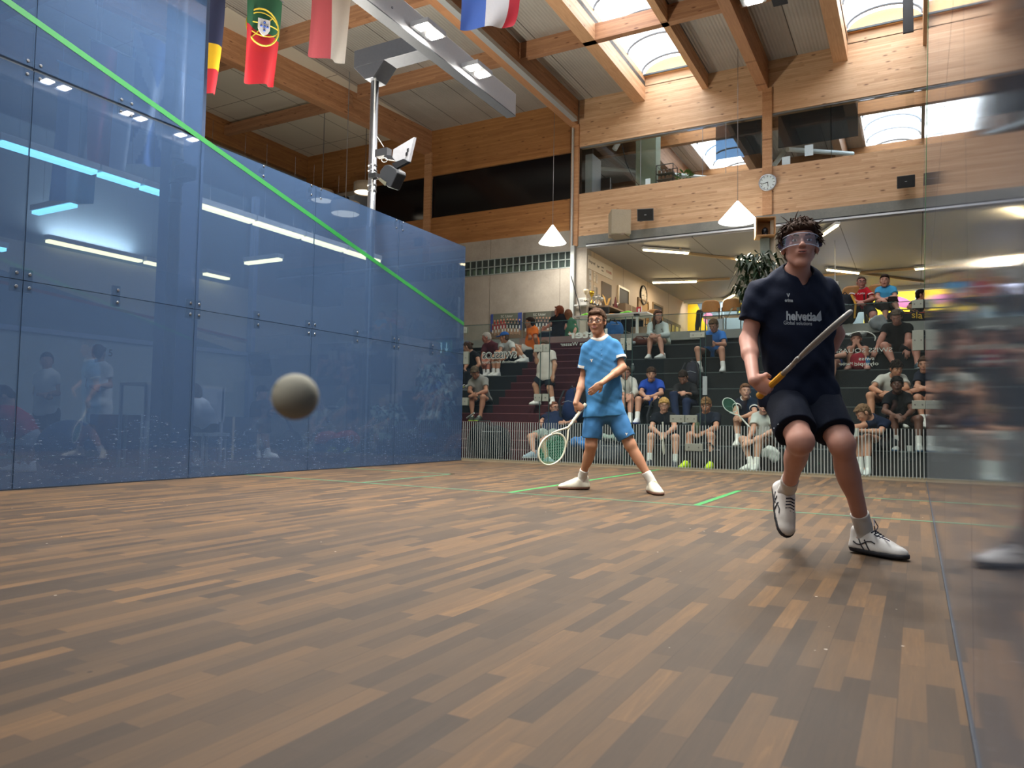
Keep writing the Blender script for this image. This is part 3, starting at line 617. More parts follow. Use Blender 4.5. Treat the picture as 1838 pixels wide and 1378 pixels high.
for x, z, dx, dz in [(.03, 2.06, .03, .05), (.05, 1.62, .045, .10), (.05, .93, .05, .06), (1.33, 1.73, .07, .055), (1.46, 1.73, .05, .055), (1.33, .99, .06, .055), (1.46, .99, .05, .055), (2.66, 1.74, .035, .085), (2.76, 1.74, .035, .085), (3.45, .70, .10, .05), (3.64, .70, .08, .05), (2.78, .35, .09, .06), (3.68, .32, .12, .05), (3.72, 1.83, .10, .035), (6.33, 2.09, .06, .05), (6.33, 1.66, .06, .12), (6.33, .90, .07, .05)]:
    m = MB(); m.box(x - dx, x + dx, 9.766, 9.782, z - dz, z + dz); m.box(x - dx, x + dx, 9.738, 9.750, z - dz, z + dz); c = m.build('hinge_plate', plate, wb, bev=.003)
    m = MB(); [m.lathe((x + a * dx * .55, 9.738, z), (0, -1, 0), [(.009, 0), (.009, .003), (.004, .003), (0, .001)], 10) for a in ((-1, 1) if dx > .05 else (0,))]; m.build('screw', mat('#4b4a44', .5), c)
part('door_handle', mat('#9aa6a4', .3, .6), wb, (3.80, 3.86, 9.72, 9.735, 1.02, 1.27))
dm, dk = mat('#7f867c', .6, name='decal_white'), mat('#15181a', .6)
R_, U_ = A([-1., 0, 0]), A([0, 0, 1.])
def decal(txt, x0, x1, z, size, mtl, sp=1.0, ext=.001): return text_on('lettering', txt, size, ((x0 + x1) / 2, 9.746, z), R_, U_, mtl, wb, ext, sp, .0)
# printed on the outside, so it reads mirrored from the court
V, Fc = text_geo('SWISSLOS', .165, .001, 1.0, .012)
def decal2(txt, cx, cz, w, h, mtl, bold=0.0, y=9.745, sp=1.0):
    V, Fc = text_geo(txt, .1, .0006, sp, bold); mx = V[:, 0].max() - V[:, 0].min(); mz = V[:, 1].max() - V[:, 1].min(); c0 = (V[:, 0].max() + V[:, 0].min()) / 2; c1 = (V[:, 1].max() + V[:, 1].min()) / 2
    W = np.stack([cx - (V[:, 0] - c0) / mx * w, y + V[:, 2], cz + (V[:, 1] - c1) / mz * h], 1); return raw('lettering', W, Fc, mtl, wb)
decal2('SWISSLOS', .655, 1.645, .62, .115, dm, .006, 9.747); decal2('SWISSLOS', .655, 1.645, .585, .085, dk, .0005, 9.744); decal2('Sportfonds Kanton Zürich', .655, 1.535, .62, .055, dm)
decal2('Uster', 2.12, 1.915, .62, .125, dm, .003); decal2('Wohnstadt am Wasser', 2.12, 1.775, .85, .055, dm); decal2('SWISS SQUASH', 5.73, 1.555, .66, .062, dm); decal2('swiss\nolympic', 5.78, 1.42, .26, .12, dm, .001); decal2('| Member', 5.56, 1.395, .18, .05, dm)
m = MB(); m.tube([(5.72 + .16 * math.cos(a), 9.747, 1.70 + .09 * math.sin(a)) for a in np.linspace(-.3, 2.6, 14)], .008, 5); m.build('lettering', dm, wb)
# ---- grandstand
H1, D1 = .3125, .47; yr = lambda n: 11.16 + (n - 1) * D1
gs = thing('grandstand', None, None, (2.5, 11.1, 0), kind='structure')
XA, XB = -.80, .60
for n in range(1, 8):
    part('seat_step', carpetK, gs, (XB, 9.0, yr(n), yr(n + 1), -.02, n * H1)); xl = -.62 if n < 3 else XA
    if n > 2: part('seat_step', carpetK, gs, (-3.4, XA, yr(n), yr(n + 1), -.02, n * H1))
    m = MB(); m.box(XB, 9.0, yr(n) - .004, yr(n) + .01, n * H1 - .012, n * H1 + .004)
    if n > 2: m.box(-3.4, XA, yr(n) - .004, yr(n) + .01, n * H1 - .012, n * H1 + .004)
    m.build('step_nosing', mat('#4b5454', .6), gs)
for k in range(1, 16):
    y0 = 11.16 + (k - 2) * D1 / 2; xl = -2.4 if k <= 5 else XA; part('stair_step', carpetR, gs, (xl, XB, y0, yr(8) if k == 15 else y0 + D1 / 2, -.02 if k < 3 else (k - 2.5) * H1 / 2, k * H1 / 2))
    part('step_nosing', mat('#7d4b4e', .7), gs, (xl, XB, y0 - .004, y0 + .012, k * H1 / 2 - .010, k * H1 / 2 + .003))
struct('floor_upper', concrete('ledge_concrete', '#8f9088', '#a9a9a0'), (-12, 14, yr(8), 27.3, 2.33, 2.5)); struct('wall_under_ledge', blackm, (-3.4, 9.0, yr(8) + .12, yr(8) + .25, 2.1, 2.33))
struct('trim_ledge', concrete('reddish_ledge', '#93807a', '#aa958d'), (-1.5, .9, yr(8) - .012, yr(8) + .0, 2.33, 2.505)); struct('wall_stand_left', conc, (-3.45, -3.3, 12.4, 17.3, -.02, 2.42))
# ---- gallery wall at y = 17.3
Y = 17.3
struct('wall_concrete', conc, (-9.2, -1.52, Y, Y + .3, 2.5, 4.66), (-9.2, -1.52, Y, Y + .3, 5.09, 5.64), (-1.52, -1.1, Y, Y + .3, 2.5, 5.2))
struct('trim_formwork_joint_1', mat('#6b645b', .9), (-3.975, -3.965, Y - .004, Y + .01, 2.5, 4.66), (-3.97, -3.96, Y - .004, Y + .01, 5.1, 5.64)); struct('trim_formwork_joint_2', MC['#6b645b_0.9_0_0_0.12_0'], (-1.855, -1.845, Y - .004, Y + .01, 2.5, 4.66)); struct('trim_formwork_joint_3', MC['#6b645b_0.9_0_0_0.12_0'], (-9, -3.97, Y - .004, Y + .01, 3.30, 3.308))
wn = thing('window_1', None, None, (-4, Y, 4.66), kind='structure'); pit = .194; m = MB(); mb2 = MB(); m3 = MB()
for i in range(24):
    for j in range(2):
        x1 = -1.52 - i * pit; z0 = 4.665 + j * .21; m.box(x1 - pit, x1 - pit + .02, Y - .01, Y + .15, z0, z0 + .21); m.box(x1 - pit, x1, Y - .01, Y + .15, z0, z0 + .018)
        mb2.box(x1 - pit + .02, x1, Y + .02, Y + .04, z0 + .018, z0 + .21)
        if j == 0: m3.box(x1 - pit + .075, x1 - .03, Y + .045, Y + .06, z0 + .03, z0 + .17)
m.box(-1.52 - 24 * pit, -1.52, Y - .01, Y + .15, 5.085, 5.10); m.build('glass_block_mortar', mat('#9aa39f', .6), wn); mb2.build('glass_block', glass('glass_block_glass', '#8fa09c', .35, '#5d6a68', .1, .08), wn); m3.build('lit_pane', mat('#d8d6a8', .5, emit=.35), wn)
part('window_back', mat('#4a5452', .7), wn, (-6.3, -1.5, Y + .16, Y + .2, 4.66, 5.10))
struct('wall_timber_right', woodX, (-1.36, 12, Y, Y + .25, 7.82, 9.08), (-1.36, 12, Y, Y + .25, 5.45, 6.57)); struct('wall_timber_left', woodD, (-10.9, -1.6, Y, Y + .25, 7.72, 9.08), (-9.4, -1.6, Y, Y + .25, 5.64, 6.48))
struct('trim_lintel', concD, (-1.36, 12, Y - .02, Y + .3, 5.16, 5.45)); struct('trim_curtain_rail', mat('#c9ccd0', .4, .5), (-1.1, 12, Y - .07, Y - .02, 5.155, 5.195)); struct('trim_curtain_rail_slot', blackm, (-1.1, 12, Y - .06, Y - .021, 5.195, 5.225))
pw = mat('#b08560', .6); 
for i, x in enumerate((-6.22, -1.55, 3.25, 8.0)): struct('trim_post_%d' % (i + 1), glulam('post_%d' % i, 'y', '#a97850', '#c89a70'), (x, x + (.24 if i == 0 else .21), Y - .06, Y + .02, 5.45 if i > 1 else 5.2, 8.4))
for i, (a, b) in enumerate([(-1.34, 3.25), (3.46, 6.62), (6.9, 8.0)]):
    w = thing('window_%d' % (i + 2), None, None, ((a + b) / 2, Y, 6.57), kind='structure'); part('glass_pane', glass('gallery_glass', '#eef2f2', .01, '#8a9a96', .01, .06) if i == 0 else MC['gallery_glass'], w, (a, b, Y + .05, Y + .06, 6.57, 7.82))
    m = MB(); m.box(a, b, Y + .03, Y + .08, 7.79, 7.82); [m.box(x - .004, x + .004, Y + .045, Y + .065, 6.57, 7.82) for x in ([.30, 1.85, 2.4] if i == 0 else [4.7])]; m.build('window_frame', mat('#8c8f90', .4, .4), w)
struct('trim_corner_post', mat('#25282b', .5), (6.62, 6.78, Y, Y + .1, 6.57, 7.82))
w = thing('window_5', None, None, (-3.8, Y, 6.48), kind='structure'); part('glass_pane', mat('#0a0d12', .15, name='black_window', var=0), w, (-5.98, -1.6, Y + .06, Y + .07, 6.48, 7.76)); w = thing('window_6', None, None, (-7.3, Y, 6.48), kind='structure'); part('glass_pane', MC['black_window'], w, (-8.15, -6.22, Y + .06, Y + .07, 6.48, 7.76))
part('window_frame', mat('#d8d0c0', .5), w, (-10.9, -8.15, Y + .1, Y + .14, 7.60, 7.76))
struct('trim_drain_pipe', mat('#b6bab8', .5, name='pipe_grey'), (-1.50, -1.40, Y - .14, Y - .06, 2.5, 5.2), (-1.50, -1.46, Y - .14, Y - .08, 5.2, 8.3))
struct('wall_far_left', mat('#3b3f45', .8), (-9.3, -9.2, Y - .1, Y + .3, -.02, 5.64), (-9.2, -3.4, Y, Y + .2, -.02, 2.5))
struct('wall_back_left', mat('#4d4a46', .85), (-12.1, -1.6, Y + 1.5, Y + 1.6, 2.3, 9.1), (-12.1, -9.3, Y + .05, Y + .25, -.02, 7.6))
# ---- roof
zc = 9.06; roof = corrugated()
struct('ceiling', roof, (-6.1, .42, -2, 27.3, zc, zc + .12), (1.85, 5.05, -2, 27.3, zc, zc + .12), (6.5, 14, -2, 27.3, zc, zc + .12), (-6.1, -3, -6, -2, zc, zc + .12), (8, 14, -6, -2, zc, zc + .12), (-3, 8, -3.4, -2, zc, zc + .12)); struct('ceiling_left', panelceil('flat_roof_panel', '#cdc5b4', .85, .3), (-12, -6.1, -6, 27.3, zc, zc + .12))  # gap behind the camera left open as an added source of sky light
def beam(name, m_, *b): return struct(name, m_, *b)
for i, x in enumerate((-1.60, 3.16, 7.95)): beam('trim_girder_%d' % (i + 1), woodY, (x, x + .22, -6, Y, 8.385, zc))
m = MB(); m.add([(-6.26, Y, 8.385), (-6.02, Y, 8.385), (-6.02, Y, zc), (-6.26, Y, zc), (-7.30, 8, 8.385), (-7.06, 8, 8.385), (-7.06, 8, zc), (-7.30, 8, zc)], [(0, 1, 2, 3), (7, 6, 5, 4), (0, 4, 5, 1), (3, 2, 6, 7), (0, 3, 7, 4), (1, 5, 6, 2)]); m.build('trim_girder_4', woodY, None, kind='structure')
beam('trim_girder_5', glulam('glulam_edge', 'y', '#7e5230', '#a27040'), (-11.05, -10.85, -6, Y, 8.36, zc)); struct('wall_left_hall', mat('#8b8983', .85), (-12.1, -11.05, -6, 18, -.02, 9.1))
for i, y in enumerate((14.0, 11.15, 7.6, 3.6)):
    beam('trim_purlin_%d' % (i + 1), glulam('purlin_%d' % i, 'x', '#8a5f44', '#b48763'), (-10.85, -6.3, y, y + .16, 8.62, 8.9), (-6.02, -1.60, y, y + .16, 8.70, zc), (-1.38, 3.16, y, y + .16, 8.70, zc), (3.38, 7.95, y, y + .16, 8.70, zc))
vg = glass('skylight_glazing', '#f4f6f8', .03, '#ffffff', .1, .03)
for si, (xa, xb) in enumerate(((.42, 1.85), (5.05, 6.5))):
    beam('trim_skylight_beam_%d' % (2 * si + 1), glulam('sky_beam_%d' % si, 'y', '#b08058', '#d8ac84'), (xa - .29, xa, -6, Y, 8.70, zc + .26)); beam('trim_skylight_beam_%d' % (2 * si + 2), MC['sky_beam_%d' % si], (xb, xb + .14, -6, Y, 8.70, zc + .26))
    w = thing('window_%d' % (si + 7), None, None, ((xa + xb) / 2, 8, zc + .2), kind='structure'); xm, hw, rise, z0 = (xa + xb) / 2, (xb - xa) / 2, .34, zc + .24; arc = lambda a, y, e=0: (xm - math.cos(a) * (hw + e), y, z0 + math.sin(a) * (rise + e))
    m = MB(); m.grid(lambda u, v: arc(math.pi * u, -6 + 33.2 * v), 16, 1); m.build('barrel_glazing', vg, w, smooth=True)
    m = MB(); [m.tube([arc(a, y) for a in np.linspace(0, math.pi, 15)], .028, 6) for y in np.arange(-5, 27, 1.05)]; m.build('rib', mat('#6d7276', .5), w)
    for yy in (17.16, 13.0 if si == 0 else 27): m = MB(); m.box(xa, xb, yy, yy + .04, z0 - .02, z0 + .02); m.build('cross_bar', mat('#3c4548', .4), w)
    m = MB(); m.prism([arc(a, Y - .06) for a in np.linspace(0, math.pi, 15)], (0, .05, 0)); m.build('end_panel', mat('#e2b57c', .6, name='plywood_end'), w)
    if si == 0: m = MB(); m.tube([(xa + .02, 11.2, z0), (xa + .02, 12.2, z0)], .02, 6); m.tube([(xa, 12.2, z0), (xm + .1, 12.9, z0 + .3)], .02, 6); m.build('opening_strut', mat('#9aa0a4', .3, .6), w)
struct('wall_skylight_end', woodX, (.42, 1.85, Y, Y + .2, zc, zc + .3), (5.05, 6.5, Y, Y + .2, zc, zc + .3))
struct('trim_cable_tray', mat('#b4b8ba', .45, .4), (-1.36, -1.24, -4, 16.9, 8.36, 8.45), (-1.37, -1.23, -4, 16.9, 8.34, 8.365))
# upper gallery room
for i, (x, y0, y1) in enumerate(((-.4, 18.5, 26), (4.35, 18, 26.5), (1.95, 18, 26.5))): beam('trim_gallery_beam_%d' % (i + 1), woodY, (x, x + .2, y0, y1, 8.35, zc))
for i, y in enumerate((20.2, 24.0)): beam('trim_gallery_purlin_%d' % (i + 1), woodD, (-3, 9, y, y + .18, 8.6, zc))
struct('wall_gallery_far', mat('#cfa877', .7, name='gallery_plywood'), (-3, 12, 27.2, 27.4, 5.3, zc)); struct('floor_gallery', mat('#8a8780', .7), (-3, 12, Y + .26, 27.2, 5.24, 5.45)); struct('wall_gallery_left', mat('#6f6c66', .8), (-3.1, -3, Y + .3, 27.2, 5.3, zc))
struct('trim_gallery_column', mat('#8b9a86', .7, name='green_column'), (-.12, .42, Y + .9, Y + 1.3, 5.45, zc)); struct('wall_gallery_partition', mat('#9aa0a0', .6), (-1.3, -1.1, Y + .3, Y + .9, 6.4, 7.7))
# room under the gallery
struct('ceiling_lower', panelceil('dark_board_ceiling', '#8f8b88', .62, .001, '#3c342e'), (-1.1, 12, Y + .0, 27.2, 5.12, 5.24)); struct('wall_side', panelceil('wall_board', '#b8a58f', .001, .45, '#5c4a3a'), (-1.25, -1.1, Y + .3, 27.2, 2.5, 5.12)); struct('wall_right_hall', mat('#b3aca2', .85), (12, 12.2, -6, 27.3, -.02, 9.1))
struct('wall_far', mat('#6c7d88', .7, name='far_wall'), (-1.25, 12, 26.95, 27.2, 2.5, 5.12))
struct('wall_front', mat('#c2bcb2', .85), (-12, 14, -6.2, -6.0, -.02, 9.1))
# ------------------------------------------------------------------ world and lights
o = None
W = bpy.data.worlds.new('World'); S.world = W; W.use_nodes = True; t = NT(W); bg = t.n['Background']; tc_ = t.new('ShaderNodeTexCoord')
n_ = t.noise(tc_.outputs['Generated'], 2.1, 5, .55, .3); c_ = t.ramp(n_, [(.38, '#86b4e4'), (.47, '#ffffff')]); t.ln(c_, bg.inputs[0]); bg.inputs[1].default_value = 3.7
def area(name, loc, d, sx, sy, e, col, portal=False, spread=math.pi, parent=None):
    l = bpy.data.lights.new(name, 'AREA'); l.shape = 'RECTANGLE'; l.size = sx; l.size_y = sy; l.energy = e; l.color = col[:3]; l.spread = spread
    o = bpy.data.objects.new(name, l); COL.objects.link(o); d = A(d, float); o.location = [float(q) for q in loc]; o.rotation_euler = Vector(d.tolist()).to_track_quat('-Z', 'Y').to_euler()
    if portal: l.cycles.is_portal = True
    if parent is not None: o.parent = parent; o.matrix_parent_inverse = Matrix.Identity(4); o.location = [float(q) for q in (A(loc) - A(parent.location))]
    return o
for i, (xa, xb) in enumerate(((.42, 1.85), (5.05, 6.5))): area('roof_opening_portal', ((xa + xb) / 2, 10.5, zc + .22), (0, 0, -1), xb - xa, 33, 1, (1, 1, 1), True)
area('roof_opening_portal', (2.5, -4.7, zc + .1), (0, 0, -1), 11, 2.6, 1, (1, 1, 1), True)  # unseen roof opening behind the camera, added to light the players from above
SK = (.92, .96, 1)
LK = globals().get('LK', 1.0)
# ------------------------------------------------------------------ lamps
led = mat('#fff8ee', .5, emit=40, name='led_emitter'); tubeW = mat('#ffe2a8', .5, emit=9, name='warm_tube'); tubeC = mat('#8fdcf2', .5, emit=3.2, name='cool_tube'); tubeN = mat('#fff0b4', .5, emit=3.2, name='neutral_tube'); alu = mat('#a4a6a8', .45, .35, var=.06, name='brushed_boom')
for side, (xb, lab) in enumerate(((1.05, 'grey sheet metal lighting boom hanging beside the left glass wall'), (4.75, 'grey sheet metal lighting boom over the right half of the court'))):
    o = thing('lighting_boom', lab, 'light boom', (xb, 6, 5.38), 'lighting booms over the court'); s = 1 if side == 0 else -1
    m = MB(); ye = 9.75 if side == 0 else 8.38; m.box(xb - .32 * s, xb - .18 * s, 1.0, ye, 5.38, 5.72); m.build('boom_box', alu, o, bev=.006); m = MB(); m.box(xb - .335 * s, xb - .178 * s, 1.0, ye, 5.365, 5.38); m.build('bottom_trim', mat('#4d5056', .5, .4), o)
    [part('bracket_bolt', steel, o, (xb - .18 * s, xb - .165 * s, y, y + .02, 5.5, 5.52)) for y in (6.62, 7.02)]
    for y in (3.5, 4.7, 5.93, 7.17, 8.34 if side == 0 else 8.16):
        l = thing('floodlight', 'twin square LED floodlight on the %s boom, number %d from the back' % ('left' if side == 0 else 'right', 5), 'floodlight', (xb, y, 5.42), 'LED floodlights on the %s boom' % ('left' if side == 0 else 'right'))
        l['label'] = 'twin square LED floodlight on the %s boom %s' % ('left' if side == 0 else 'right', {3.5: 'nearest the front wall', 4.7: 'second from the front wall', 5.93: 'in the middle of the row', 7.17: 'beside the pole bracket', 8.34: 'nearest the gallery', 8.16: 'nearest the gallery'}[y])
        del l['group']
        m = MB(); m.box(xb - .16, xb + .10, y - .20, y + .20, 5.44, 5.50); m.box(xb - .17 * s, xb - .10 * s, y - .03, y + .03, 5.46, 5.56); m.build('lamp_housing', alu, l); [part('led_panel', led, l, (xb - .10, xb + .06, y + a - .06, y + a + .06, 5.43, 5.4395)) for a in (-.12, .12)]
        area('floodlight_beam', (xb - .02, y, 5.42), (0, 0, -1), .16, .38, 34, (1, .97, .92), spread=math.radians(125), parent=l)
o = thing('floodlight_mast', 'round galvanised steel mast with a box arm behind the left glass wall', 'mast', (-.16, 7.6, -.02))
m = MB(); m.tube([(-.16, 7.6, -.02), (-.16, 7.6, 5.6)], .055, 20); m.build('pole', galv, o, smooth=True); m = MB(); m.box(-.42, .74, 7.46, 7.74, 5.42, 5.66); m.prism([(-.42, 7.46, 5.42), (-.22, 7.46, 5.22), (-.08, 7.46, 5.22), (.1, 7.46, 5.42)], (0, .28, 0)); m.build('box_arm', mat('#5f6268', .5, .5), o, bev=.005)
for z in (3.98, 4.05, 3.78, 3.70, 3.2, 1.55): m = MB(); m.lathe((-.16, 7.6, z), (0, 0, 1), [(.055, 0), (.064, .003), (.064, .02), (.055, .023)], 20); m.build('clamp_ring', steel, o)
part('cable_conduit', mat('#c9cac8', .5), o, (-.085, -.07, 7.50, 7.52, 0, 5.3))
o = thing('floodlight_mast', 'round galvanised steel mast rising behind the second glass panel from the left', 'mast', (-.25, 4.66, -.02)); m = MB(); m.tube([(-.25, 4.66, -.02), (-.25, 4.66, 6.4)], .055, 20); m.build('pole', galv, o, smooth=True)
for z in (2.75, 2.95, 3.2): m = MB(); m.lathe((-.25, 4.66, z), (0, 0, 1), [(.055, 0), (.066, .003), (.066, .04), (.055, .043)], 20); m.build('clamp_ring', steel, o)
part('hinge_arm', steel, o, (-.2, -.03, 4.60, 4.72, 2.98, 3.12))
struct('trim_column_square', mat('#3f5270', .7), (-1.05, -.72, 5.05, 5.35, -.02, 8.4)); struct('trim_white_rail_post', mat('#7d8fae', .5), (-5.0, -4.88, 9.86, 9.96, -.02, 4.9))
def strip(name, label, x, y0, y1, z, em, w=.13, ax='y', grp=None, e=0, col=(1, .95, .8)):
    c = (x, (y0 + y1) / 2, z) if ax == 'y' else ((y0 + y1) / 2, x, z); o = thing(name, label, 'ceiling lamp', c, grp)
    b = (x - w / 2, x + w / 2, y0, y1) if ax == 'y' else (y0, y1, x - w / 2, x + w / 2); part('lamp_housing', white_, o, b + (z, z + .07)); q = (b[0] + .01, b[1] - .01, b[2] + .02, b[3] - .02) ; m = MB(); m.box(*q, z - .04, z - .001); m.build('lamp_tube', em, o)
    ln_ = (y1 - y0) * .3
    for k in (-ln_, ln_): m = MB(); m.tube([(c[0], c[1] + k, z + .07) if ax == 'y' else (c[0] + k, c[1], z + .07), (c[0], c[1] + k, z + 1.1) if ax == 'y' else (c[0] + k, c[1], z + 1.1)], .0022, 4); m.build('suspension_wire', black, o)
    if grp and y1 - y0 > .8 and em is tubeN: area('ceiling_fill_light', (c[0], c[1], z + .08), (0, 0, 1), .1, (y1 - y0) * .9, 60, (1, .93, .8), parent=o)  # upward fill light added on the strips to brighten the left ceiling
    return o
G = 'strip lights beyond the left glass wall'
y = 3.55
for i, (y1, em) in enumerate(((4.55, tubeC), (5.05, tubeC), (5.82, tubeC), (6.7, tubeN), (7.6, tubeN), (8.5, tubeN), (9.33, tubeN))):
    strip('strip_light', ['cool white strip light at the left end of the long row', 'short cool white strip light left of the mast', 'cool white strip light in front of the square column', 'warm white strip light just right of the tall panel joint', 'warm white strip light left of the pale post', 'warm white strip light crossing the third panel joint', 'warm white strip light at the far end of the long row'][i], -1.4, y + .01, y1 - .01, 3.22, em, grp=G); y = y1
strip('strip_light', 'blue white strip light hanging crosswise above the standing group', 5.12, -3.6, -2.75, 3.2, tubeC, ax='x', grp=G); strip('strip_light', 'cream strip light hanging crosswise right of the pale post', 8.45, -3.5, -2.7, 3.2, tubeN, ax='x', grp=G)
strip('strip_light', 'cream strip light in the farther row, first from the left', -5.0, 6.05, 7.6, 3.2, tubeN, grp=G); strip('strip_light', 'cream strip light in the farther row, just before the mast', -5.0, 7.65, 8.3, 3.2, tubeN, grp=G); strip('strip_light', 'cream strip light in the farther row, right of the mast', -4.9, 8.75, 9.3, 3.2, tubeN, grp=G); strip('strip_light', 'cool strip light low at the left edge of the picture', -3.6, 3.9, 4.8, 2.65, tubeC, grp=G)
for i, (a, b, lab) in enumerate((((1155, 448), (1235, 454), 'warm tube light nearest the concrete corner'), ((1172, 507), (1250, 505), 'warm tube light above the white shirted woman'), ((1299, 540), (1318, 529), 'short warm tube light beside the tall plant'), ((1322, 465), (1392, 473), 'warm tube light behind the wooden camera box'), ((1485, 484), (1541, 490), 'warm tube light above the man in red'), ((1643, 483), (1662, 481), 'warm tube light at the right edge of the glass'), ((1472, 425), (1503, 404), 'warm tube light beside the navy player\'s goggles'))):
    p, q = at(*a, 'z', 5.02), at(*b, 'z', 5.02); d = nrm(q - p); r_, u_ = np.cross(d, [0, 0, 1.]), A([0, 0, 1.]); o = thing('tube_light', lab, 'ceiling lamp', (p + q) / 2, 'warm tube lights under the gallery'); m = MB(); m.obox((p + q) / 2 + u_ * .04, r_, u_, d, .05, np.linalg.norm(q - p) / 2 + .03, .03); m.build('lamp_housing', white_, o); m = MB(); m.tube([p, q], .032, 10); m.build('lamp_tube', tubeW, o)
    if i in (0, 1, 4, 3): area('tube_light_glow', (p + q) / 2 - A([0, 0, .05]), (0, 0, -1), .12, np.linalg.norm(q - p), 22, (1, .85, .64), parent=o)
struct('trim_lamp_track_1', mat('#b59b78', .6), (1.05, 1.10, 18.2, 18.25, 5.08, 5.12)); 
for i, (a, b) in enumerate((((1235, 455), (1322, 465)), ((1250, 504), (1310, 500)), ((1440, 497), (1643, 482)), ((1541, 490), (1662, 506)))):
    p, q = at(*a, 'z', 5.08), at(*b, 'z', 5.08); d = nrm(q - p); m = MB(); m.obox((p + q) / 2, np.cross(d, [0, 0, 1.]), (0, 0, 1), d, .035, np.linalg.norm(q - p) / 2, .03); m.build('trim_lamp_track_%d' % (i + 2), mat('#b59b78', .6), None, kind='structure')
for i, (u, v, lab) in enumerate(((992, 404, 'glowing white cone pendant lamp against the concrete wall left of the corner'), (1324, 361, 'glowing white cone pendant lamp hanging in front of the lintel near the wall clock'))):
    p = at(u, v, 'y', 16.3); o = thing('pendant_lamp', lab, 'pendant lamp', p - A([0, 0, .43]), 'white cone pendant lamps'); m = MB(); hw = .34 if i == 0 else .41
    m.lathe(p - A([0, 0, .45]), (0, 0, 1), [(hw - .01, .02), (hw, 0), (.02, .45), (0, .46)], 28); m.build('lamp_shade', mat('#fffdf6', .5, emit=2.6, name='glowing_shade'), o, smooth=True); m = MB(); m.tube([p, p + A([0, 0, 9.0 - p[2]])], .006, 6); m.build('cable', steel, o); area('pendant_glow', p - A([0, 0, .46]), (0, 0, -1), .5, .5, 30, (1, .95, .85), parent=o)
for i, (u, v, w, dd, lab) in enumerate(((578, 352, .30, 20, 'drum pendant lamp partly behind the tall glass joint'), (620, 375, .43, 17.8, 'largest drum pendant lamp, seen through the top of the left glass'), (655, 338, .40, 21, 'drum pendant lamp just above the glass edge beside the mast'))):
    p = dp(u, v, dd); o = thing('pendant_lamp', lab, 'pendant lamp', p - A([0, 0, .12]), 'beige drum pendant lamps'); w = 26 / F * dd if i == 1 else 20 / F * dd; m = MB(); m.lathe(p, (0, 0, 1), [(w - .01, -.13), (w, -.13), (w, .14), (w - .01, .14)], 28); m.build('lamp_shade', mat('#b5a792', .8), o, smooth=True); m = MB(); m.lathe(p, (0, 0, 1), [(0, -.08), (w - .02, -.11)], 28); m.build('diffuser', mat('#f6e6cc', .5, emit=.9), o); m = MB(); m.tube([p, p + A([0, 0, 9.0 - p[2]])], .01, 5); m.build('cable', steel, o)

vs = S.view_settings; vs.view_transform = 'Standard'; vs.look = 'None'; vs.gamma = 1; vs.use_curve_mapping = False; vs.exposure = 1.15
S.cycles.max_bounces = 7; S.cycles.diffuse_bounces = 3; S.cycles.glossy_bounces = 3; S.cycles.transparent_max_bounces = 16; S.cycles.sample_clamp_indirect = 6; S.cycles.caustics_reflective = False

o = thing('mural_fill_lamp', 'added lamp trough under the ceiling that brightens the far mural', 'ceiling lamp', (4, 26.2, 5.0)); part('lamp_housing', white_, o, (-1, 9, 26.0, 26.08, 5.0, 5.12)); area('mural_fill_light', (4, 26.12, 5.05), (0, .55, -1), 9.5, .05, 90, (1, .98, .95), parent=o)  # lamp trough added only to brighten the mural on the far wall
# ------------------------------------------------------------------ props
o = thing('squash_ball', 'white squash ball in mid-air close to the lens, in front of the left glass', 'ball', dp(530, 712, .66) - A([0, 0, .02])); m = MB(); m.ball(dp(530, 712, .66), .0205, 0, 28, 18); m.build('rubber_ball', mat('#b5b09c', .8, var=.3), o, smooth=True); m = MB(); c = dp(530, 712, .66); m.ball(c + nrm(A((-.3, -.9, .45))) * .0192, .0022, 0, 8, 6); m.build('dot', mat('#6f6c3c', .6), o)
def racket(label, butt, tip, nv, col='#e8e4cf', strc='#2f9a72', grip='#ded8c2', group=None, thr='#ded9c6', w=.215):
    butt, tip = A(butt, float), A(tip, float); d = nrm(tip - butt); L = np.linalg.norm(tip - butt); nv = nrm(A(nv) - d * np.dot(nv, d)); x = np.cross(d, nv); s = L / .686
    P = lambda a, b, c=0: butt + d * b * s + x * a * s + nv * c * s
    T = thing('squash_racket', label, 'racket', butt, group); m = MB(); hc, hl = .530, .156; w = w / 2
    hoop = [P(math.sin(a) * w * (1 - .10 * math.cos(a) * -1 * (math.cos(a) < 0)), hc + math.cos(a) * hl) for a in np.linspace(0, 2 * math.pi, 41)[:-1]]; m.tube(hoop, .0085 * s, 8, closed=True)
    for q in (-1, 1): m.tube([P(q * .090, .43), P(q * .058, .365), P(q * .02, .31), P(0, .27)], .0085 * s, 8)
    m.tube([P(0, .30), P(0, .20)], [.011 * s, .0115 * s], 8); m.build('frame', mat(col, .35, var=.05), T, smooth=True)
    m = MB(); m.tube([P(0, .21), P(0, .02)], [.0145 * s, .0155 * s], 10); m.lathe(butt, d, [(0, 0), (.018 * s, .002), (.018 * s, .022), (.0155 * s, .028)], 12); m.build('grip', mat(grip, .7, var=.1), T)
    m = MB()
    for i in range(-6, 7):
        a = i * w / 7; h_ = hl * math.sqrt(max(0, 1 - (a / w) ** 2)); m.tube([P(a, hc - h_), P(a, hc + h_)], .0013, 4)
    for i in range(-8, 9):
        b = i * hl / 9; h_ = w * math.sqrt(max(0, 1 - (b / hl) ** 2)); m.tube([P(-h_, hc + b), P(h_, hc + b)], .0013, 4)
    m.build('strings', mat(strc, .5), T); return T
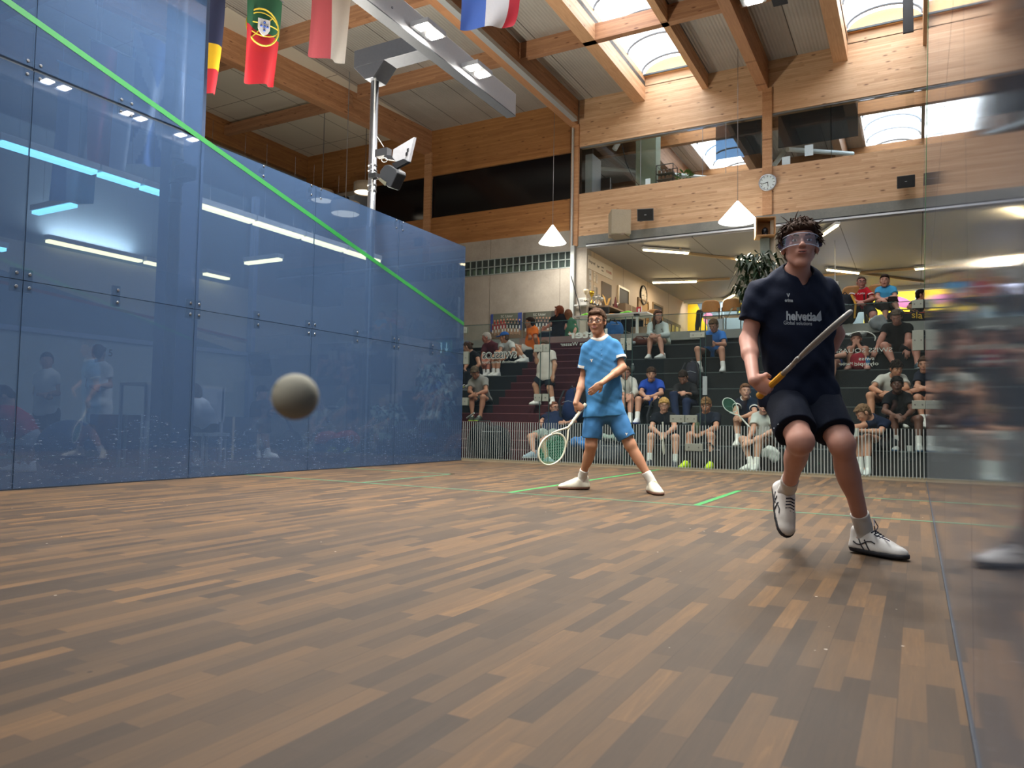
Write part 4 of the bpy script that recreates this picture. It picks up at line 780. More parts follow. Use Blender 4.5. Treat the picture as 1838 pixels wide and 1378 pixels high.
def spk(label, c, d, sz, col='#2a2c2e', nm='speaker'):
    c, d = A(c, float), nrm(d); r, u = nrm(np.cross([0, 0, 1.], d)), None; u = np.cross(d, r); w, h_, t_ = sz; o = thing('wall_speaker', label, 'speaker', c); m = MB()
    m.add([c + r * a * w * (1 if b < 0 else .8) + u * e * h_ * (1 if b < 0 else .7) - d * b * t_ for a in (-1, 1) for b in (-1, 1) for e in (-1, 1)], [(0, 1, 3, 2), (4, 6, 7, 5), (0, 4, 5, 1), (2, 3, 7, 6), (0, 2, 6, 4), (1, 5, 7, 3)]); m.build('cabinet', mat(col, .5), o, bev=.015)
    m = MB(); m.obox(c + d * (t_ + .004), r, u, d, w * .9, .003, h_ * .88); m.obox(c, r, u, d, .0, .0, .0); m.build('grille', mat('#1a1b1c', .7), o); m = MB(); m.obox(c - d * (t_ + .05), r, u, d, .03, .06, .05); m.build('bracket', steel, o)
    m = MB(); m.obox(c + d * (t_ + .008), r, u, d, w * .12, .001, h_ * .05); m.build('badge', mat('#b9bcc0', .4), o); return o
spk('dark grey speaker tilted on the timber wall beside the beige speaker box', at(1159, 385, 'y', 17.0), (.25, -1, -.35), (.20, .15, .12), '#5b5e62'); spk('black speaker on the timber wall near the right end of the gallery window', at(1626, 327, 'y', 17.05), (.02, -1, -.15), (.17, .13, .10))
c = at(1112, 402, 'y', 16.9); o = thing('speaker_box', 'beige cube shaped loudspeaker box mounted below the gallery window', 'speaker', c); m = MB(); m.obox(c, (.86, .5, 0), (0, 0, 1), (.5, -.86, 0), .24, .24, .30); m.build('cabinet', mat('#a99e88', .7), o, bev=.01); m = MB(); m.obox(c - A([0, 0, .31]), (1, 0, 0), (0, 0, 1), (0, 1, 0), .20, .20, .02); m.build('base', mat('#86796a', .7), o); part('bracket', steel, o, (c[0] - .03, c[0] + .03, 17.0, Y - .0, c[2] - .03, c[2] + .03))
# camera box on its pole
c = at(1373, 410, 'y', 16.2); o = thing('camera_box', 'open fronted wooden camera box on a grey column behind the navy player', 'camera box', c - A([0, 0, .22])); m = MB(); fx, uu, ff = nrm(A([.97, .25, 0])), A([0, 0, 1.]), nrm(A([.25, -.97, -.0])); w = .20
for a, b, ww, hh in ((0, .19, .20, .012), (0, -.19, .20, .012), (-.19, 0, .012, .19), (.19, 0, .012, .19)): m.obox(c + fx * a + uu * b, fx, uu, ff, ww, .20, hh)
m.obox(c - ff * .19, fx, uu, ff, .19, .01, .19); m.build('plywood_case', mat('#c08f5c', .6), o); m = MB(); m.ball(c + ff * .02 - uu * .07, (.07, .07, .09)); m.lathe(c - uu * .18, (0, 0, 1), [(.07, 0), (.07, .06), (.04, .08)], 16); m.build('dome_camera', mat('#14161c', .25), o, smooth=True); m = MB(); m.obox(c - uu * .03, fx, uu, ff, .175, .15, .16); 
part('mounting_clamp', black, o, (c[0] - .06, c[0] + .06, c[1] - .03, c[1] + .05, c[2] - .30, c[2] - .20))
struct('trim_grey_column', mat('#7f867c', .7), (c[0] - .09, c[0] + .10, c[1] - .05, c[1] + .2, 2.5, c[2] - .22)); struct('trim_pale_column', mat('#c3b39a', .6), (c[0] + .1, c[0] + .19, c[1] + .05, c[1] + .15, 2.5, 5.12))
def clock(label, c, d, R, rim, face='#cfdad8'):
    c = A(c, float); d = nrm(d); r_ = nrm(np.cross([0, 0, 1.], d)); r_ = -r_ if False else r_; u_ = np.cross(d, r_); o = thing('wall_clock', label, 'clock', c - A([0, 0, R])); m = MB(); m.lathe(c, d, [(R * .86, .035), (R * .9, .05), (R, .045), (R, 0)], 36); m.build('rim', mat(rim, .3, .6), o, smooth=True); m = MB(); m.lathe(c, d, [(0, .03), (R * .88, .03)], 36)
    for k in range(12): a = k * math.pi / 6; q = c + d * .034 + (r_ * math.sin(a) + u_ * math.cos(a)) * R * .74; m.obox(q, r_ * math.cos(a) - u_ * math.sin(a), r_ * math.sin(a) + u_ * math.cos(a), d, R * .022, .001 * 0 + R * .001, R * .09) if False else m.obox(q, r_ * math.cos(a) - u_ * math.sin(a), d, r_ * math.sin(a) + u_ * math.cos(a), R * .025, R * .10, .002, 1)
    m.build('dial', [mat(face, .5), black], o)
    for nm, a, L in (('hour_hand', math.radians(172), .5), ('minute_hand', math.radians(258), .72)):
        v = r_ * math.sin(a) + u_ * math.cos(a); m = MB(); m.obox(c + d * .038 + v * R * L * .45, np.cross(v, d), d, v, R * .03, R * L * .55, .002); m.build(nm, black, o)
clock('round silver rimmed wall clock on the timber post below the gallery window', at(1378, 328, 'y', Y - .07), (0, -1, 0), .195, '#b9bdc2'); clock('black rimmed wall clock on the side wall above the door', (-1.095, 21.75, 4.62), (1, 0, 0), .30, '#22201e', '#b7ab98')
# mast equipment
c = at(716, 275, 'y', 7.45); o = thing('monitor', 'back of a pale monitor cabled to the steel mast', 'screen', c - A([0, 0, .2])); n0 = nrm(A([.55, .75, .30])); r0 = nrm(np.cross([0, 0, 1.], n0)); u0 = np.cross(n0, r0); r1 = r0 * .8 + u0 * .6; r1 = nrm(r1); u1 = np.cross(n0, r1)
def tri(pts, y): return [at(u, v, 'y', y) for u, v in pts]
m = MB(); m.prism(tri([(706, 268), (743, 246), (733, 289), (712, 291), (704, 282)], 7.42), (.02, .03, .0)); m.build('back_cover', mat('#9b9ca0', .5), o); m = MB(); m.prism(tri([(703, 293), (724, 285), (733, 290), (709, 303)], 7.40), (.02, .04, .0)); m.build('lower_module', black, o)
m = MB(); [m.prism(tri([(a, b), (a + 3, b - 1), (a + 2.5, b + 5), (a - .5, b + 6)], 7.41), (0, -.006, 0)) for a, b in ((731, 267), (728.5, 274))]; m.build('port', black, o)
m = MB(); m.obox(at(688, 275, 'y', 7.5), (1, 0, 0), (0, 0, 1), (0, 1, 0), .10, .05, .05); m.obox(at(702, 284, 'y', 7.48), (1, 0, -.3), (.3, 0, 1), (0, 1, 0), .09, .04, .025); m.build('mount_arm', mat('#2b2c2f', .5), o); m = MB(); p0 = at(672, 264, 'y', 7.5); [m.tube([at(690 + 5 * math.cos(a + j), 287 + 4 * math.sin(a + j), 'y', 7.44 - .01 * j) for a in np.linspace(0, 5.2, 14)], .005, 5) for j in range(3)]; m.tube([at(677, 245, 'y', 7.5), at(689, 264, 'y', 7.47)], .005, 5); m.build('cable', mat('#b3b3ae', .5), o)
c = at(694, 316, 'y', 7.45); o = thing('speaker', 'black speaker clamped to the steel mast under the monitor', 'speaker', c - A([0, 0, .2])); m = MB(); m.prism(tri([(682, 306), (690, 296), (698, 295), (712, 304), (713, 310), (701, 336), (696, 336), (680, 320)], 7.38), (.03, .16, .0)); m.build('cabinet', mat('#24272b', .5), o, bev=.012); m = MB(); m.prism(tri([(682, 319), (694, 327), (692, 334), (680, 323)], 7.375), (0, -.008, 0)); m.build('label_plate', mat('#5c5a4a', .6), o); part('bracket', black, o, (-.10, .02, 7.45, 7.55, 3.84, 3.90))
# flags hung from the roof
def flag(label, tl, w, h_, cols, mf, seed, dirv=(0, 1, 0), sag=.18, extra=None):
    tl = A(tl, float); d = nrm(dirv); nn = np.cross(d, [0, 0, 1.]); o = thing('flag', label, 'flag', tl - A([0, 0, h_]), 'national flags hanging from the roof'); rr = random.Random(seed); ph = rr.uniform(0, 6)
    fn = lambda u, v: tl + d * (u * w * (1 - .12 * v * v)) - A([0, 0, 1.]) * (v * h_ * (1 - sag * u * v)) + nn * (.05 * math.sin(9 * u + ph + 2 * v) * (.3 + v))
    m = MB(); m.grid(fn, 26, 30, 0, mf); m.build('cloth', [mat(c, .8, var=.05, name='flag' + c) for c in cols], o, smooth=True)
    m = MB(); m.tube([tl - d * .02, tl + d * (w + .02)], .012, 6); m.tube([tl + d * w * .1, A([tl[0], tl[1], 9.05])], .003, 4); m.tube([tl + d * w * .9, A([tl[0], tl[1] + w * .9, 9.05])], .003, 4); m.build('pole', steel, o)
    if extra: extra(o, fn, nn)
def crest(o, fn, nn):
    s = nn; C0 = fn(.42, .40) + s * .07; X = nrm(fn(.6, .47) - fn(.4, .47)); Z = A([0, 0, 1.]); m = MB(); m.tube([C0 + X * .23 * math.cos(a) + Z * .27 * math.sin(a) for a in np.linspace(0, 2 * math.pi, 25)[:-1]], .014, 6, closed=True)
    for t_ in (-.5, .2, .9): m.tube([C0 + X * .23 * math.cos(a) + Z * (.27 * math.sin(a) * math.sin(t_) + 0) for a in np.linspace(0, math.pi, 12)], .009, 5)
    m.tube([C0 - X * .16 - Z * .2, C0 + X * .16 + Z * .2], .009, 5); m.build('armillary_ring', mat('#c9b23c', .6), o); m = MB(); s_ = [C0 + s * .02 + X * a * .085 + Z * b for a, b in ((-1, .11), (1, .11), (1, -.04), (.6, -.10), (0, -.14), (-.6, -.10), (-1, -.04))]; m.prism(s_, s * .01); [m.ball(C0 + s * .035 + X * a + Z * b, .018, 1) for a, b in ((0, 0), (0, .06), (0, -.06), (.045, 0), (-.045, 0))]; m.build('shield', [mat('#d9d9d6', .6), mat('#2d4d9c', .6)], o)
p = at(442, -45, 'x', -2.0); 
flag('green and red flag with a round yellow crest hanging left of the centre', at(443, -40, 'x', -2.0), .68, 1.52, ('#1f5a3c', '#b3202c'), lambda u, v: 0 if v < .42 + .02 * u else 1, 1, extra=crest, sag=.12)
flag('blue, yellow and red flag half hidden by the tall left glass panel', at(345, -60, 'x', -2.4), .56, 1.78, ('#1d2544', '#c9a41a', '#a92330'), lambda u, v: 0 if v < .53 else (1 if v < .78 else 2), 2, sag=.1)
flag('red and white flag hanging behind the top of the steel mast', at(560, -80, 'x', -2.0), .95, 1.62, ('#b5535c', '#c6c3bd'), lambda u, v: 0 if u < .5 else 1, 3, sag=.15)
flag('blue, white and red flag with its lower edge at the top of the picture', at(852, -60, 'x', .0) - A([.25, 0, .1]), 1.1, .9, ('#4a6fc0', '#d8d8d6', '#b51f30'), lambda u, v: 0 if u < .42 else (1 if u < .8 else 2), 4, dirv=(.55, .8, 0), sag=.35)
flag('blue flag with a white diagonal cross seen through the upper left glass', at(242, 50, 'x', -1.6), .62, 1.6, ('#27508f', '#8f9db3'), lambda u, v: 1 if abs(abs(u - .5) * 2 - abs(v - .5) * 2) < .22 else 0, 5, sag=.08)
flag('red flag seen dimly through the upper left glass beside the blue one', at(165, 70, 'x', -1.6), .5, 1.5, ('#7c2a44', '#8f9db3'), lambda u, v: 0 if u < .6 else 1, 6, sag=.05)
flag('pale flag seen dimly through the glass left of the red one', at(105, 110, 'x', -1.7), .5, 1.5, ('#8b98ab', '#5d6f93'), lambda u, v: 0 if u > .3 else 1, 7, sag=.05)
# black panel hanging at the top right, blinds, gallery things
c = at(1630, 20, 'y', 15.5); o = thing('black_banner', 'narrow black panel hanging in front of the right skylight', 'banner', c - A([0, 0, .4])); part('board', black, o, (c[0] - .09, c[0] + .09, 15.48, 15.53, c[2] - .42, 9.05))
for a, b, lab in (((1285, 205), (1366, 235), 'dark roller blind over the right half of the first gallery window'), ((1397, 178), (1540, 228), 'dark roller blind in the gallery window right of the clock post')):
    p, q = at(a[0], a[1], 'y', Y + .35), at(b[0], b[1], 'y', Y + .35); o = thing('roller_blind', lab, 'blind', (p[0], Y + .35, q[2])); part('blind_cloth', mat('#23272c', .8), o, (p[0], q[0], Y + .34, Y + .36, 7.05 if a[0] < 1300 else 7.10, 7.95)); part('blind_roller', mat('#3a3d40', .5), o, (p[0], q[0], Y + .32, Y + .38, 7.95, 8.02))
o = thing('display_rack', 'black wire lantern shaped rack of small jars on the gallery sill', 'rack', (.86, Y + .5, 6.5)); m = MB(); x0, x1, y0, y1, z0, z1 = .62, 1.05, Y + .32, Y + .7, 6.45, 7.12
for a in (x0, x1):
    for b in (y0, y1): m.tube([(a, b, z0), (a, b, z1)], .012, 6)
for zz in (z0, z1): m.tube([(x0, y0, zz), (x1, y0, zz), (x1, y1, zz), (x0, y1, zz)], .012, 6, closed=True)
m.build('wire_frame', black, o); m = MB(); [m.box(x0, x1, y0, y1, z, z + .01) for z in (6.6, 6.75, 6.9)]; m.build('rack_shelf', mat('#6b6e62', .5), o)
m = MB(); [m.lathe((x, y, z), (0, 0, 1), [(0, 0), (.04, 0), (.04, .08), (.02, .10), (0, .10)], 10) for x in (.69, .79, .89, .98) for y in (Y + .38, Y + .6) for z in (6.46, 6.61, 6.76, 6.91)]; m.build('jar', mat('#7c5a41', .5), o, kind='stuff')
def leaves(m, c, n, R, L, wd, rr, up=.3, mi=0, drop=.3):
    c = A(c, float)
    for _ in range(n):
        a = rr.uniform(0, 2 * math.pi); e = rr.uniform(-.5, 1.0) + up; d = nrm(A([math.cos(a), math.sin(a), e])); p = c + d * rr.uniform(.1, 1) * A(R) if hasattr(R, '__len__') else c + d * rr.uniform(.1, R); l = L * rr.uniform(.7, 1.2); s = nrm(np.cross(d, [0, 0, 1.]) + A([0, 0, rr.uniform(-.3, .3)])); q = p + d * l * .5; t_ = p + d * l - A([0, 0, drop * l]); m.add([p, q + s * wd, t_, q - s * wd], [(0, 1, 2, 3)], mi)
leaf = mat('#1f3a1c', .45, var=.4, sc=12, name='leaf_dark'); leafb = mat('#4f8a2c', .5, var=.3, name='leaf_light')
rr = random.Random(3); o = thing('potted_plant', 'small bright green plant on the gallery sill beside the jar rack', 'plant', (1.32, Y + .4, 6.5)); m = MB(); leaves(m, (1.32, Y + .4, 6.72), 70, .16, .14, .025, rr); m.build('foliage', leafb, o); m = MB(); m.lathe((1.32, Y + .4, 6.45), (0, 0, 1), [(0, 0), (.07, 0), (.09, .16), (0, .16)], 14); m.build('pot', mat('#4a4540', .6), o)
for i, (a, b, c2, lab) in enumerate((((1452, 270), .085, 7.1, 'white paper sheet stuck on the gallery window above the clock'), ((1411, 291), .085, 6.62, 'white paper sheet at the bottom of the gallery window right of the post'), ((1163, 327), .06, 6.7, 'pale blue paper sheet beside the jar rack on the gallery window'))):
    p = at(a[0], a[1], 'y', Y + .045); part('paper_sheet', mat('#cfe0e4', .7), None, (p[0] - b * 1.05, p[0] + b * 1.05, Y + .040, Y + .045, p[2] - b * 1.4, p[2] + b * 1.5), label=lab, category='paper')
for i, (a, b, lab) in enumerate((((1390, 296), (1407, 273), 'white pipe rising behind the gallery window right of the clock post'), ((1413, 268), (1530, 276), 'long white pipe running behind the right gallery window'), ((1046, 300), (1165, 308), 'white ceiling pipe behind the left end of the gallery window'), ((1170, 310), (1300, 322), 'white ceiling pipe behind the jar rack'))):
    p, q = at(*a, 'y', Y + 2.0), at(*b, 'y', Y + 2.2 + 2.5 * (i > 0)); m = MB(); m.tube([p, q], .06, 10); m.build('ceiling_pipe', mat('#cdd6d2', .5), None, label=lab, category='pipe')
o = thing('track_spotlight', 'white cylindrical spotlight with its dangling cable behind the gallery window', 'spotlight', at(1108, 262, 'y', Y + .6)); m = MB(); p = at(1108, 262, 'y', Y + .6); m.tube([p + A([.02, 0, .07]), p + A([-.06, -.05, -.10])], .07, 14); m.build('lamp_head', white_, o); m = MB(); m.tube([p + A([.1, 0, .12]), p + A([.25, 0, -.5]), p + A([.45, 0, -.95]), p + A([.62, 0, -1.15])], .012, 5); m.build('cable', black, o)
for i, (u, lab) in enumerate(((1062, 'dark office chair back at the left end of the gallery'), (1085, 'dark monitor back on the gallery desk'))):
    p = at(u, 338 - 4 * i, 'y', Y + 1.0); o = thing('monitor' if i else 'office_chair', lab, 'monitor' if i else 'chair', p - A([0, 0, .3])); part('screen' if i else 'backrest', black, o, (p[0] - .16, p[0] + .16, Y + 1, Y + 1.06, p[2] - .1, p[2] + (.22 if i else .5))); part('stand' if i else 'frame', steel, o, (p[0] - .03, p[0] + .03, Y + 1.06, Y + 1.1, 5.45, p[2] + .1))
# under gallery: banners, posters, cabinet, trophies, doors
def wallp(name, label, cat, y0, y1, z0, z1, m_, t_=.012, x=-1.095):
    o = thing(name, label, cat, (x, (y0 + y1) / 2, z0)); part('panel', m_, o, (x, x + t_, y0, y1, z0, z1)); return o
X0 = -1.098; R2, U2 = A([0, 1., 0]), A([0, 0, 1.])
o = wallp('sponsor_banner', 'long white banner with small black and red writing at the top of the side wall', 'banner', 17.35, 19.1, 4.62, 4.96, mat('#cfc4b4', .7, name='banner'))
for t_, y, z, s, c_ in (('Bürgerasyl', 17.62, 4.82, .10, black), ('Jäger', 18.05, 4.80, .09, black), ('Sportbau', 18.35, 4.83, .05, black), ('Garage', 18.35, 4.74, .05, black), ('OCHSNER', 18.82, 4.78, .09, mat('#a02a24', .6))): text_on('lettering', t_, s, (X0 + .016, y, z), R2, U2, c_, o, .001)
for i, (y, z, w, h_, col, lab) in enumerate(((17.52, 4.48, .15, .26, '#c4c0ba', 'white notice with black figures at the top left of the side wall posters'), (17.52, 4.17, .14, .22, '#b8b2ac', 'pale notice below the one with black figures'), (17.80, 4.48, .13, .26, '#c9bfae', 'cream sheet in the middle of the notices'), (17.98, 4.45, .12, .24, '#bdb3a6', 'printed sheet right of the cream one'), (17.82, 4.12, .12, .25, '#c3bbae', 'cream sheet low in the middle of the notices'), (17.99, 4.10, .12, .25, '#8f877d', 'grey sheet above the trophies'))):
    o = wallp('notice_sheet', lab, 'notice', y - w / 2, y + w / 2, z - h_ / 2, z + h_ / 2, mat(col, .7), .006); m = MB(); [m.box(X0 + .006, X0 + .009, y - w * .35, y + w * (.35 - .2 * (k % 2)), z + h_ * (.3 - .16 * k), z + h_ * (.3 - .16 * k) + .012) for k in range(4)]
    if i == 0: m.prism([(X0 + .006, y - .04, z - .02), (X0 + .006, y - .01, z - .02), (X0 + .006, y - .025, z + .05)], (.003, 0, 0)); m.prism([(X0 + .006, y + .01, z - .02), (X0 + .006, y + .04, z - .02), (X0 + .006, y + .025, z + .05)], (.003, 0, 0))
    m.build('printed_line', mat('#4a4644', .7), o)
o = wallp('poster', 'dark brown poster with a glowing gold shape above the trophy shelf', 'poster', 18.32, 19.05, 3.62, 4.46, mat('#4c3b2c', .6), .01); m = MB(); g0 = (X0 + .012, 18.68, 4.0)
m.prism([(X0 + .012, 18.36, 4.10), (X0 + .012, 18.55, 4.05), (X0 + .012, 18.68, 3.86), (X0 + .012, 18.80, 4.05), (X0 + .012, 19.0, 4.12), (X0 + .012, 18.86, 3.95), (X0 + .012, 18.68, 3.76), (X0 + .012, 18.5, 3.93)], (.004, 0, 0)); m.build('gold_shape', mat('#e5b24c', .5), o); m = MB(); m.prism([(X0 + .011, 18.4, 3.64), (X0 + .011, 18.95, 3.64), (X0 + .011, 18.68, 3.80)], (.004, 0, 0)); m.build('printed_shape', mat('#8f5a36', .6), o)
def door(n, y0, y1, z1, frame_, leafc, depth=.1):
    o = thing('door_%d' % n, None, None, (-1.1, (y0 + y1) / 2, 2.5), kind='structure'); m = MB(); m.box(-1.11, -1.06, y0 - .06, y0, 2.5, z1 + .06); m.box(-1.11, -1.06, y1, y1 + .06, 2.5, z1 + .06); m.box(-1.11, -1.06, y0, y1, z1, z1 + .06); m.build('door_frame', frame_, o); part('door_leaf', leafc, o, (-1.10, -1.085, y0, y1, 2.5, z1)); return o
door(1, 19.6, 20.4, 4.5, mat('#d8c4a0', .4), mat('#0d0c0c', .6)); door(2, 21.3, 22.2, 4.42, mat('#6b5130', .5), mat('#8a6c44', .5)); door(3, 22.75, 23.7, 4.50, mat('#7a6548', .5), mat('#231d1a', .5)); w = thing('window_9', None, None, (-1.09, 25, 3.2), kind='structure'); part('glass_pane', mat('#8f917c', .2), w, (-1.095, -1.085, 24.4, 25.9, 3.1, 4.1)); m = MB(); [m.box(-1.10, -1.07, y, y + .06, 3.1, 4.1) for y in (24.3, 24.75, 25.2, 25.7)]; m.box(-1.1, -1.07, 24.3, 25.9, 4.1, 4.2); m.build('window_frame', mat('#5b5348', .5), w); part('door_leaf', mat('#5a5046', .5), w, (-1.095, -1.07, 23.8, 24.25, 3.2, 4.2))
# cabinet with trophies along the side wall
o = thing('display_cabinet', 'black open cabinet with a wooden top carrying trophies along the side wall', 'cabinet', (-.8, 18.4, 2.5)); part('top_board', mat('#7a6550', .5), o, (-1.08, -.52, 17.45, 20.2, 3.60, 3.64)); m = MB(); m.box(-1.08, -1.04, 17.45, 20.2, 2.5, 3.6); [m.box(-1.08, -.54, y, y + .04, 2.5, 3.6) for y in (17.45, 18.3, 19.2, 20.15)]; m.box(-1.08, -.54, 17.45, 20.2, 3.1, 3.13); m.build('carcass', black, o)
gold, silver = mat('#c9a33c', .25, .9, name='gold'), mat('#b9b9b6', .2, .9, name='silver')
for i, (u, v, hh, mm, lab) in enumerate(((1062, 538, .32, gold, 'tall gold trophy cup on the cabinet'), (1067, 541, .22, silver, 'small silver trophy right of the gold cup'), (1073, 538, .28, silver, 'round silver trophy plate in the middle of the cabinet'), (1079, 541, .26, silver, 'two handled silver trophy'), (1107, 535, .30, silver, 'white trophy figure beside the cardboard box'), (1052, 533, .30, mat('#d8c8a8', .4), 'pale glass trophy at the left end of the cabinet'))):
    p = at(u, v, 'x', -.85); p[2] = 3.64; o = thing('trophy', lab, 'trophy', p, 'trophies on the cabinet'); m = MB(); m.lathe(p, (0, 0, 1), [(0, 0), (.05, 0), (.05, .03), (.012, .05), (.010, hh * .5), (.03, hh * .58), (.07, hh * .8), (.06, hh), (.055, hh), (0, hh * .65)], 18); m.build('cup', mm, o, smooth=True); part('plinth', black, o, (p[0] - .045, p[0] + .045, p[1] - .045, p[1] + .045, 3.64, 3.665)); m = MB(); [m.tube([p + A([0, s * .06, hh * .92]), p + A([0, s * .10, hh * .85]), p + A([0, s * .06, hh * .7])], .006, 6) for s in (-1, 1)]; m.build('handle', mm, o)
def cbox(label, x0, x1, y0, y1, z0, z1, col='#96806a', cat='box', nm='cardboard_box'):
    o = thing(nm, label, cat, ((x0 + x1) / 2, (y0 + y1) / 2, z0)); part('carton', mat(col, .8), o, (x0, x1, y0, y1, z0, z1)); m = MB(); m.box(x0 - .001, x1 + .001, (y0 + y1) / 2 - .02, (y0 + y1) / 2 + .02, z0 + .01, z1 + .002); m.build('tape', mat('#b8a88c', .5), o); return o
cbox('long brown cardboard box on the cabinet beside the dark doorway', -1.0, -.62, 18.9, 19.9, 3.64, 3.92, '#7d6a56'); cbox('paler cardboard carton at the right end of the cabinet', -.95, -.55, 19.95, 20.25, 3.64, 3.90, '#a8957b'); m = MB(); o = thing('pennant', 'dark red pennant leaning between the trophies', 'pennant', (-.8, 18.62, 3.64)); m.prism([(-.8, 18.4, 3.64), (-.8, 18.85, 3.64), (-.8, 18.58, 4.05)], (.01, 0, 0)); m.build('pennant_cloth', mat('#5a2028', .8), o)
o = thing('fuse_box', 'small white electrical box on the concrete corner with a grey conduit', 'electrical box', (-1.3, 17.2, 4.0)); p = at(1046, 542, 'y', 17.2); part('cover', mat('#c9c8c2', .5), o, (p[0] - .12, p[0] + .14, 17.12, 17.3, p[2] - .10, p[2] + .10), bev=.01); part('conduit', mat('#b6bab8', .5), o, (-1.5, p[0] - .1, 17.2, 17.24, p[2] - .09, p[2] - .05)); text_on('lettering', 'S2', .08, (p[0], 17.118, p[2] + .02), (1, 0, 0), (0, 0, 1), black, o)
m = MB(); m.tube([at(1025, 495, 'y', 17.05), at(1032, 520, 'y', 17.05), at(1040, 550, 'y', 17.05), at(1043, 575, 'y', 17.05)], .012, 6); m.build('hanging_cable', black, None, label='black cable hanging down the concrete corner to the table', category='cable')
# team photographs on the concrete wall
def team(label, u0, v0, u1, v1, bgc, sky, colsets, seed):
    a, b = at(u0, v0, 'y', Y - .02), at(u1, v1, 'y', Y - .02); x0, x1, z1_, z0_ = a[0], b[0], a[2], b[2]; o = thing('team_photo', label, 'photograph', ((x0 + x1) / 2, Y, z0_)); rr = random.Random(seed); W_, H_ = x1 - x0, z1_ - z0_; fx = lambda a: x0 + a * W_; fz = lambda a: z0_ + a * H_; m = MB(); ms = [mat(c, .5) for c in bgc]; n = len(ms)
    m.box(x0, x1, Y - .02, Y, z0_, z1_, 0); m.box(fx(0), fx(1), Y - .022, Y - .02, fz(0), fz(.42), 1); m.box(fx(.0), fx(.08), Y - .0225, Y - .02, fz(.3), fz(1), 2); m.box(fx(.88), fx(1), Y - .0225, Y - .02, fz(.3), fz(1), 2)
    for i in range(18):
        cx = .08 + .86 * i / 17 + rr.uniform(-.01, .01); r2 = rr.random(); zt = .62 + .14 * (i % 2) - .1 * abs(cx - .5); cs = colsets[0 if cx < .48 else 1]; m.box(fx(cx - .022), fx(cx + .022), Y - .024 - .0003 * (i % 2), Y - .02, fz(zt - .22), fz(zt - .03), cs); m.lathe((fx(cx), Y - .024, fz(zt)), (0, -1, 0), [(.026, 0), (.026, .001), (0, .001)], 8, 3); m.box(fx(cx - .02), fx(cx + .02), Y - .024, Y - .02, fz(zt - .34), fz(zt - .22), 4); m.box(fx(cx - .018), fx(cx - .006), Y - .024, Y - .02, fz(.12 + .1 * r2), fz(zt - .34), 3); m.box(fx(cx + .004), fx(cx + .016), Y - .024, Y - .02, fz(.12 + .1 * r2), fz(zt - .34), 3)
    m.build('print', ms, o)
    text_on('lettering', 'SC Uster', .10, (fx(.52), Y - .026, fz(.88)), (1, 0, 0), (0, 0, 1), mat('#b9bdb4', .6), o, .0005)
team('team photograph with red and black shirted players and blue side bands', 881, 564, 936, 606, ['#5f6458', '#765f4c', '#3c4d8a', '#b98e74', '#d0cdc8', '#9c2e30', '#23262c'], 0, (5, 6), 1)
team('team photograph in darker tones partly hidden by the boy in orange', 939, 561, 996, 603, ['#4f5148', '#6a5546', '#3c3a38', '#a8826c', '#bdb9b4', '#2a292c', '#35303a'], 0, (5, 6), 2)
# mural on the far wall
o = thing('wall_mural', 'colourful sports mural with yellow fields on the far wall', 'mural', (2, 26.93, 2.5)); m = MB(); yy = 26.90
m.prism([(-1.2, yy, 2.5), (.35, yy, 2.5), (-.75, yy, 5.1), (-1.2, yy, 5.1)], (0, .03, 0), 0); m.prism([(4.6, yy, 2.5), (6.3, yy, 2.5), (6.3, yy, 5.1), (4.9, yy, 5.1)], (0, .03, 0), 0); m.box(6.3, 9, yy + .01, yy + .03, 2.5, 5.1, 3); m.prism([(.7, yy, 4.7), (1.0, yy, 4.7), (.85, yy, 5.1)], (0, .02, 0), 0); m.prism([(1.55, yy, 4.85), (1.9, yy, 4.9), (1.95, yy, 5.1), (1.7, yy, 5.1)], (0, .02, 0), 1)
m.ball((-.35, yy, 4.55), (.18, .01, .22), 1); m.ball((5.9, yy, 4.75), (.34, .01, .16), 2, M=A([[.9, 0, .4], [0, 1, 0], [-.4, 0, .9]])); m.box(2.6, 3.5, yy, yy + .02, 3.9, 4.9, 3); m.box(.1, .2, yy, yy + .02, 4.0, 5.1, 3); m.box(-1.2, 9, yy + .02, yy + .035, 2.5, 5.1, 4); m.build('painted_field', [mat('#f2c918', .6), mat('#e07aa0', .6), mat('#a85c8c', .6), mat('#a9bccb', .6), mat('#6c7d88', .7)], o)
o = thing('television', 'bright lit screen seen behind the navy player on the upper level', 'screen', (4.75, 21.9, 3.6)); p, q = at(1492, 530, 'y', 22), at(1526, 556, 'y', 22); part('screen', mat('#dfe4ff', .4, emit=3.2, name='tv_glow'), o, (p[0], q[0] + .1, 21.96, 21.98, q[2], p[2])); part('casing', black, o, (p[0] - .04, q[0] + .14, 21.98, 22.05, q[2] - .04, p[2] + .04)); part('stand', black, o, (4.4, 4.5, 21.98, 22.05, 2.5, q[2]))
o = thing('hanging_projector', 'white projector hanging under the ceiling beside the navy shoulder', 'projector', at(1499, 513, 'y', 19)); p = at(1499, 513, 'y', 19); part('casing', mat('#b4b8bd', .5), o, (p[0] - .09, p[0] + .09, 18.9, 19.1, p[2] - .12, p[2] + .10), bev=.01); part('tray', mat('#8f9296', .5), o, (p[0] - .14, p[0] + .14, 18.85, 19.15, p[2] - .15, p[2] - .13)); part('ceiling_rod', steel, o, (p[0] - .01, p[0] + .01, 19, 19.02, p[2] + .1, 5.12))
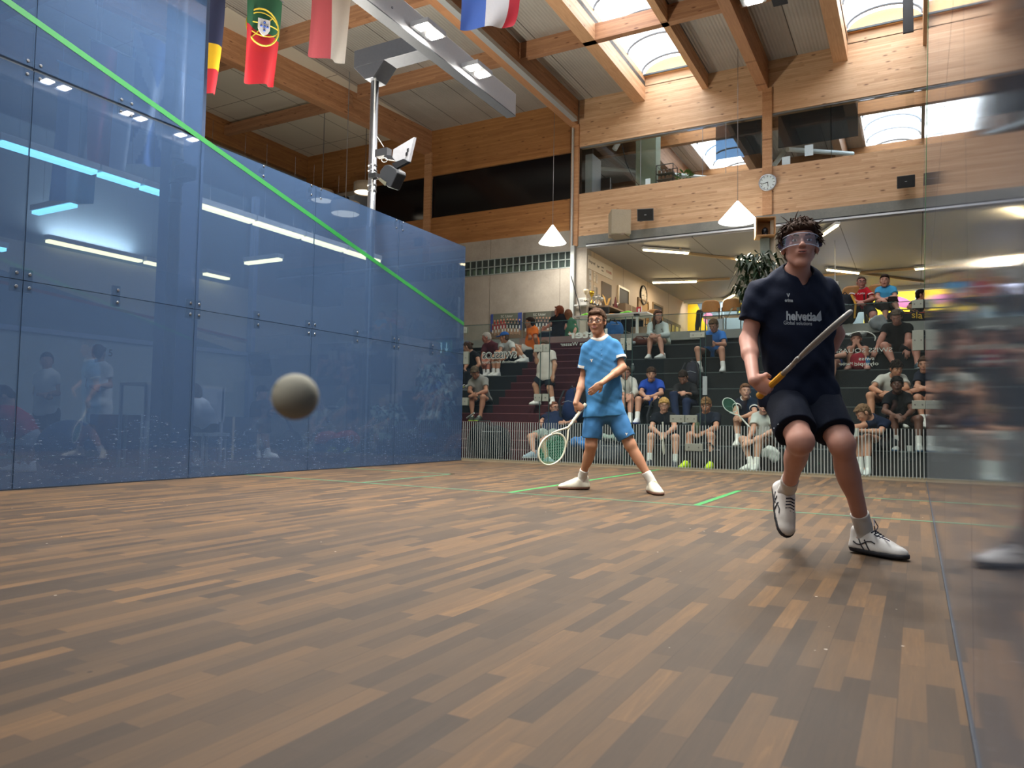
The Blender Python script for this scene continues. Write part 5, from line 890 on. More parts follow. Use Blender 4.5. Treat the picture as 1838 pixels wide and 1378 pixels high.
# table on the upper level
o = thing('folding_table', 'white topped folding table on the upper level behind the blue player', 'table', (.3, 15.6, 2.5)); part('table_top', mat('#c9c8c0', .4), o, (-.55, 1.22, 15.2, 15.95, 3.03, 3.06)); 
for x in (-.46, .94): part('leg', white_, o, (x, x + .05, 15.25, 15.30, 2.5, 3.03)); part('leg', white_, o, (x + .12, x + .16, 15.8, 15.85, 2.5, 3.03)); part('foot_bar', white_, o, (x, x + .05, 15.2, 15.9, 2.5, 2.53))
part('leg_joint', black, o, (.90, 1.0, 15.22, 15.33, 2.99, 3.03))
for x, w, lab in ((-.33, .15, 'lime green shirt heaped at the left end of the table'), (.63, .20, 'lime green shirts heaped on the right half of the table')): blob('folded_shirt', cloth('#7fd04c'), None, .012, [('e', (x, 15.5, 3.08), (w, .14, .04)), ('e', (x + .05, 15.45, 3.10), (w * .6, .1, .035))], wr=(.006, 30, 3), label=lab, category='clothing')
blob('folded_shirt', cloth('#e08a34'), None, .012, [('e', (.30, 15.5, 3.08), (.13, .1, .035))], wr=(.004, 30, 4), label='orange cloth in the middle of the table', category='clothing')
p = at(1147, 552, 'y', 15.6); o = thing('table_flag', 'small red and white table flag at the right end of the table', 'flag', (p[0], 15.6, 3.06)); part('cloth', mat('#c23a46', .7), o, (p[0] - .06, p[0] + .05, 15.6, 15.605, 3.08, 3.24)); part('white_mark', mat('#e8e2e0', .7), o, (p[0] - .02, p[0] + .02, 15.595, 15.6, 3.12, 3.2)); part('stick', white_, o, (p[0] + .05, p[0] + .06, 15.6, 15.61, 3.06, 3.26))
# things under the table: chair, cartons, bags
def bentchair(label, x, y, z, back_, grp, face=1):
    o = thing('stacking_chair', label, 'chair', (x, y, z), grp); ply = mat('#b5814a', .4, var=.15, name='bent_plywood')
    m = MB(); m.grid(lambda u, v: (x + (u - .5) * .40 * (1 - .12 * v * v * abs(2 * u - 1)), y + .02 + face * (.06 * (2 * u - 1) ** 2) - .03 * v, z + .52 + .26 * v * (1 - .18 * (2 * u - 1) ** 4)), 14, 8); b = m.build('backrest', ply, o, smooth=True); sd = b.modifiers.new('thick', 'SOLIDIFY'); sd.thickness = .012
    m = MB(); m.grid(lambda u, v: (x + (u - .5) * .42, y + (.42 * v) * -face * -1, z + .44 + .012 * (2 * u - 1) ** 2), 8, 8); b = m.build('seat', ply, o, smooth=True); sd = b.modifiers.new('thick', 'SOLIDIFY'); sd.thickness = .012
    m = MB(); m.tube([(x - .19, y, z + .43), (x - .19, y, z + .60)], .011, 8); m.tube([(x + .19, y, z + .43), (x + .19, y, z + .60)], .011, 8); m.box(x - .21, x + .21, y - .02, y + .02, z + .425, z + .445); m.build('frame', mat('#3a3a3a', .4, .6), o)
    for sx in (-.19, .19):
        for sy in (0, .38): m = MB(); m.tube([(x + sx, y + face * sy, z + .43), (x + sx * 1.08, y + face * (sy * 1.08 - .02), z)], .011, 8); m.build('leg', mat('#3a3a3a', .4, .6), o)
bentchair('left of the two empty bentwood chairs with backs to the stand', 2.48, 15.55, 2.5, 1, None); bentchair('right of the two empty bentwood chairs, nearer the tall plant', 2.93, 15.5, 2.5, 1, None)
bentchair('bentwood chair under the red shirted man', 5.28, 14.95, 2.5, 1, None); bentchair('bentwood chair under the woman in the light blue polo', 5.72, 14.95, 2.5, 1, None); bentchair('bentwood chair seen beneath the folding table', 1.0, 16.3, 2.5, 1, None)
cbox('open cardboard carton under the right end of the table', .75, 1.15, 15.5, 15.9, 2.5, 2.78, '#a58e76')
def bag(label, c, s, col, nm='sports_bag', cat='bag', strap='#20242a', h=.014, sq=1, zipc=None, seed=2):
    c = A(c, float); o = thing(nm, label, cat, c - A([0, 0, s[2]])); blob('bag_body', cloth(col), o, h, [('e', c + A([-s[0] * .35, 0, 0]), (s[0] * .62, s[1], s[2])), ('e', c + A([s[0] * .35, 0, -s[2] * .05]), (s[0] * .62, s[1] * .95, s[2] * .9)), ('e', c - A([0, 0, s[2] * .45]), (s[0] * .95, s[1] * .95, s[2] * .55))], wr=(.006, 16, seed)); m = MB(); m.tube([c + A([-s[0] * .5, -s[1] * .7, s[2] * .55]), c + A([-s[0] * .25, -s[1] * .9, s[2] * 1.1]), c + A([s[0] * .25, -s[1] * .9, s[2] * 1.1]), c + A([s[0] * .5, -s[1] * .7, s[2] * .55])], .012, 6); m.build('strap', mat(strap, .7), o)
    m = MB(); m.tube([c + A([a * s[0] * .7, -s[1] * .80 * math.sqrt(1 - a * a * .5), s[2] * .52]) for a in np.linspace(-1, 1, 9)], .005, 5); m.build('zip', mat(zipc or '#8a8d90', .4), o); return o
bag('black sports bag under the table beside the yellow magazines', (.1, 15.7, 2.68), (.30, .18, .18), '#1c2026'); bag('blue rucksack behind the blue player\'s shoulder on the upper level', at(1103, 592, 'y', 14.9), (.20, .14, .20), '#2f5f96')
o = thing('magazine_file', 'yellow spined magazines standing under the table', 'magazines', at(1106, 588, 'y', 15.9)); p = at(1106, 584, 'y', 15.9); [part('magazine', mat('#d9a83a', .6), o, (p[0] - .08 + k * .05, p[0] - .04 + k * .05, 15.85, 16.0, p[2] - .1, p[2] + .08)) for k in range(3)]
bag('brown leather handbag on the top step beside the white shirted woman', at(1150, 613, 'y', 14.2), (.20, .11, .085), '#5c3226', strap='#6b3a2c'); bag('tan bag with red trim next to the leather handbag', at(1160, 612, 'y', 14.35), (.17, .1, .08), '#8a5c44')
for (u, v, y, lab) in ((1129, 615, 14.1, 'crumpled clear plastic wrap on the top step left of the handbag'), (868, 735, 12.3, 'crumpled silver wrapper on the black step left of the red stairs')): blob('plastic_wrap', mat('#a9b1b2', .25), None, .012, [('e', at(u, v, 'y', y) , (.13, .08, .045))], wr=(.012, 38, 5), label=lab, category='wrapper')
def pack(label, c, hgt, w, col, yaw=0, trim=None): 
    c = A(c, float); o = thing('backpack', label, 'backpack', c); blob('bag_body', cloth(col), o, .013, [('c', c + A([0, 0, w * .9]), c + A([0, .04, hgt - w * .7]), w * .95, w * .72), ('e', c + A([0, -w * .55, hgt * .36]), (w * .75, w * .45, hgt * .28))], wr=(.006, 14, 4)); m = MB(); [m.tube([c + A([s * w * .55, -w * .7, hgt * .92]), c + A([s * w * .9, -w * .95, hgt * .6]), c + A([s * w * .8, -w * .8, hgt * .15])], .018, 6) for s in (-1, 1)]; m.build('strap', mat(trim or '#22262c', .7), o); m = MB(); m.tube([c + A([-.05, -w * .2, hgt * .95]), c + A([0, -w * .2, hgt * 1.05]), c + A([.05, -w * .2, hgt * .95])], .01, 6); m.build('handle', mat('#15171a', .7), o); m = MB(); m.tube([c + A([a * w * .6, -w * .98, hgt * .62 - abs(a) * .03]) for a in np.linspace(-1, 1, 7)], .005, 5); m.build('zip', mat('#8d9095', .4), o); return o
bz = lambda n: n * H1
pack('navy blue racket rucksack standing on the steps left of the blue player', (.95, yr(2) + .25, bz(2)), .62, .19, '#1c2c52'); pack('dark grey racket bag leaning behind the boy in the blue polo', (1.55, yr(4) + .1, bz(3)), .80, .16, '#33363e', trim='#4a4c56'); pack('dark rucksack behind the girl with the phone', (2.85, yr(4) + .2, bz(4)), .50, .17, '#2e2f3a')
pack('black backpack with yellow straps standing before the man in red', (5.18, yr(8) + .06, 2.5), .56, .21, '#23262c', trim='#d09a2c'); pack('dark blue backpack between the navy player and the man in red', (4.75, 15.1, 2.5), .66, .19, '#33405a'); pack('black racket bag standing on the floor behind the blonde boy', (2.55, yr(2) + .2, bz(1)), .75, .17, '#14171c')
bag('orange and yellow lettered black racket bag lying at the right end of the ledge', (6.15, yr(8) + .35, 2.62), (.42, .16, .11), '#1d1a20', zipc='#e05a28'); o = bpy.data.objects['sports_bag.001'] if 'sports_bag.001' in bpy.data.objects else None
m = MB(); m.box(5.75, 6.6, yr(8) + .16, yr(8) + .18, 2.66, 2.70); text_on('lettering', 'sla', .17, (6.33, yr(8) + .16, 2.62), nrm([1, 0, -.15]), (0, 0, 1), mat('#e3b32a', .6), bpy.data.objects['sports_bag.004'] if 'sports_bag.004' in bpy.data.objects else None, .004)
bag('large black sports holdall on the floor at the foot of the red stairs', (-.1, 10.78, .30), (.42, .20, .30), '#10141a', h=.016); bag('grey sports bag with a pale towel on the first step behind the blue player\'s legs', (1.95, yr(1) - .1, .17), (.30, .18, .19), '#3b4048'); bag('dark bag under the seat right of the fluorescent shoes', (3.55, yr(1) - .13, .17), (.30, .16, .17), '#171b20'); bag('dark racket bag on the first step under the black shirted boy', (5.75, yr(1) + .1, .42), (.36, .16, .10), '#20262e')
def towel(label, c, r, col, seed=1): return blob('towel', cloth(col), None, .012, [('e', A(c, float), r), ('e', A(c, float) + A([r[0] * .5, 0, -r[2] * .5]), (r[0] * .6, r[1] * .8, r[2] * .9))], wr=(.012, 26, seed), label=label, category='towel')
towel('light blue towel crumpled behind the bars next to the reclining man', at(1040, 792, 'y', 11.0), (.15, .08, .09), '#3f78b8'); towel('grey green towel lying on the grey bag behind the blue player\'s legs', (2.0, yr(1) - .12, .40), (.22, .12, .05), '#7f8f86'); towel('grey white cloth draped beside the big man in black', at(1577, 578, 'y', 14.4), (.13, .08, .13), '#9fa3a6'); towel('white towel with red print hanging behind the bars by the navy player', at(1380, 812, 'y', 11.0), (.13, .05, .10), '#c9cbc6', 3); towel('white cloth on the step above the woman in red trousers', at(1536, 600, 'y', 14.1), (.17, .08, .05), '#c4c8c8', 4)
def bottle(label, c, col, h=.24, r=.035, cap='#202428'):
    c = A(c, float); o = thing('water_bottle', label, 'bottle', c); m = MB(); m.lathe(c, (0, 0, 1), [(0, 0), (r, 0), (r, h * .75), (r * .5, h * .86), (r * .5, h * .9), (0, h * .9)], 16); m.build('flask', mat(col, .3), o, smooth=True); m = MB(); m.lathe(c + A([0, 0, h * .88]), (0, 0, 1), [(0, 0), (r * .6, 0), (r * .55, h * .12), (0, h * .12)], 12); m.build('cap', mat(cap, .4), o)
bottle('neon yellow drinking bottle beside the seated man in grey', at(833, 703, 'y', 12.7) - A([0, 0, .1]), '#c9d624'); bottle('blue water bottle standing right of the woman in red trousers', (5.62, yr(5) + .12, bz(5)), '#2f6e9c'); bottle('clear bottle with a silver cap on the step above the boy in the blue polo', (1.62, yr(5) + .1, bz(5)), '#56605f', h=.2, cap='#d0d4d4'); bottle('yellow capped bottle among the rucksacks left of the blue player', (.88, yr(3) + .05, bz(3)), '#8a8470', cap='#e0a83a')
for x, lab in ((6.02, 'small white cup on the first step at the right edge'), (6.22, 'small cup beside the right hand wall on the first step')): m = MB(); m.lathe((x, yr(1) + .05, H1), (0, 0, 1), [(0, 0), (.03, 0), (.038, .08), (.034, .08), (0, .01)], 14); m.build('cup', mat('#b9bcb8', .5), None, label=lab, category='cup')
o = thing('shopping_bag', 'white carrier bag with printing below the empty chairs', 'bag', (2.75, 14.75, 2.5)); part('paper_bag', mat('#b9c0c4', .7), o, (2.62, 2.92, 14.75, 14.9, 2.5, 2.76)); m = MB(); m.tube([(2.66, 14.75, 2.62), (2.70, 14.745, 2.58), (2.74, 14.745, 2.62)], .008, 5); m.tube([(2.82, 14.745, 2.60), (2.82, 14.745, 2.72)], .012, 6); m.build('print', mat('#5b4a52', .6), o); o = thing('chair_jacket', 'dark jacket hanging over the back of the left empty chair', 'jacket', (2.2, 15.4, 2.6)); blob('jacket_body', cloth('#2a2420'), o, .014, [('c', (2.28, 15.45, 3.0), (2.24, 15.42, 2.65), .07, .05)], wr=(.005, 20, 1))
# tall plant on the ledge level in front of the column
def bigplant(label, c, hgt, R, n, L, seed, pot=True, lf=leaf, wd=.04):
    c = A(c, float); o = thing('potted_tree', label, 'plant', c); rr = random.Random(seed); m = MB(); st = MB(); st.tube([c + A([0, 0, .2]), c + A([.02, 0, hgt * .6]), c + A([0, 0, hgt])], [.025, .02, .008], 8)
    for k in range(n):
        z = hgt * (.3 + .7 * rr.random()); a = rr.uniform(0, 6.28); rad = R * math.sqrt(rr.random()) * (1.1 - .5 * z / hgt); e = c + A([math.cos(a) * rad, math.sin(a) * rad, z]); st.tube([c + A([0, 0, z * .8]), e], .006, 4, cap=False) if k % 3 == 0 else None; leaves(m, e, 6, .07, L, wd, rr, .0, drop=.9)
    m.build('foliage', lf, o); st.build('stem', mat('#4a3a28', .7), o)
    if pot: m = MB(); m.lathe(c, (0, 0, 1), [(0, 0), (.17, 0), (.21, .3), (.18, .3), (0, .26)], 20); m.build('pot', mat('#3b3634', .6), o)
bigplant('tall leafy indoor tree rising beside the grey column behind the navy player', at(1362, 590, 'y', 15.2) * A([1, 1, 0]) + A([0, 0, 2.5]), 1.55, .50, 60, .22, 5)
bigplant('leafy plant behind the glass near the left end of the red stairs', (-1.6, 11.3, 0), 1.65, .38, 50, .16, 6, lf=mat('#6f8a80', .5, name='leaf_pale')); bigplant('low bushy plant standing on the floor behind the last glass panel', (-1.9, 10.3, 0), .85, .40, 60, .14, 7, lf=mat('#5f7a70', .5, name='leaf_low'))
# beyond the left glass
struct('wall_left_room', mat('#a9b5b3', .7, name='left_room_panel'), (-5.15, -5.0, 3.0, 9.9, -.02, 1.83)); struct('wall_left_room_upper', mat('#c3bda6', .7), (-5.15, -5.02, 3.0, 9.9, 1.86, 3.1)); struct('trim_left_rail', mat('#93a3bd', .5), (-5.0, -4.96, 3.0, 9.9, 1.80, 1.87)); m = MB(); m.add([(-4.99, 4.0, 2.9), (-4.99, 4.0, 1.87), (-4.99, 9.6, 1.87)], [(0, 1, 2)]); m.add([(-4.985, 4.0, 2.55), (-4.985, 9.9, 2.08), (-4.985, 9.9, 2.12), (-4.985, 4.0, 2.60)], [(0, 1, 2, 3)], 1)
m.build('trim_left_stripe', [mat('#5f7684', .7), mat('#8d3036', .6)], None, kind='structure'); struct('trim_left_upper', mat('#5c6d78', .8), (-5.3, -5.16, 3.0, 9.9, 3.1, 4.9)); text_on('trim_court_number', '5', .16, (-4.95, 7.1, 1.60), (0, 1, 0), (0, 0, 1), black, None); bpy.data.objects['trim_court_number']['kind'] = 'structure'
struct('wall_left_return', mat('#9aa09a', .8, name='return_concrete'), (-7.2, -3.0, 14.2, 14.3, -.02, 1.5), (-7.2, -3.0, 14.2, 14.3, 2.55, 3.5)); struct('wall_left_return_dark', mat('#1c2735', .6), (-7.2, -3.0, 14.15, 14.3, 1.5, 2.55)); struct('wall_left_return_side', mat('#a3a79f', .8), (-7.3, -7.2, 9.9, 14.3, -.02, 3.5)); struct('trim_left_posts', mat('#33455f', .6), (-6.0, -5.8, 13.9, 14.1, -.02, 2.5), (-4.75, -3.6, 14.0, 14.14, -.02, 1.5))
o = thing('exit_sign', 'green emergency exit sign with a running figure and arrow behind the last glass panel', 'sign', (-3.2, 14.0, 2.1)); part('sign_box', mat('#12604a', .5, emit=.15, name='exit_green'), o, (-3.45, -3.02, 13.98, 14.04, 2.12, 2.47)); m = MB(); w_ = lambda p: [(-3.38 + a * .34, 13.975, 2.15 + b * .30) for a, b in p]; m.prism(w_([(.0, .1), (.35, .1), (.35, .9), (.28, .9), (.28, .2), (.0, .2)]), (0, -.003, 0)); m.prism(w_([(.1, .3), (.22, .75), (.3, .7), (.2, .45), (.3, .2), (.24, .15)]), (0, -.004, 0)); m.ball(w_([(.2, .86)])[0], (.025, .004, .025)); m.prism(w_([(.68, .9), (.76, .9), (.76, .4), (.88, .5), (.72, .12), (.56, .5), (.68, .4)]), (0, -.003, 0)); m.build('pictogram', mat('#bfe8da', .5, emit=.5, name='exit_white'), o)
o = thing('exercise_bike', 'dark exercise bike behind the third and fourth glass panels', 'exercise bike', (-2.0, 8.9, 0)); bm_ = mat('#1d2430', .5, name='bike_dark'); Pb = lambda u, v: at(u, v, 'x', -2.0)
m = MB(); m.tube([Pb(545, 822), Pb(560, 775), Pb(590, 760), Pb(575, 722)], .03, 8); m.tube([Pb(560, 775), Pb(600, 790)], .04, 8); m.tube([Pb(500, 832), Pb(625, 832)], .03, 8); m.build('frame', bm_, o); m = MB(); m.lathe(Pb(520, 800) + A([-.03, 0, 0]), (1, 0, 0), [(0, 0), (.24, 0), (.24, .06), (0, .06)], 26); m.build('flywheel', mat('#141a24', .4), o); m = MB(); m.tube([Pb(563, 775), Pb(592, 735)], .022, 8); m.ball(Pb(596, 731), (.07, .16, .035)); m.build('saddle', bm_, o); m = MB(); m.tube([Pb(545, 822), Pb(512, 745)], .025, 8); m.tube([Pb(512, 745), Pb(500, 740) + A([.2, 0, 0])], .015, 6); m.tube([Pb(512, 745), Pb(500, 740) - A([.2, 0, 0])], .015, 6); m.build('handlebar', bm_, o); m = MB(); m.box(-2.1, -1.9, Pb(560, 800)[1] - .06, Pb(560, 800)[1] + .06, .22, .25); m.build('pedal', black, o)
o = thing('racket_bag', 'red racket bag with white lettering lying behind the fourth glass panel', 'bag', at(607, 815, 'x', -1.4)); c = at(607, 806, 'x', -1.4); c[2] = .28; blob('bag_body', cloth('#a52430'), o, .014, [('e', c + A([0, -.22, 0]), (.13, .26, .16)), ('e', c + A([0, .18, .02]), (.13, .28, .15)), ('e', c + A([0, -.02, -.1]), (.13, .42, .1))], wr=(.004, 14, 2)); text_on('lettering', 'HEAD', .15, c + A([.14, 0, .02]), nrm([0, 1, .15]), (0, 0, 1), mat('#c9c4c8', .6), o, .004)
blob('gym_ball', mat('#2a4a6c', .6), None, .02, [('e', (-1.0, 4.15, .28), (.28, .28, .28))], label='dark blue gym ball on the floor behind the second glass panel', category='ball')
cbox('dark red storage crate behind the second panel joint', -2.6, -2.2, 5.35, 5.75, -.02, .62, '#5c2030', 'crate', 'storage_crate'); cbox('dark blue storage trunk right of the seated person behind the glass', -3.0, -2.5, 7.0, 7.9, -.02, .62, '#22344c', 'trunk', 'storage_chest')
for a, lab in ((7.12, 'dark bottle standing on the blue trunk'), (7.38, 'orange bottle standing on the blue trunk')): bottle(lab, (-2.7, a, .62), '#1c2a3c' if a < 7.3 else '#b55c36')
o = thing('folding_table', 'dark low table with thin legs in front of the square column behind the glass', 'table', (-1.9, 6.0, 0)); part('table_top', mat('#9fa09a', .5), o, (-2.2, -1.7, 5.45, 6.6, .98, 1.01)); part('modesty_panel', mat('#8d949c', .6), o, (-1.72, -1.70, 5.45, 6.6, .55, .98)); [part('leg', mat('#a4abb5', .4), o, (x, x + .03, y, y + .03, -.02, .98)) for x in (-2.2, -1.73) for y in (5.45, 6.55)]
o = thing('wall_screen', 'dark speaker box hanging beside the pale post behind the glass', 'speaker', at(467, 653, 'x', -3.6)); p = at(467, 653, 'x', -3.6); m = MB(); m.obox(p, (.8, .6, 0), (0, -.25, 1), (-.6, .8, .25), .16, .10, .19); m.build('cabinet', bm_, o); part('bracket', steel, o, (p[0] - .02, p[0] + .02, p[1] - .2, p[1], p[2] - .02, p[2] + .02))
blob('crash_mat', cloth('#26324a'), None, .02, [('e', (-1.2, 7.95, .12), (.3, .45, .13)), ('e', (-1.2, 8.3, .16), (.2, .3, .16))], wr=(.02, 12, 3), label='heap of dark jackets on the floor left of the exercise bike', category='clothing')
blob('scooter_bag', cloth('#2b3748'), None, .02, [('e', (-1.0, 9.6, .42), (.18, .25, .15)), ('e', (-1.0, 9.6, .2), (.2, .28, .22))], wr=(.015, 14, 8), label='dark gear heap behind the steel mast near the floor', category='gear')
# ------------------------------------------------------------------ spectators
KEYS = ['h', 'n', 's0', 's1', 'e0', 'e1', 'w0', 'w1', 'p0', 'p1', 'k0', 'k1', 'a0', 'a1', 't0', 't1']
def JY(pts, y):   # y: planes for head, shoulders, elbows, wrists, hips, knees, ankles, toes
    yy = [y[0], y[1], y[1], y[1], y[2], y[2], y[3], y[3], y[4], y[4], y[5], y[5], y[6], y[6], y[6] - .13, y[6] - .13]
    return {k: at(p[0], p[1], 'y', p[2] if len(p) > 2 else q) for k, p, q in zip(KEYS, pts, yy)}
GS = 'spectators on the stand'
def fitfeet(J, z):
    for i in '01': J['a' + i][2] = z + .088; J['t' + i][2] = z + .03
    return J
def sp(label, pts, y, zf=None, **kw):
    J = JY(pts, y)
    if zf is not None: fitfeet(J, zf)
    return person(label, J, GS, **kw)
n = yr
sp('man in a grey T-shirt bent forward at the left end of the stand', [(852, 668), (857, 677), (846, 686), (871, 682), (843, 702), (872, 702), (849, 707), (853, 708), (857, 723), (876, 722), (846, 714), (867, 713), (848, 748), (862, 748), (845, 757), (856, 757)], (12.05, 12.2, 12.0, 11.85, 12.4, 11.9, 11.85), 4 * H1 / 2, face=(-10, -45), top=('#8f8c86', .6), bot=('#24282c', .8), sock=None, shoe=('#3a4238', '#a8c83c'), hair=('short', '#5e4f40'), tone='#b98468', seed=11)
sp('woman in a black sleeveless top facing left at the far left of the stand', [(839, 623), (846, 633), (840, 639), (856, 638), (838, 653), (860, 654), (834, 662), (846, 668), (846, 668), (858, 668), (834, 669), (840, 672), (834, 692), (840, 694), (828, 698), (834, 700)], (13.1, 13.15, 13.0, 12.9, 13.25, 12.9, 12.8), 4 * H1, face=(-110, -20), top=('#14161a', .28), bot=('#1a1d22', 1.9), hair=('bun', '#4b3527'), tone='#c08d72', shoe=('#2a2a2c', '#606060'), seed=12)
sp('grey haired man in a maroon polo bent forward left of the blue cap', [(873, 606), (878, 616), (870, 622), (891, 621), (866, 640), (893, 637), (866, 650), (872, 652), (885, 645), (899, 644), (868, 648), (876, 650), (868, 667), (876, 667), (862, 672), (870, 672)], (13.75, 13.8, 13.6, 13.4, 14.0, 13.5, 13.4), 5 * H1, face=(-95, -15), top=('#55232b', .6), bot=('#25272c', .8), hair=('crop', '#b9aea4'), tone='#bf7b66', seed=13)
T, I = sp('man in a white T-shirt and blue baseball cap facing left', [(905, 606), (909, 614), (900, 618), (919, 618), (898, 630), (922, 632), (890, 636), (900, 640), (902, 643), (916, 642), (886, 643), (893, 646), (886, 664), (894, 664), (880, 670), (888, 670)], (13.75, 13.8, 13.6, 13.4, 14.0, 13.5, 13.4), 5 * H1, face=(-100, -10), top=('#c3c6c2', .6), bot=('#2b3036', .8), hair=('crop', '#5a4636'), tone='#c08a6c', seed=14)
f = Fld(I['hp'](0, 0, .0) - .2, I['hp'](0, 0, 0) + .2, .008); f.ell(I['hp'](0, -.012, .045), (.085, .104, .092), I['HM'], cuts=[(I['hp'](0, 0, .045), -I['HM'][:, 2])]); f.ell(I['hp'](0, .11, .05), (.065, .075, .012), I['HM'], k=.01); f.out('cap', cloth('#2f66b4'), T)
sp('boy in an orange T-shirt and white shorts perched sideways on the top step', [(951, 579), (955, 588), (951, 592), (961, 592), (952, 606), (961, 607), (946, 618), (965, 627), (951, 628), (960, 628), (925, 622), (921, 626), (944, 642), (938, 644), (935, 650), (929, 651)], (14.05, 14.1, 14.0, 14.15, 14.15, 13.95, 13.72), 6 * H1, face=(-95, 0), top=('#e8731c', .6), bot=('#d4d1c8', .6), sock=('#dcdad4', .25), shoe=('#d8d8d2', '#7a7a76'), hair=('short', '#2a201a'), tone='#b98563', seed=15)
sp('boy in a white and orange printed T-shirt standing on the red stairs', [(977, 622), (979, 632), (972, 637), (991, 635), (964, 650), (996, 655), (962, 640), (993, 673), (972, 679), (986, 679), (961, 691), (987, 697), (965, 720), (992, 720), (956, 727), (990, 728)], (12.1, 12.1, 12.05, 12.0, 12.1, 12.05, 12.05), 6 * H1 / 2, face=(-30, -5), top=('#c5bfb4', .6), bot=('#1d2229', .75), shoe=('#d9d6cf', '#8a867f'), hair=('short', '#54422f'), tone='#b88a6d', seed=16)
sp('man with glasses in a navy shirt lounging back against the first step', [(995, 732), (997, 743), (982, 746), (1013, 745), (971, 757), (1031, 757), (976, 768), (1015, 759), (979, 778), (996, 778), (952, 784), (974, 792), (958, 812), (982, 822), (945, 812), (1003, 826)], (11.9, 11.95, 11.75, 11.5, 11.4, 10.85, 10.75), None, face=(30, 5), top=('#1c2844', .62), bot=('#8f9c94', .7), sock=None, shoe=('#8da0ae', '#c9cfd2'), hair=('crop', '#6d4430'), tone='#c4927a', glasses='#2a2422', hs=.98, seed=17, hands={'1': dict(d=A([-1, 0, .05]), n=A([0, .8, -.3]), curl=(.2, .25, .2))})
sp('auburn haired woman in a black T-shirt sitting on the ledge, back turned', [(1003, 558), (1006, 567), (993, 573), (1016, 573), (988, 583), (1017, 587), (981, 587), (1008, 597), (997, 602), (1012, 601), (976, 601), (981, 603), (966, 605), (970, 607), (960, 607), (964, 609)], (14.75, 14.75, 14.7, 14.7, 14.75, 14.8, 14.85), None, face=(-120, 5), back=True, top=('#16171a', .6), bot=('#1e2a36', 1.9), hair=('long', '#6b3a26'), tone='#c9907a', shoe=('#33302e', '#555'), rs=1.12, seed=18, nofoot=True)
sp('woman in a green top on the ledge beside the auburn haired woman', [(1020, 565), (1022, 574), (1016, 579), (1030, 579), (1021, 590), (1032, 591), (1024, 601), (1030, 603), (1021, 603), (1032, 603), (1022, 600), (1030, 600), (1024, 602), (1030, 602), (1024, 601), (1030, 601)], (14.8, 14.8, 14.72, 14.62, 14.75, 15.15, 15.2), None, face=(170, 0), back=True, top=('#3d6a4c', .3), bot=('#2d2a28', 1.8), hair=('long', '#6d4a34'), tone='#cb9980', nofoot=True, seed=19)
sp('boy in a white hooded top mostly hidden behind the blue player\'s shoulder', [(1123, 669), (1125, 680), (1114, 686), (1136, 685), (1112, 701), (1140, 703), (1122, 709), (1132, 711), (1118, 724), (1134, 724), (1118, 716), (1132, 717), (1118, 748), (1131, 748), (1116, 757), (1130, 757)], (12.25, 12.3, 12.1, 11.95, 12.4, 11.95, 11.85), 2 * H1, face=(0, -10), top=('#b9b5ac', 1.7), bot=('#2a3038', .7), hair=('short', '#6a513c'), tone='#bd8a74', seed=20)
T, I = sp('boy in a royal blue polo shirt holding a phone between his knees', [(1169, 671), (1170, 685), (1155, 689), (1185, 688), (1151, 705), (1187, 706), (1159, 712), (1167, 712), (1158, 727), (1178, 727), (1146, 717), (1179, 717), (1144, 750), (1178, 750), (1141, 758), (1176, 758)], (12.2, 12.3, 12.1, 11.85, 12.4, 11.9, 11.8), 2 * H1, face=(0, -10), top=('#2348a4', .62), bot=('#15181d', .75), sock=('#e3e1dc', .35), shoe=('#d8d9e0', '#3a4c8c'), hair=('fringe', '#3a2a20'), tone='#c08f76', collar='#1d3c8c', seed=21)
sp('dark haired girl in black looking down at a phone behind the door hinge', [(1226, 677), (1230, 689), (1216, 696), (1244, 696), (1214, 707), (1248, 709), (1222, 705), (1233, 706), (1224, 727), (1242, 727), (1209, 708), (1232, 722), (1215, 745), (1232, 752), (1210, 757), (1230, 761)], (12.4, 12.5, 12.25, 12.0, 12.45, 11.95, 11.85), 2 * H1, face=(-15, -40), top=('#17191d', 1.6), bot=('#1d2944', 1.9), hair=('pony', '#2a211c'), tone='#b98870', shoe=('#c9cbd0', '#30343c'), seed=22)
T, I = sp('blonde boy with glasses in black holding a racket between his knees', [(1192, 727), (1192, 743), (1176, 748), (1208, 748), (1169, 768), (1211, 767), (1185, 779), (1195, 779), (1180, 790), (1204, 790), (1168, 783), (1213, 785), (1166, 822), (1212, 822), (1163, 833), (1211, 834)], (11.3, 11.35, 11.2, 10.95, 11.45, 11.0, 10.92), -.02, face=(0, -8), top=('#11161f', .55), bot=('#12151a', .7), sock=('#d5d6d2', .3), shoe=('#3a3f48', '#6a6f78'), hair=('fringe', '#b08a50'), tone='#c99880', glasses='#4a3228', seed=23)
sp('boy with a brown fringe in a navy T-shirt and neon yellow shoes', [(1267, 727), (1268, 744), (1252, 750), (1287, 748), (1246, 768), (1285, 767), (1247, 776), (1262, 777), (1258, 790), (1280, 790), (1239, 781), (1276, 782), (1233, 821), (1276, 821), (1225, 832), (1271, 834)], (11.25, 11.3, 11.15, 10.95, 11.4, 10.98, 10.9), -.02, face=(-10, -20), top=('#161d2b', .6), bot=('#14171b', .7), sock=('#191c20', .4), shoe=('#c8e21c', '#9cc22c', '#d8f040'), hair=('fringe', '#6e5236'), tone='#bd8a70', seed=24)
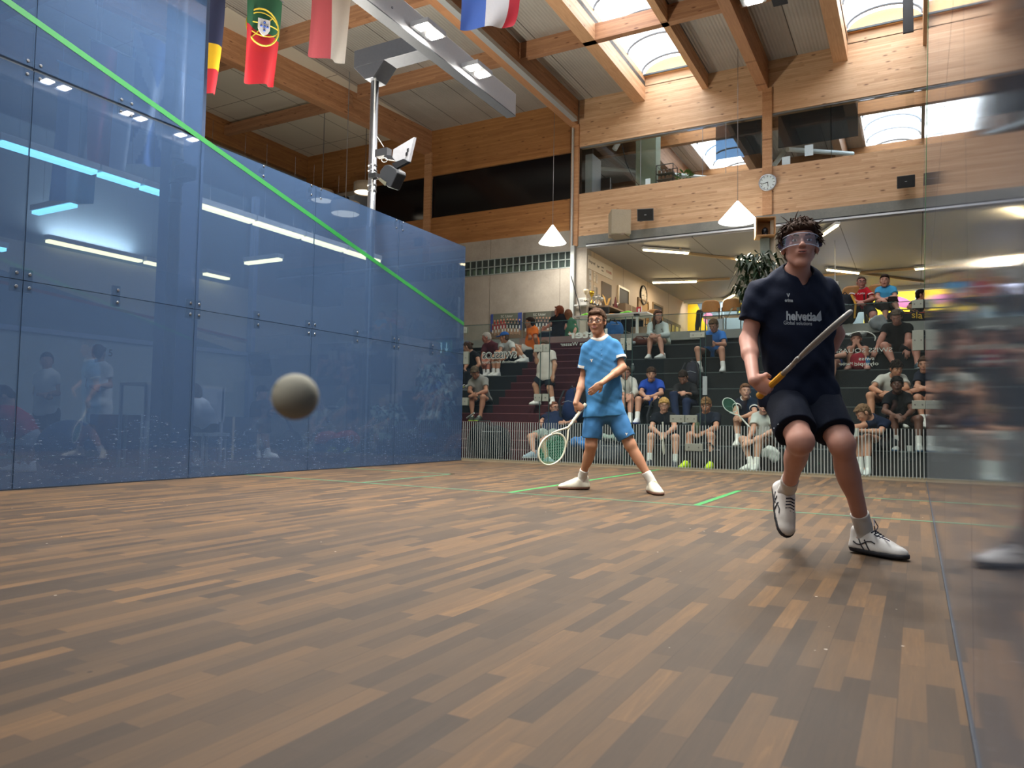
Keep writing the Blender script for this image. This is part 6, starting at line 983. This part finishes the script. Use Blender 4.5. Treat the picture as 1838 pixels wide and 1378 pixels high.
T, I = sp('boy in a black polo with white collar and cuffs holding a racket upright', [(1338, 702), (1339, 716), (1326, 722), (1352, 723), (1320, 737), (1355, 741), (1324, 747), (1331, 749), (1328, 760), (1348, 760), (1323, 753), (1350, 754), (1324, 783), (1348, 783), (1321, 792), (1346, 792)], (11.75, 11.85, 11.65, 11.4, 11.9, 11.45, 11.35), H1, face=(10, 0), top=('#151b2a', .6), bot=('#14171c', .7), cuff='#dcdcd8', collar='#dcdcd8', hair=('short', '#6b4a33'), tone='#c99a80', seed=25)
sp('person in a white T-shirt and white shoes behind the navy player', [(1371, 729), (1371, 742), (1356, 748), (1388, 748), (1352, 772), (1391, 772), (1341, 790), (1352, 791), (1360, 795), (1382, 795), (1333, 789), (1361, 789), (1349, 828), (1358, 829), (1334, 838), (1353, 841)], (11.2, 11.3, 11.15, 10.9, 11.4, 10.95, 10.88), -.02, face=(0, -10), top=('#b7b9b2', .6), bot=('#1a1d22', .5), hair=('short', '#7a5a3e'), tone='#c69880', shoe=('#d9dad4', '#9a9c98'), seed=26)
T, I = sp('boy in a light blue T-shirt with a tablet sitting high on the black steps', [(1281, 584), (1282, 596), (1269, 601), (1297, 600), (1268, 616), (1300, 618), (1274, 618), (1284, 617), (1270, 635), (1291, 635), (1252, 627), (1295, 627), (1256, 659), (1298, 659), (1248, 667), (1296, 667)], (13.5, 13.6, 13.45, 13.3, 13.8, 13.3, 13.22), 5 * H1, face=(-25, -30), top=('#3f7fd0', .6), bot=('#14171c', .6), sock=('#e6e5e0', .35), shoe=('#d4d6d2', '#8a8c88'), hair=('short', '#5d452f'), tone='#bd8b72', seed=27)
c = at(1268, 613, 'y', 13.2); part('tablet', mat('#131a26', .3), None, (c[0] - .11, c[0] + .11, 13.18, 13.19, c[2] - .09, c[2] + .12), label='dark tablet held by the boy in the light blue T-shirt', category='tablet')
T, I = sp('woman with long brown hair in an open white shirt sitting on the top black step', [(1181, 567), (1182, 580), (1168, 585), (1194, 585), (1166, 598), (1197, 601), (1172, 602), (1177, 603), (1179, 615), (1196, 615), (1167, 609), (1184, 610), (1165, 637), (1189, 638), (1162, 645), (1180, 645)], (13.95, 14.05, 13.9, 13.75, 14.2, 13.8, 13.7), 6 * H1, face=(25, -5), top=('#c4cfc9', 1.6), bot=('#b8bda8', .45), sock=None, shoe=('#d9dbd5', '#a0a29c'), hair=('long', '#4e3a2d'), tone='#cb9a82', seed=28, rs=.95)
T, I = sp('man with glasses in a red football shirt with white cuffs and arms on his lap', [(1546, 507), (1546, 519), (1532, 524), (1560, 524), (1527, 537), (1566, 537), (1541, 542), (1549, 542), (1537, 551), (1559, 551), (1523, 568), (1568, 567), (1526, 594), (1566, 592), (1523, 599), (1564, 598)], (15.0, 15.05, 14.95, 14.8, 15.1, 14.68, 14.66), 2.5, face=(8, 0), top=('#c0202c', .55), bot=('#24272c', .8), cuff='#dedcd8', collar='#dedcd8', hair=('crop', '#4a3a30'), tone='#b98070', glasses='#3a3a3e', seed=29)
b = bvh_of(I['shirt']); text_on('lettering', 'PUMA', .05, lerp(I['n'], I['P'], .25) + I['fw'] * .3, I['r'], I['up'], cloth('#e8e6e4'), T, 0, bvh=b, vd=-I['fw'])
sp('smiling woman in a light blue polo shirt beside the man in red', [(1588, 504), (1590, 516), (1577, 520), (1603, 520), (1575, 534), (1607, 533), (1582, 537), (1587, 537), (1581, 547), (1599, 547), (1588, 548, 14.75), (1602, 536, 14.75), (1590, 575), (1612, 556), (1588, 582), (1617, 560)], (14.95, 15.0, 14.9, 14.78, 15.05, 14.75, 14.68), None, face=(-5, 0), top=('#4ba3cf', .55), bot=('#2c2422', 1.35), collar='#2f6f9c', hair=('bun', '#2c211d'), tone='#c79680', shoe=('#2b2b2e', '#555558'), sock=None, seed=30)
sp('dark haired boy in black facing right at the far right of the upper level', [(1654, 530), (1652, 540), (1642, 544), (1658, 543), (1632, 551), (1662, 553), (1640, 556), (1656, 560), (1643, 565), (1656, 565), (1642, 570), (1655, 570), (1645, 590), (1656, 590), (1650, 595), (1660, 595)], (16.4, 16.4, 16.35, 16.3, 16.4, 16.2, 16.2), 2.5, face=(85, 0), top=('#15171b', .6), bot=('#1c1f24', .8), hair=('short', '#17120f'), tone='#a87658', seed=31)
T, I = sp('big man in a black T-shirt leaning forward with one hand on the step', [(1609, 569), (1611, 583), (1592, 588), (1631, 589), (1583, 606), (1630, 607), (1572, 629), (1629, 626), (1597, 629), (1622, 629), (1588, 621), (1643, 614), (1605, 646), (1647, 651), (1602, 658), (1652, 660)], (13.45, 13.6, 13.5, 13.45, 13.75, 13.3, 13.2), 5 * H1, face=(-5, -30), rs=1.22, top=('#101114', .6), bot=('#1b1d21', .7), sock=('#1b2226', .25), shoe=('#33505c', '#aeb4b6'), hair=('short', '#5a4c40'), tone='#c08a78', seed=32, hs=1.04)
sp('woman with glasses and short hair in a black polo with crossed bare legs', [(1497, 607), (1497, 619), (1483, 626), (1512, 626), (1478, 637), (1515, 637), (1479, 641), (1488, 641), (1490, 653), (1508, 653), (1486, 641), (1495, 651), (1476, 672), (1494, 684), (1472, 680), (1491, 694)], (12.95, 13.1, 12.9, 12.75, 13.3, 12.85, 12.75), None, face=(0, -3), top=('#14181b', .6), bot=('#26346a', .5), sock=None, shoe=('#8a6f5c', '#5a4a40'), hair=('crop', '#4a3e36'), tone='#c69682', glasses='#2e2a2a', seed=33)
sp('woman in red trousers resting her chin on her hands with her knees drawn up', [(1537, 608), (1537, 619), (1527, 623), (1548, 623), (1526, 632), (1550, 632), (1534, 618), (1540, 617), (1531, 640), (1546, 640), (1526, 627), (1553, 627), (1524, 654), (1556, 654), (1521, 661), (1557, 661)], (13.5, 13.6, 13.35, 13.38, 13.8, 13.3, 13.22), 5 * H1, face=(0, -12), top=('#1a1a1e', .6), bot=('#a83448', 1.35), sock=None, shoe=('#b98a7c', '#8a6a60'), hair=('bun', '#2b211d'), tone='#b07c66', seed=34)
blob('red_bag', cloth('#8e2430'), None, .012, [('e', at(1540, 648, 'y', 13.25), (.13, .09, .14)), ('e', at(1541, 655, 'y', 13.22), (.15, .09, .08))], wr=(.005, 22, 2), label='dark red bag between the feet of the woman in red trousers', category='bag')
sp('curly haired boy in a white T-shirt with his forearms on his knees', [(1609, 662), (1605, 676), (1582, 680), (1621, 680), (1565, 697), (1627, 697), (1586, 706), (1596, 706), (1585, 719), (1612, 719), (1562, 710), (1629, 708), (1566, 745), (1626, 746), (1562, 756), (1628, 757)], (12.1, 12.25, 12.05, 11.9, 12.4, 11.9, 11.8), 2 * H1, face=(25, -15), top=('#b9b7ae', .6), bot=('#23262b', .45), hair=('curly', '#231a15'), tone='#bb8668', seed=35)
sp('smiling boy with a black fringe and a white cross on his black T-shirt', [(1610, 690), (1610, 706), (1594, 713), (1630, 713), (1588, 738), (1637, 737), (1607, 746), (1624, 748), (1601, 759), (1628, 759), (1605, 752), (1649, 752), (1608, 783), (1649, 783), (1607, 793), (1650, 793)], (11.7, 11.8, 11.6, 11.35, 11.9, 11.4, 11.32), H1, face=(0, 0), top=('#0e0f12', .6), bot=('#121317', .7), hair=('fringe', '#0f0d0c'), tone='#5f4034', sock=('#c9cac6', .35), shoe=('#b7bab8', '#3c5a78'), seed=36)
T, I = sp('boy in a navy T-shirt leaning left over a small box on the first step', [(1549, 741), (1564, 751), (1570, 756), (1590, 760), (1543, 766), (1580, 775), (1524, 767), (1541, 773), (1580, 792), (1596, 792), (1541, 789), (1557, 785), (1545, 834), (1558, 835), (1540, 845), (1556, 848)], (11.0, 11.1, 10.95, 10.85, 11.4, 11.0, 10.9), -.02, face=(-60, -35), top=('#141d33', .6), bot=('#14171c', .6), sock=('#d6d7d3', .4), shoe=('#d5d8d8', '#6b6f74'), hair=('short', '#6f553f'), tone='#c6937a', seed=37)
cbox('small white cardboard box held by the leaning boy in navy', 4.93, 5.05, 10.8, 10.9, .49, .6, '#b9b9b2', 'box'); bx = [o_ for o_ in bpy.data.objects if o_.name.startswith('cardboard_box')][-1]; p_ = at(1531, 783, 'y', 10.83); bx.location = [float(p_[0]), 10.83, float(p_[2])]
sp('person with folded arms in a navy T-shirt cut off by the right glass wall', [(1659, 654), (1660, 667), (1650, 674), (1674, 675), (1646, 695), (1677, 696), (1660, 696), (1651, 699), (1654, 719), (1670, 719), (1647, 714), (1668, 715), (1657, 751), (1669, 751), (1656, 762), (1668, 762)], (12.2, 12.3, 12.1, 12.0, 12.4, 11.9, 11.8), 2 * H1, face=(-10, -10), top=('#141b2a', .6), bot=('#1a1d22', .6), hair=('short', '#4a372a'), tone='#bd8a70', seed=38)
# beyond the left glass
GL = 'people beyond the left glass wall'
def JD(pts, D, off=None):
    off = off or {}; return {k: dp(p[0], p[1], (p[2] if len(p) > 2 else D) + off.get(k[0], 0)) for k, p in zip(KEYS, pts)}
def stand(label, hx, hv, D, w=34, feet=820, **kw):
    J = JD([(hx, hv), (hx + 2, hv + 20), (hx - w * .42, hv + 27), (hx + w * .42, hv + 27), (hx - w * .55, hv + 58), (hx + w * .55, hv + 58), (hx - w * .1, hv + 62), (hx + w * .1, hv + 58), (hx - 9, hv + 92), (hx + 9, hv + 92), (hx - 10, (hv + 92 + feet) / 2), (hx + 10, (hv + 92 + feet) / 2), (hx - 10, feet - 10), (hx + 10, feet - 10), (hx - 12, feet), (hx + 14, feet)], D, {'w': -.22, 't': -.12}); J['w0'] = J['w0'] + .0; fitfeet(J, -.02); return person(label, J, GL, h=.012, parts=False, **kw)
stand('child in a pale printed T-shirt with folded arms behind the left glass', 84, 648, 10.2, top=('#c9ccc8', .5), bot=('#1d2530', .75), hair=('short', '#241d1a'), tone='#a98470', seed=41)
T, I = stand('boy in a white shirt with dark printing on its back beside the taller person', 178, 634, 10.3, feet=820, face=(150, 0), back=True, top=('#dcdcd8', .55), bot=('#d4d6d4', .7), hair=('short', '#2b211c'), tone='#b08a76', seed=43)
J = JD([(6, 712), (14, 735), (2, 738), (30, 742), (-4, 765), (24, 770), (-8, 790), (14, 795), (34, 778), (52, 780), (30, 806), (50, 806), (36, 840), (52, 840), (28, 848), (46, 848)], 8.0); fitfeet(J, -.02); person('person in a red top and white shorts bending down at the left edge', J, GL, h=.012, face=(-90, -50), back=True, top=('#a8202e', .6), bot=('#b9bcc0', .75), hair=('short', '#2a2626'), tone='#a98470', parts=False, seed=44)
J = JD([(347, 706), (352, 720), (346, 724), (366, 726), (340, 742), (372, 746), (336, 756), (346, 758), (362, 762), (376, 764), (345, 766), (352, 768), (346, 800), (352, 802), (340, 808), (348, 810)], 9.2); fitfeet(J, -.02); person('seated person in a white lettered T-shirt seen from behind through the glass', J, GL, h=.012, face=(-120, -20), back=True, top=('#c6c8cc', .6), bot=('#2a303a', .9), hair=('short', '#2a211c'), tone='#a98470', parts=False, seed=45)
o = thing('stool', 'simple pale legged chair under the seated person behind the glass', 'chair', at(366, 800, 'x', -2.2)); p = dp(369, 776, 9.25); part('seat', white_, o, (p[0] - .2, p[0] + .2, p[1] - .2, p[1] + .2, p[2] - .04, p[2])); [part('leg', white_, o, (p[0] + a, p[0] + a + .025, p[1] + b, p[1] + b + .025, -.02, p[2] - .04)) for a in (-.18, .15) for b in (-.18, .15)]
J = JD([(470, 706), (468, 722), (458, 728), (480, 726), (456, 744), (486, 742), (462, 752), (486, 728), (460, 758), (474, 758), (459, 782), (476, 782), (460, 806), (482, 806), (456, 812), (486, 812)], 11.6); fitfeet(J, -.02); person('person in dark clothes beside the pale post with a racket bag behind the glass', J, GL, h=.012, face=(40, -20), top=('#1c2735', .6), bot=('#202b38', .8), hair=('short', '#161a20'), tone='#b08a76', parts=False, seed=46)
# rackets held by spectators
racket('racket with a green string bed held up by the boy in the black polo', at(1345, 766, 'y', 11.25), at(1300, 716, 'y', 11.25), (.1, -1, .15), '#c9d6cc', '#2a7a5e', '#d9d8d2'); racket('racket standing between the knees of the blonde boy', at(1189.5, 757, 'y', 10.92), at(1191, 815, 'y', 10.75), (1, .1, .0), '#cfcabb', '#b7b2a0', '#b9b4a8')
c = at(1251, 770, 'y', 10.9); bottle('dark drinking bottle in the hand of the boy with neon shoes', c - A([0, 0, .06]), '#56604a', h=.2)
m = MB(); m.tube([at(838, 750, 'y', 11.7), at(851, 741, 'y', 11.6)], .016, 8); m.build('grip_roll', mat('#d7d6d0', .6), None, label='white racket grip roll in the hand of the man in grey', category='grip')
m = MB(); m.tube([at(950, 664, 'y', 9.7), at(944, 722, 'y', 9.7)], [.004, .010], 6); 
# ------------------------------------------------------------------ players
def JPl(D0, pts): return {k: dp(p[0], p[1], D0 + (p[2] if len(p) > 2 else 0)) for k, p in zip(KEYS, pts)}
Rr = RC[:, 0]; TC = nrm(A([-ray(919, 700)[0], -ray(919, 700)[1], 0]))      # image right, towards the camera
# player in light blue
J = JPl(6.75, [(1071, 577, -.03), (1078, 613), (1055, 627, .02), (1104, 622, .02), (1047, 682, .06), (1117, 660, -.05), (1033, 724, -.07), (1079, 688, -.22), (1066, 744), (1104, 742), (1061, 798, -.03), (1131, 798, -.06), (1044, 862, .12), (1171, 864, -.14), (1006, 880, .10), (1177, 884, -.42)])
for i, D in (('0', 6.87), ('1', 6.6)): J['a' + i][2] = .092
J['t0'] = J['a0'] - Rr * .20 + TC * .02; J['t1'] = J['a1'] + TC * .2 + Rr * .03
for i in '01': J['t' + i][2] = .03
RD1 = nrm(dp(973, 829, 6.46) - dp(1043, 735, 6.66)); dh = nrm(np.cross(RD1, TC)); dh = dh if dh[2] < 0 else -dh
hg = {'0': dict(d=dh, n=-TC, side=RD1, curl=(1.0, 1.25, .9), fr=.0090), '1': dict(d=nrm(-Rr * .72 - A([0, 0, .62])), n=nrm(-TC * .9 - Rr * .2), side=-A([0, 0, 1.]) - Rr * .5, curl=(.22, .28, .2), fr=.0088)}
TP1, P1 = person('boy in a light blue shirt and shorts striding across the court', J, 'squash players on the court', tone='#bf8d6e', face=(-14, -4), h=.0058, hs=.98, rs=.93, top=('#4783b4', .60), bot=('#4276a6', .80), sock=('#dedbd2', .28), shoe=('#dcd6c0', '#6b4a38', '#cfc6a4'), hair=('short', '#4a3526'), glasses='#2b2628', cuff='#dcd8cc', collar='#dcd8cc', hands=hg, seed=51, wrk=.0028, hem=.012, cat='person')
for i, (d, vo) in enumerate(((0, .04), (1, .07))): pass
b1 = bvh_of(P1['shirt']); mid = P1['n'] - P1['up'] * .06
m = MB()
for k in range(3):
    q = P1['n'] - P1['up'] * (.075 + .045 * k) + P1['fw'] * .4 - P1['r'] * .01; h_ = b1.ray_cast(Vector(q), Vector(-P1['fw']))
    if h_[0] is not None: m.lathe(A(h_[0]), P1['fw'], [(0, .004), (.006, .004), (.007, 0)], 10)
m.build('shirt_button', mat('#6fa8dc', .4), TP1)
q = P1['n'] - P1['up'] * .17 - P1['r'] * .10; text_on('chest_logo', 'Y', .026, q + P1['fw'] * .4, P1['r'], P1['up'], mat('#d8d6c8', .5), TP1, 0, bvh=b1, vd=-P1['fw'], bold=.003)
b2 = bvh_of(P1['shorts']); q = lerp(J['p1'], J['k1'], .66); text_on('shorts_logo', 'Y', .022, q + TC * .4, Rr, A([0, 0, 1.]), mat('#d8d6c8', .5), TP1, 0, bvh=b2, vd=-TC, bold=.003)
G1 = J['w0'] + dh * .078 - TC * .022; racket('cream framed racket with green strings in the blue player\'s lowered hand', G1 - RD1 * .06, G1 + RD1 * .626, TC + .3 * Rr, '#e4e0c8', '#1f9c6c', '#dcd6c0', w=.228)
# player in navy
D2 = 3.62
J = JPl(D2, [(1436, 442, -.05), (1427, 500, .02), (1364, 526, .03), (1483, 526, .06), (1343, 610, .02), (1500, 600, .16), (1353, 683, -.22), (1476, 655, .26), (1404, 712, .04), (1466, 712, .06), (1437, 792, -.26), (1511, 797, -.20), (1413, 880, .16), (1552, 952, -.02), (1414, 965, .10), (1600, 1000, -.12)])
J['a1'][2] = .095; J['t1'] = J['a1'] + TC * .19 + Rr * .105; J['t1'][2] = .03; fu0 = nrm(TC * .80 + A([0, 0, .45]) + Rr * .12)
G2 = J['w0'] + A([0, 0, -.06]) + Rr * .03
for _ in range(3):
    Dt = min(np.arange(D2 - 1.0, D2 - .15, .01), key=lambda q: abs(np.linalg.norm(dp(1521, 563, q) - G2) - .611)); RD2 = nrm(dp(1521, 563, Dt) - G2); dh2 = nrm(np.cross(RD2, TC)); dh2 = dh2 if dh2[2] < 0 else -dh2; G2 = J['w0'] + dh2 * .078 - TC * .024
hg = {'0': dict(d=dh2, n=-TC, side=RD2, curl=(1.0, 1.25, .9), fr=.0100), '1': dict(d=nrm(-A([0, 0, 1.])), n=-Rr, side=TC, curl=(.5, .6, .4), fr=.0095)}
TP2, P2 = person('boy in a navy shirt and shorts with clear goggles lunging forward', J, 'squash players on the court', tone='#c39280', face=(6, 4), h=.0056, hs=1.0, rs=1.0, top=('#10182b', .58), bot=('#121826', .78), sock=('#c9c6c0', .24), shoe=('#cfccc6', '#15161c', '#10142c'), hair=('messy', '#3a281d'), glasses='goggles', hands=hg, feet={'0': fu0}, seed=52, wrk=.0042, hem=.03, neckcut=.012)
b1 = bvh_of(P2['shirt']); U = P2['up']; wl_ = cloth('#aab4bc')
def onchest(t, u, v, s, nm='shirt_lettering', bold=.0, mm=None):
    q = dp(u, v, D2 - .5); return text_on(nm, t, s, q, Rr * .80 - A([0, 0, .03]), nrm(A([0, 0, 1.]) - 0 * Rr), mm or wl_, TP2, 0, bvh=b1, vd=nrm(ray(u, v)), bold=bold)
onchest('helvetia', 1438, 568, .058, bold=.002); onchest('Global solutions', 1432, 580, .026); onchest('erima', 1416, 539, .021, bold=.001)
def patch(pts, nm, mm=None, bv=b1):
    V = []
    for (u, v) in pts:
        h_ = bv.ray_cast(Vector(dp(u, v, D2 - .6)), Vector(nrm(ray(u, v)))); V.append(A(h_[0]) - nrm(ray(u, v)) * .004 if h_[0] is not None else dp(u, v, D2 - .12))
    return raw(nm, V, [tuple(range(len(V)))[::-1]], mm or wl_, TP2)
patch([(1473, 557), (1475, 574), (1471, 577), (1463, 573), (1467, 565)], 'triangle_logo'); patch([(1412, 527), (1415, 534), (1418, 527), (1416, 526), (1415, 530), (1413, 526)], 'bird_logo')
b3 = bvh_of(P2['shorts']); patch([(1388, 768), (1397, 759.5), (1398, 761), (1389, 769.5)], 'shorts_lettering', bv=b3)
for sh_, i_ in zip([c_ for c_ in TP2.children if c_.name.startswith('shoe')], '01'):
    A1, td, fu = P2['J']['a' + i_], P2['J']['fd' + i_], P2['J']['fu' + i_]; rt = nrm(np.cross(td, fu)); bs = bvh_of(sh_)
    for k_ in range(3):
        m = MB(); pts = []
        for q_ in np.linspace(0, 1, 7):
            o_ = A1 + td * (.02 + .035 * k_ + .03 * q_) - fu * (.02 + .045 * q_) if k_ < 2 else A1 + td * (-.01 + .12 * q_) - fu * (.035 + .012 * math.sin(q_ * 6))
            h_ = bs.ray_cast(Vector(o_ + (-Rr) * .2), Vector(Rr)); pts.append(A(h_[0]) - Rr * .001 if h_[0] is not None else o_ - Rr * .045)
        m.tube(pts, .0032, 5); m.build('side_stripe', mat('#15171e', .5), sh_)
# loose navy laces of the front shoe
A1, td, fu = P2['J']['a1'], P2['J']['fd1'], P2['J']['fu1']; rt = nrm(np.cross(td, fu)); sh = [c_ for c_ in TP2.children if c_.name.startswith('shoe')]
m = MB(); c0 = A1 + td * .05 + fu * .0; m.tube([c0, c0 + fu * .04 - rt * .03, c0 + fu * .075, c0 + fu * .05 + rt * .04 + td * .03, c0 + td * .01], .0028, 6); m.tube([c0, c0 + td * .06 + rt * .06 + fu * .01, c0 + td * .10 + rt * .03 - fu * .01, c0 + td * .03], .0026, 6); m.build('loose_lace', mat('#12183a', .6), sh[-1])
G2 = J['w0'] + dh2 * .078 - TC * .024; racket('edge-on silver racket with a yellow grip held by the navy player', G2 - RD2 * .075, G2 + RD2 * .611, np.cross(ray(1440, 640), RD2) + TC * .10, '#8f8a82', '#6a655c', '#d39a26', w=.20)
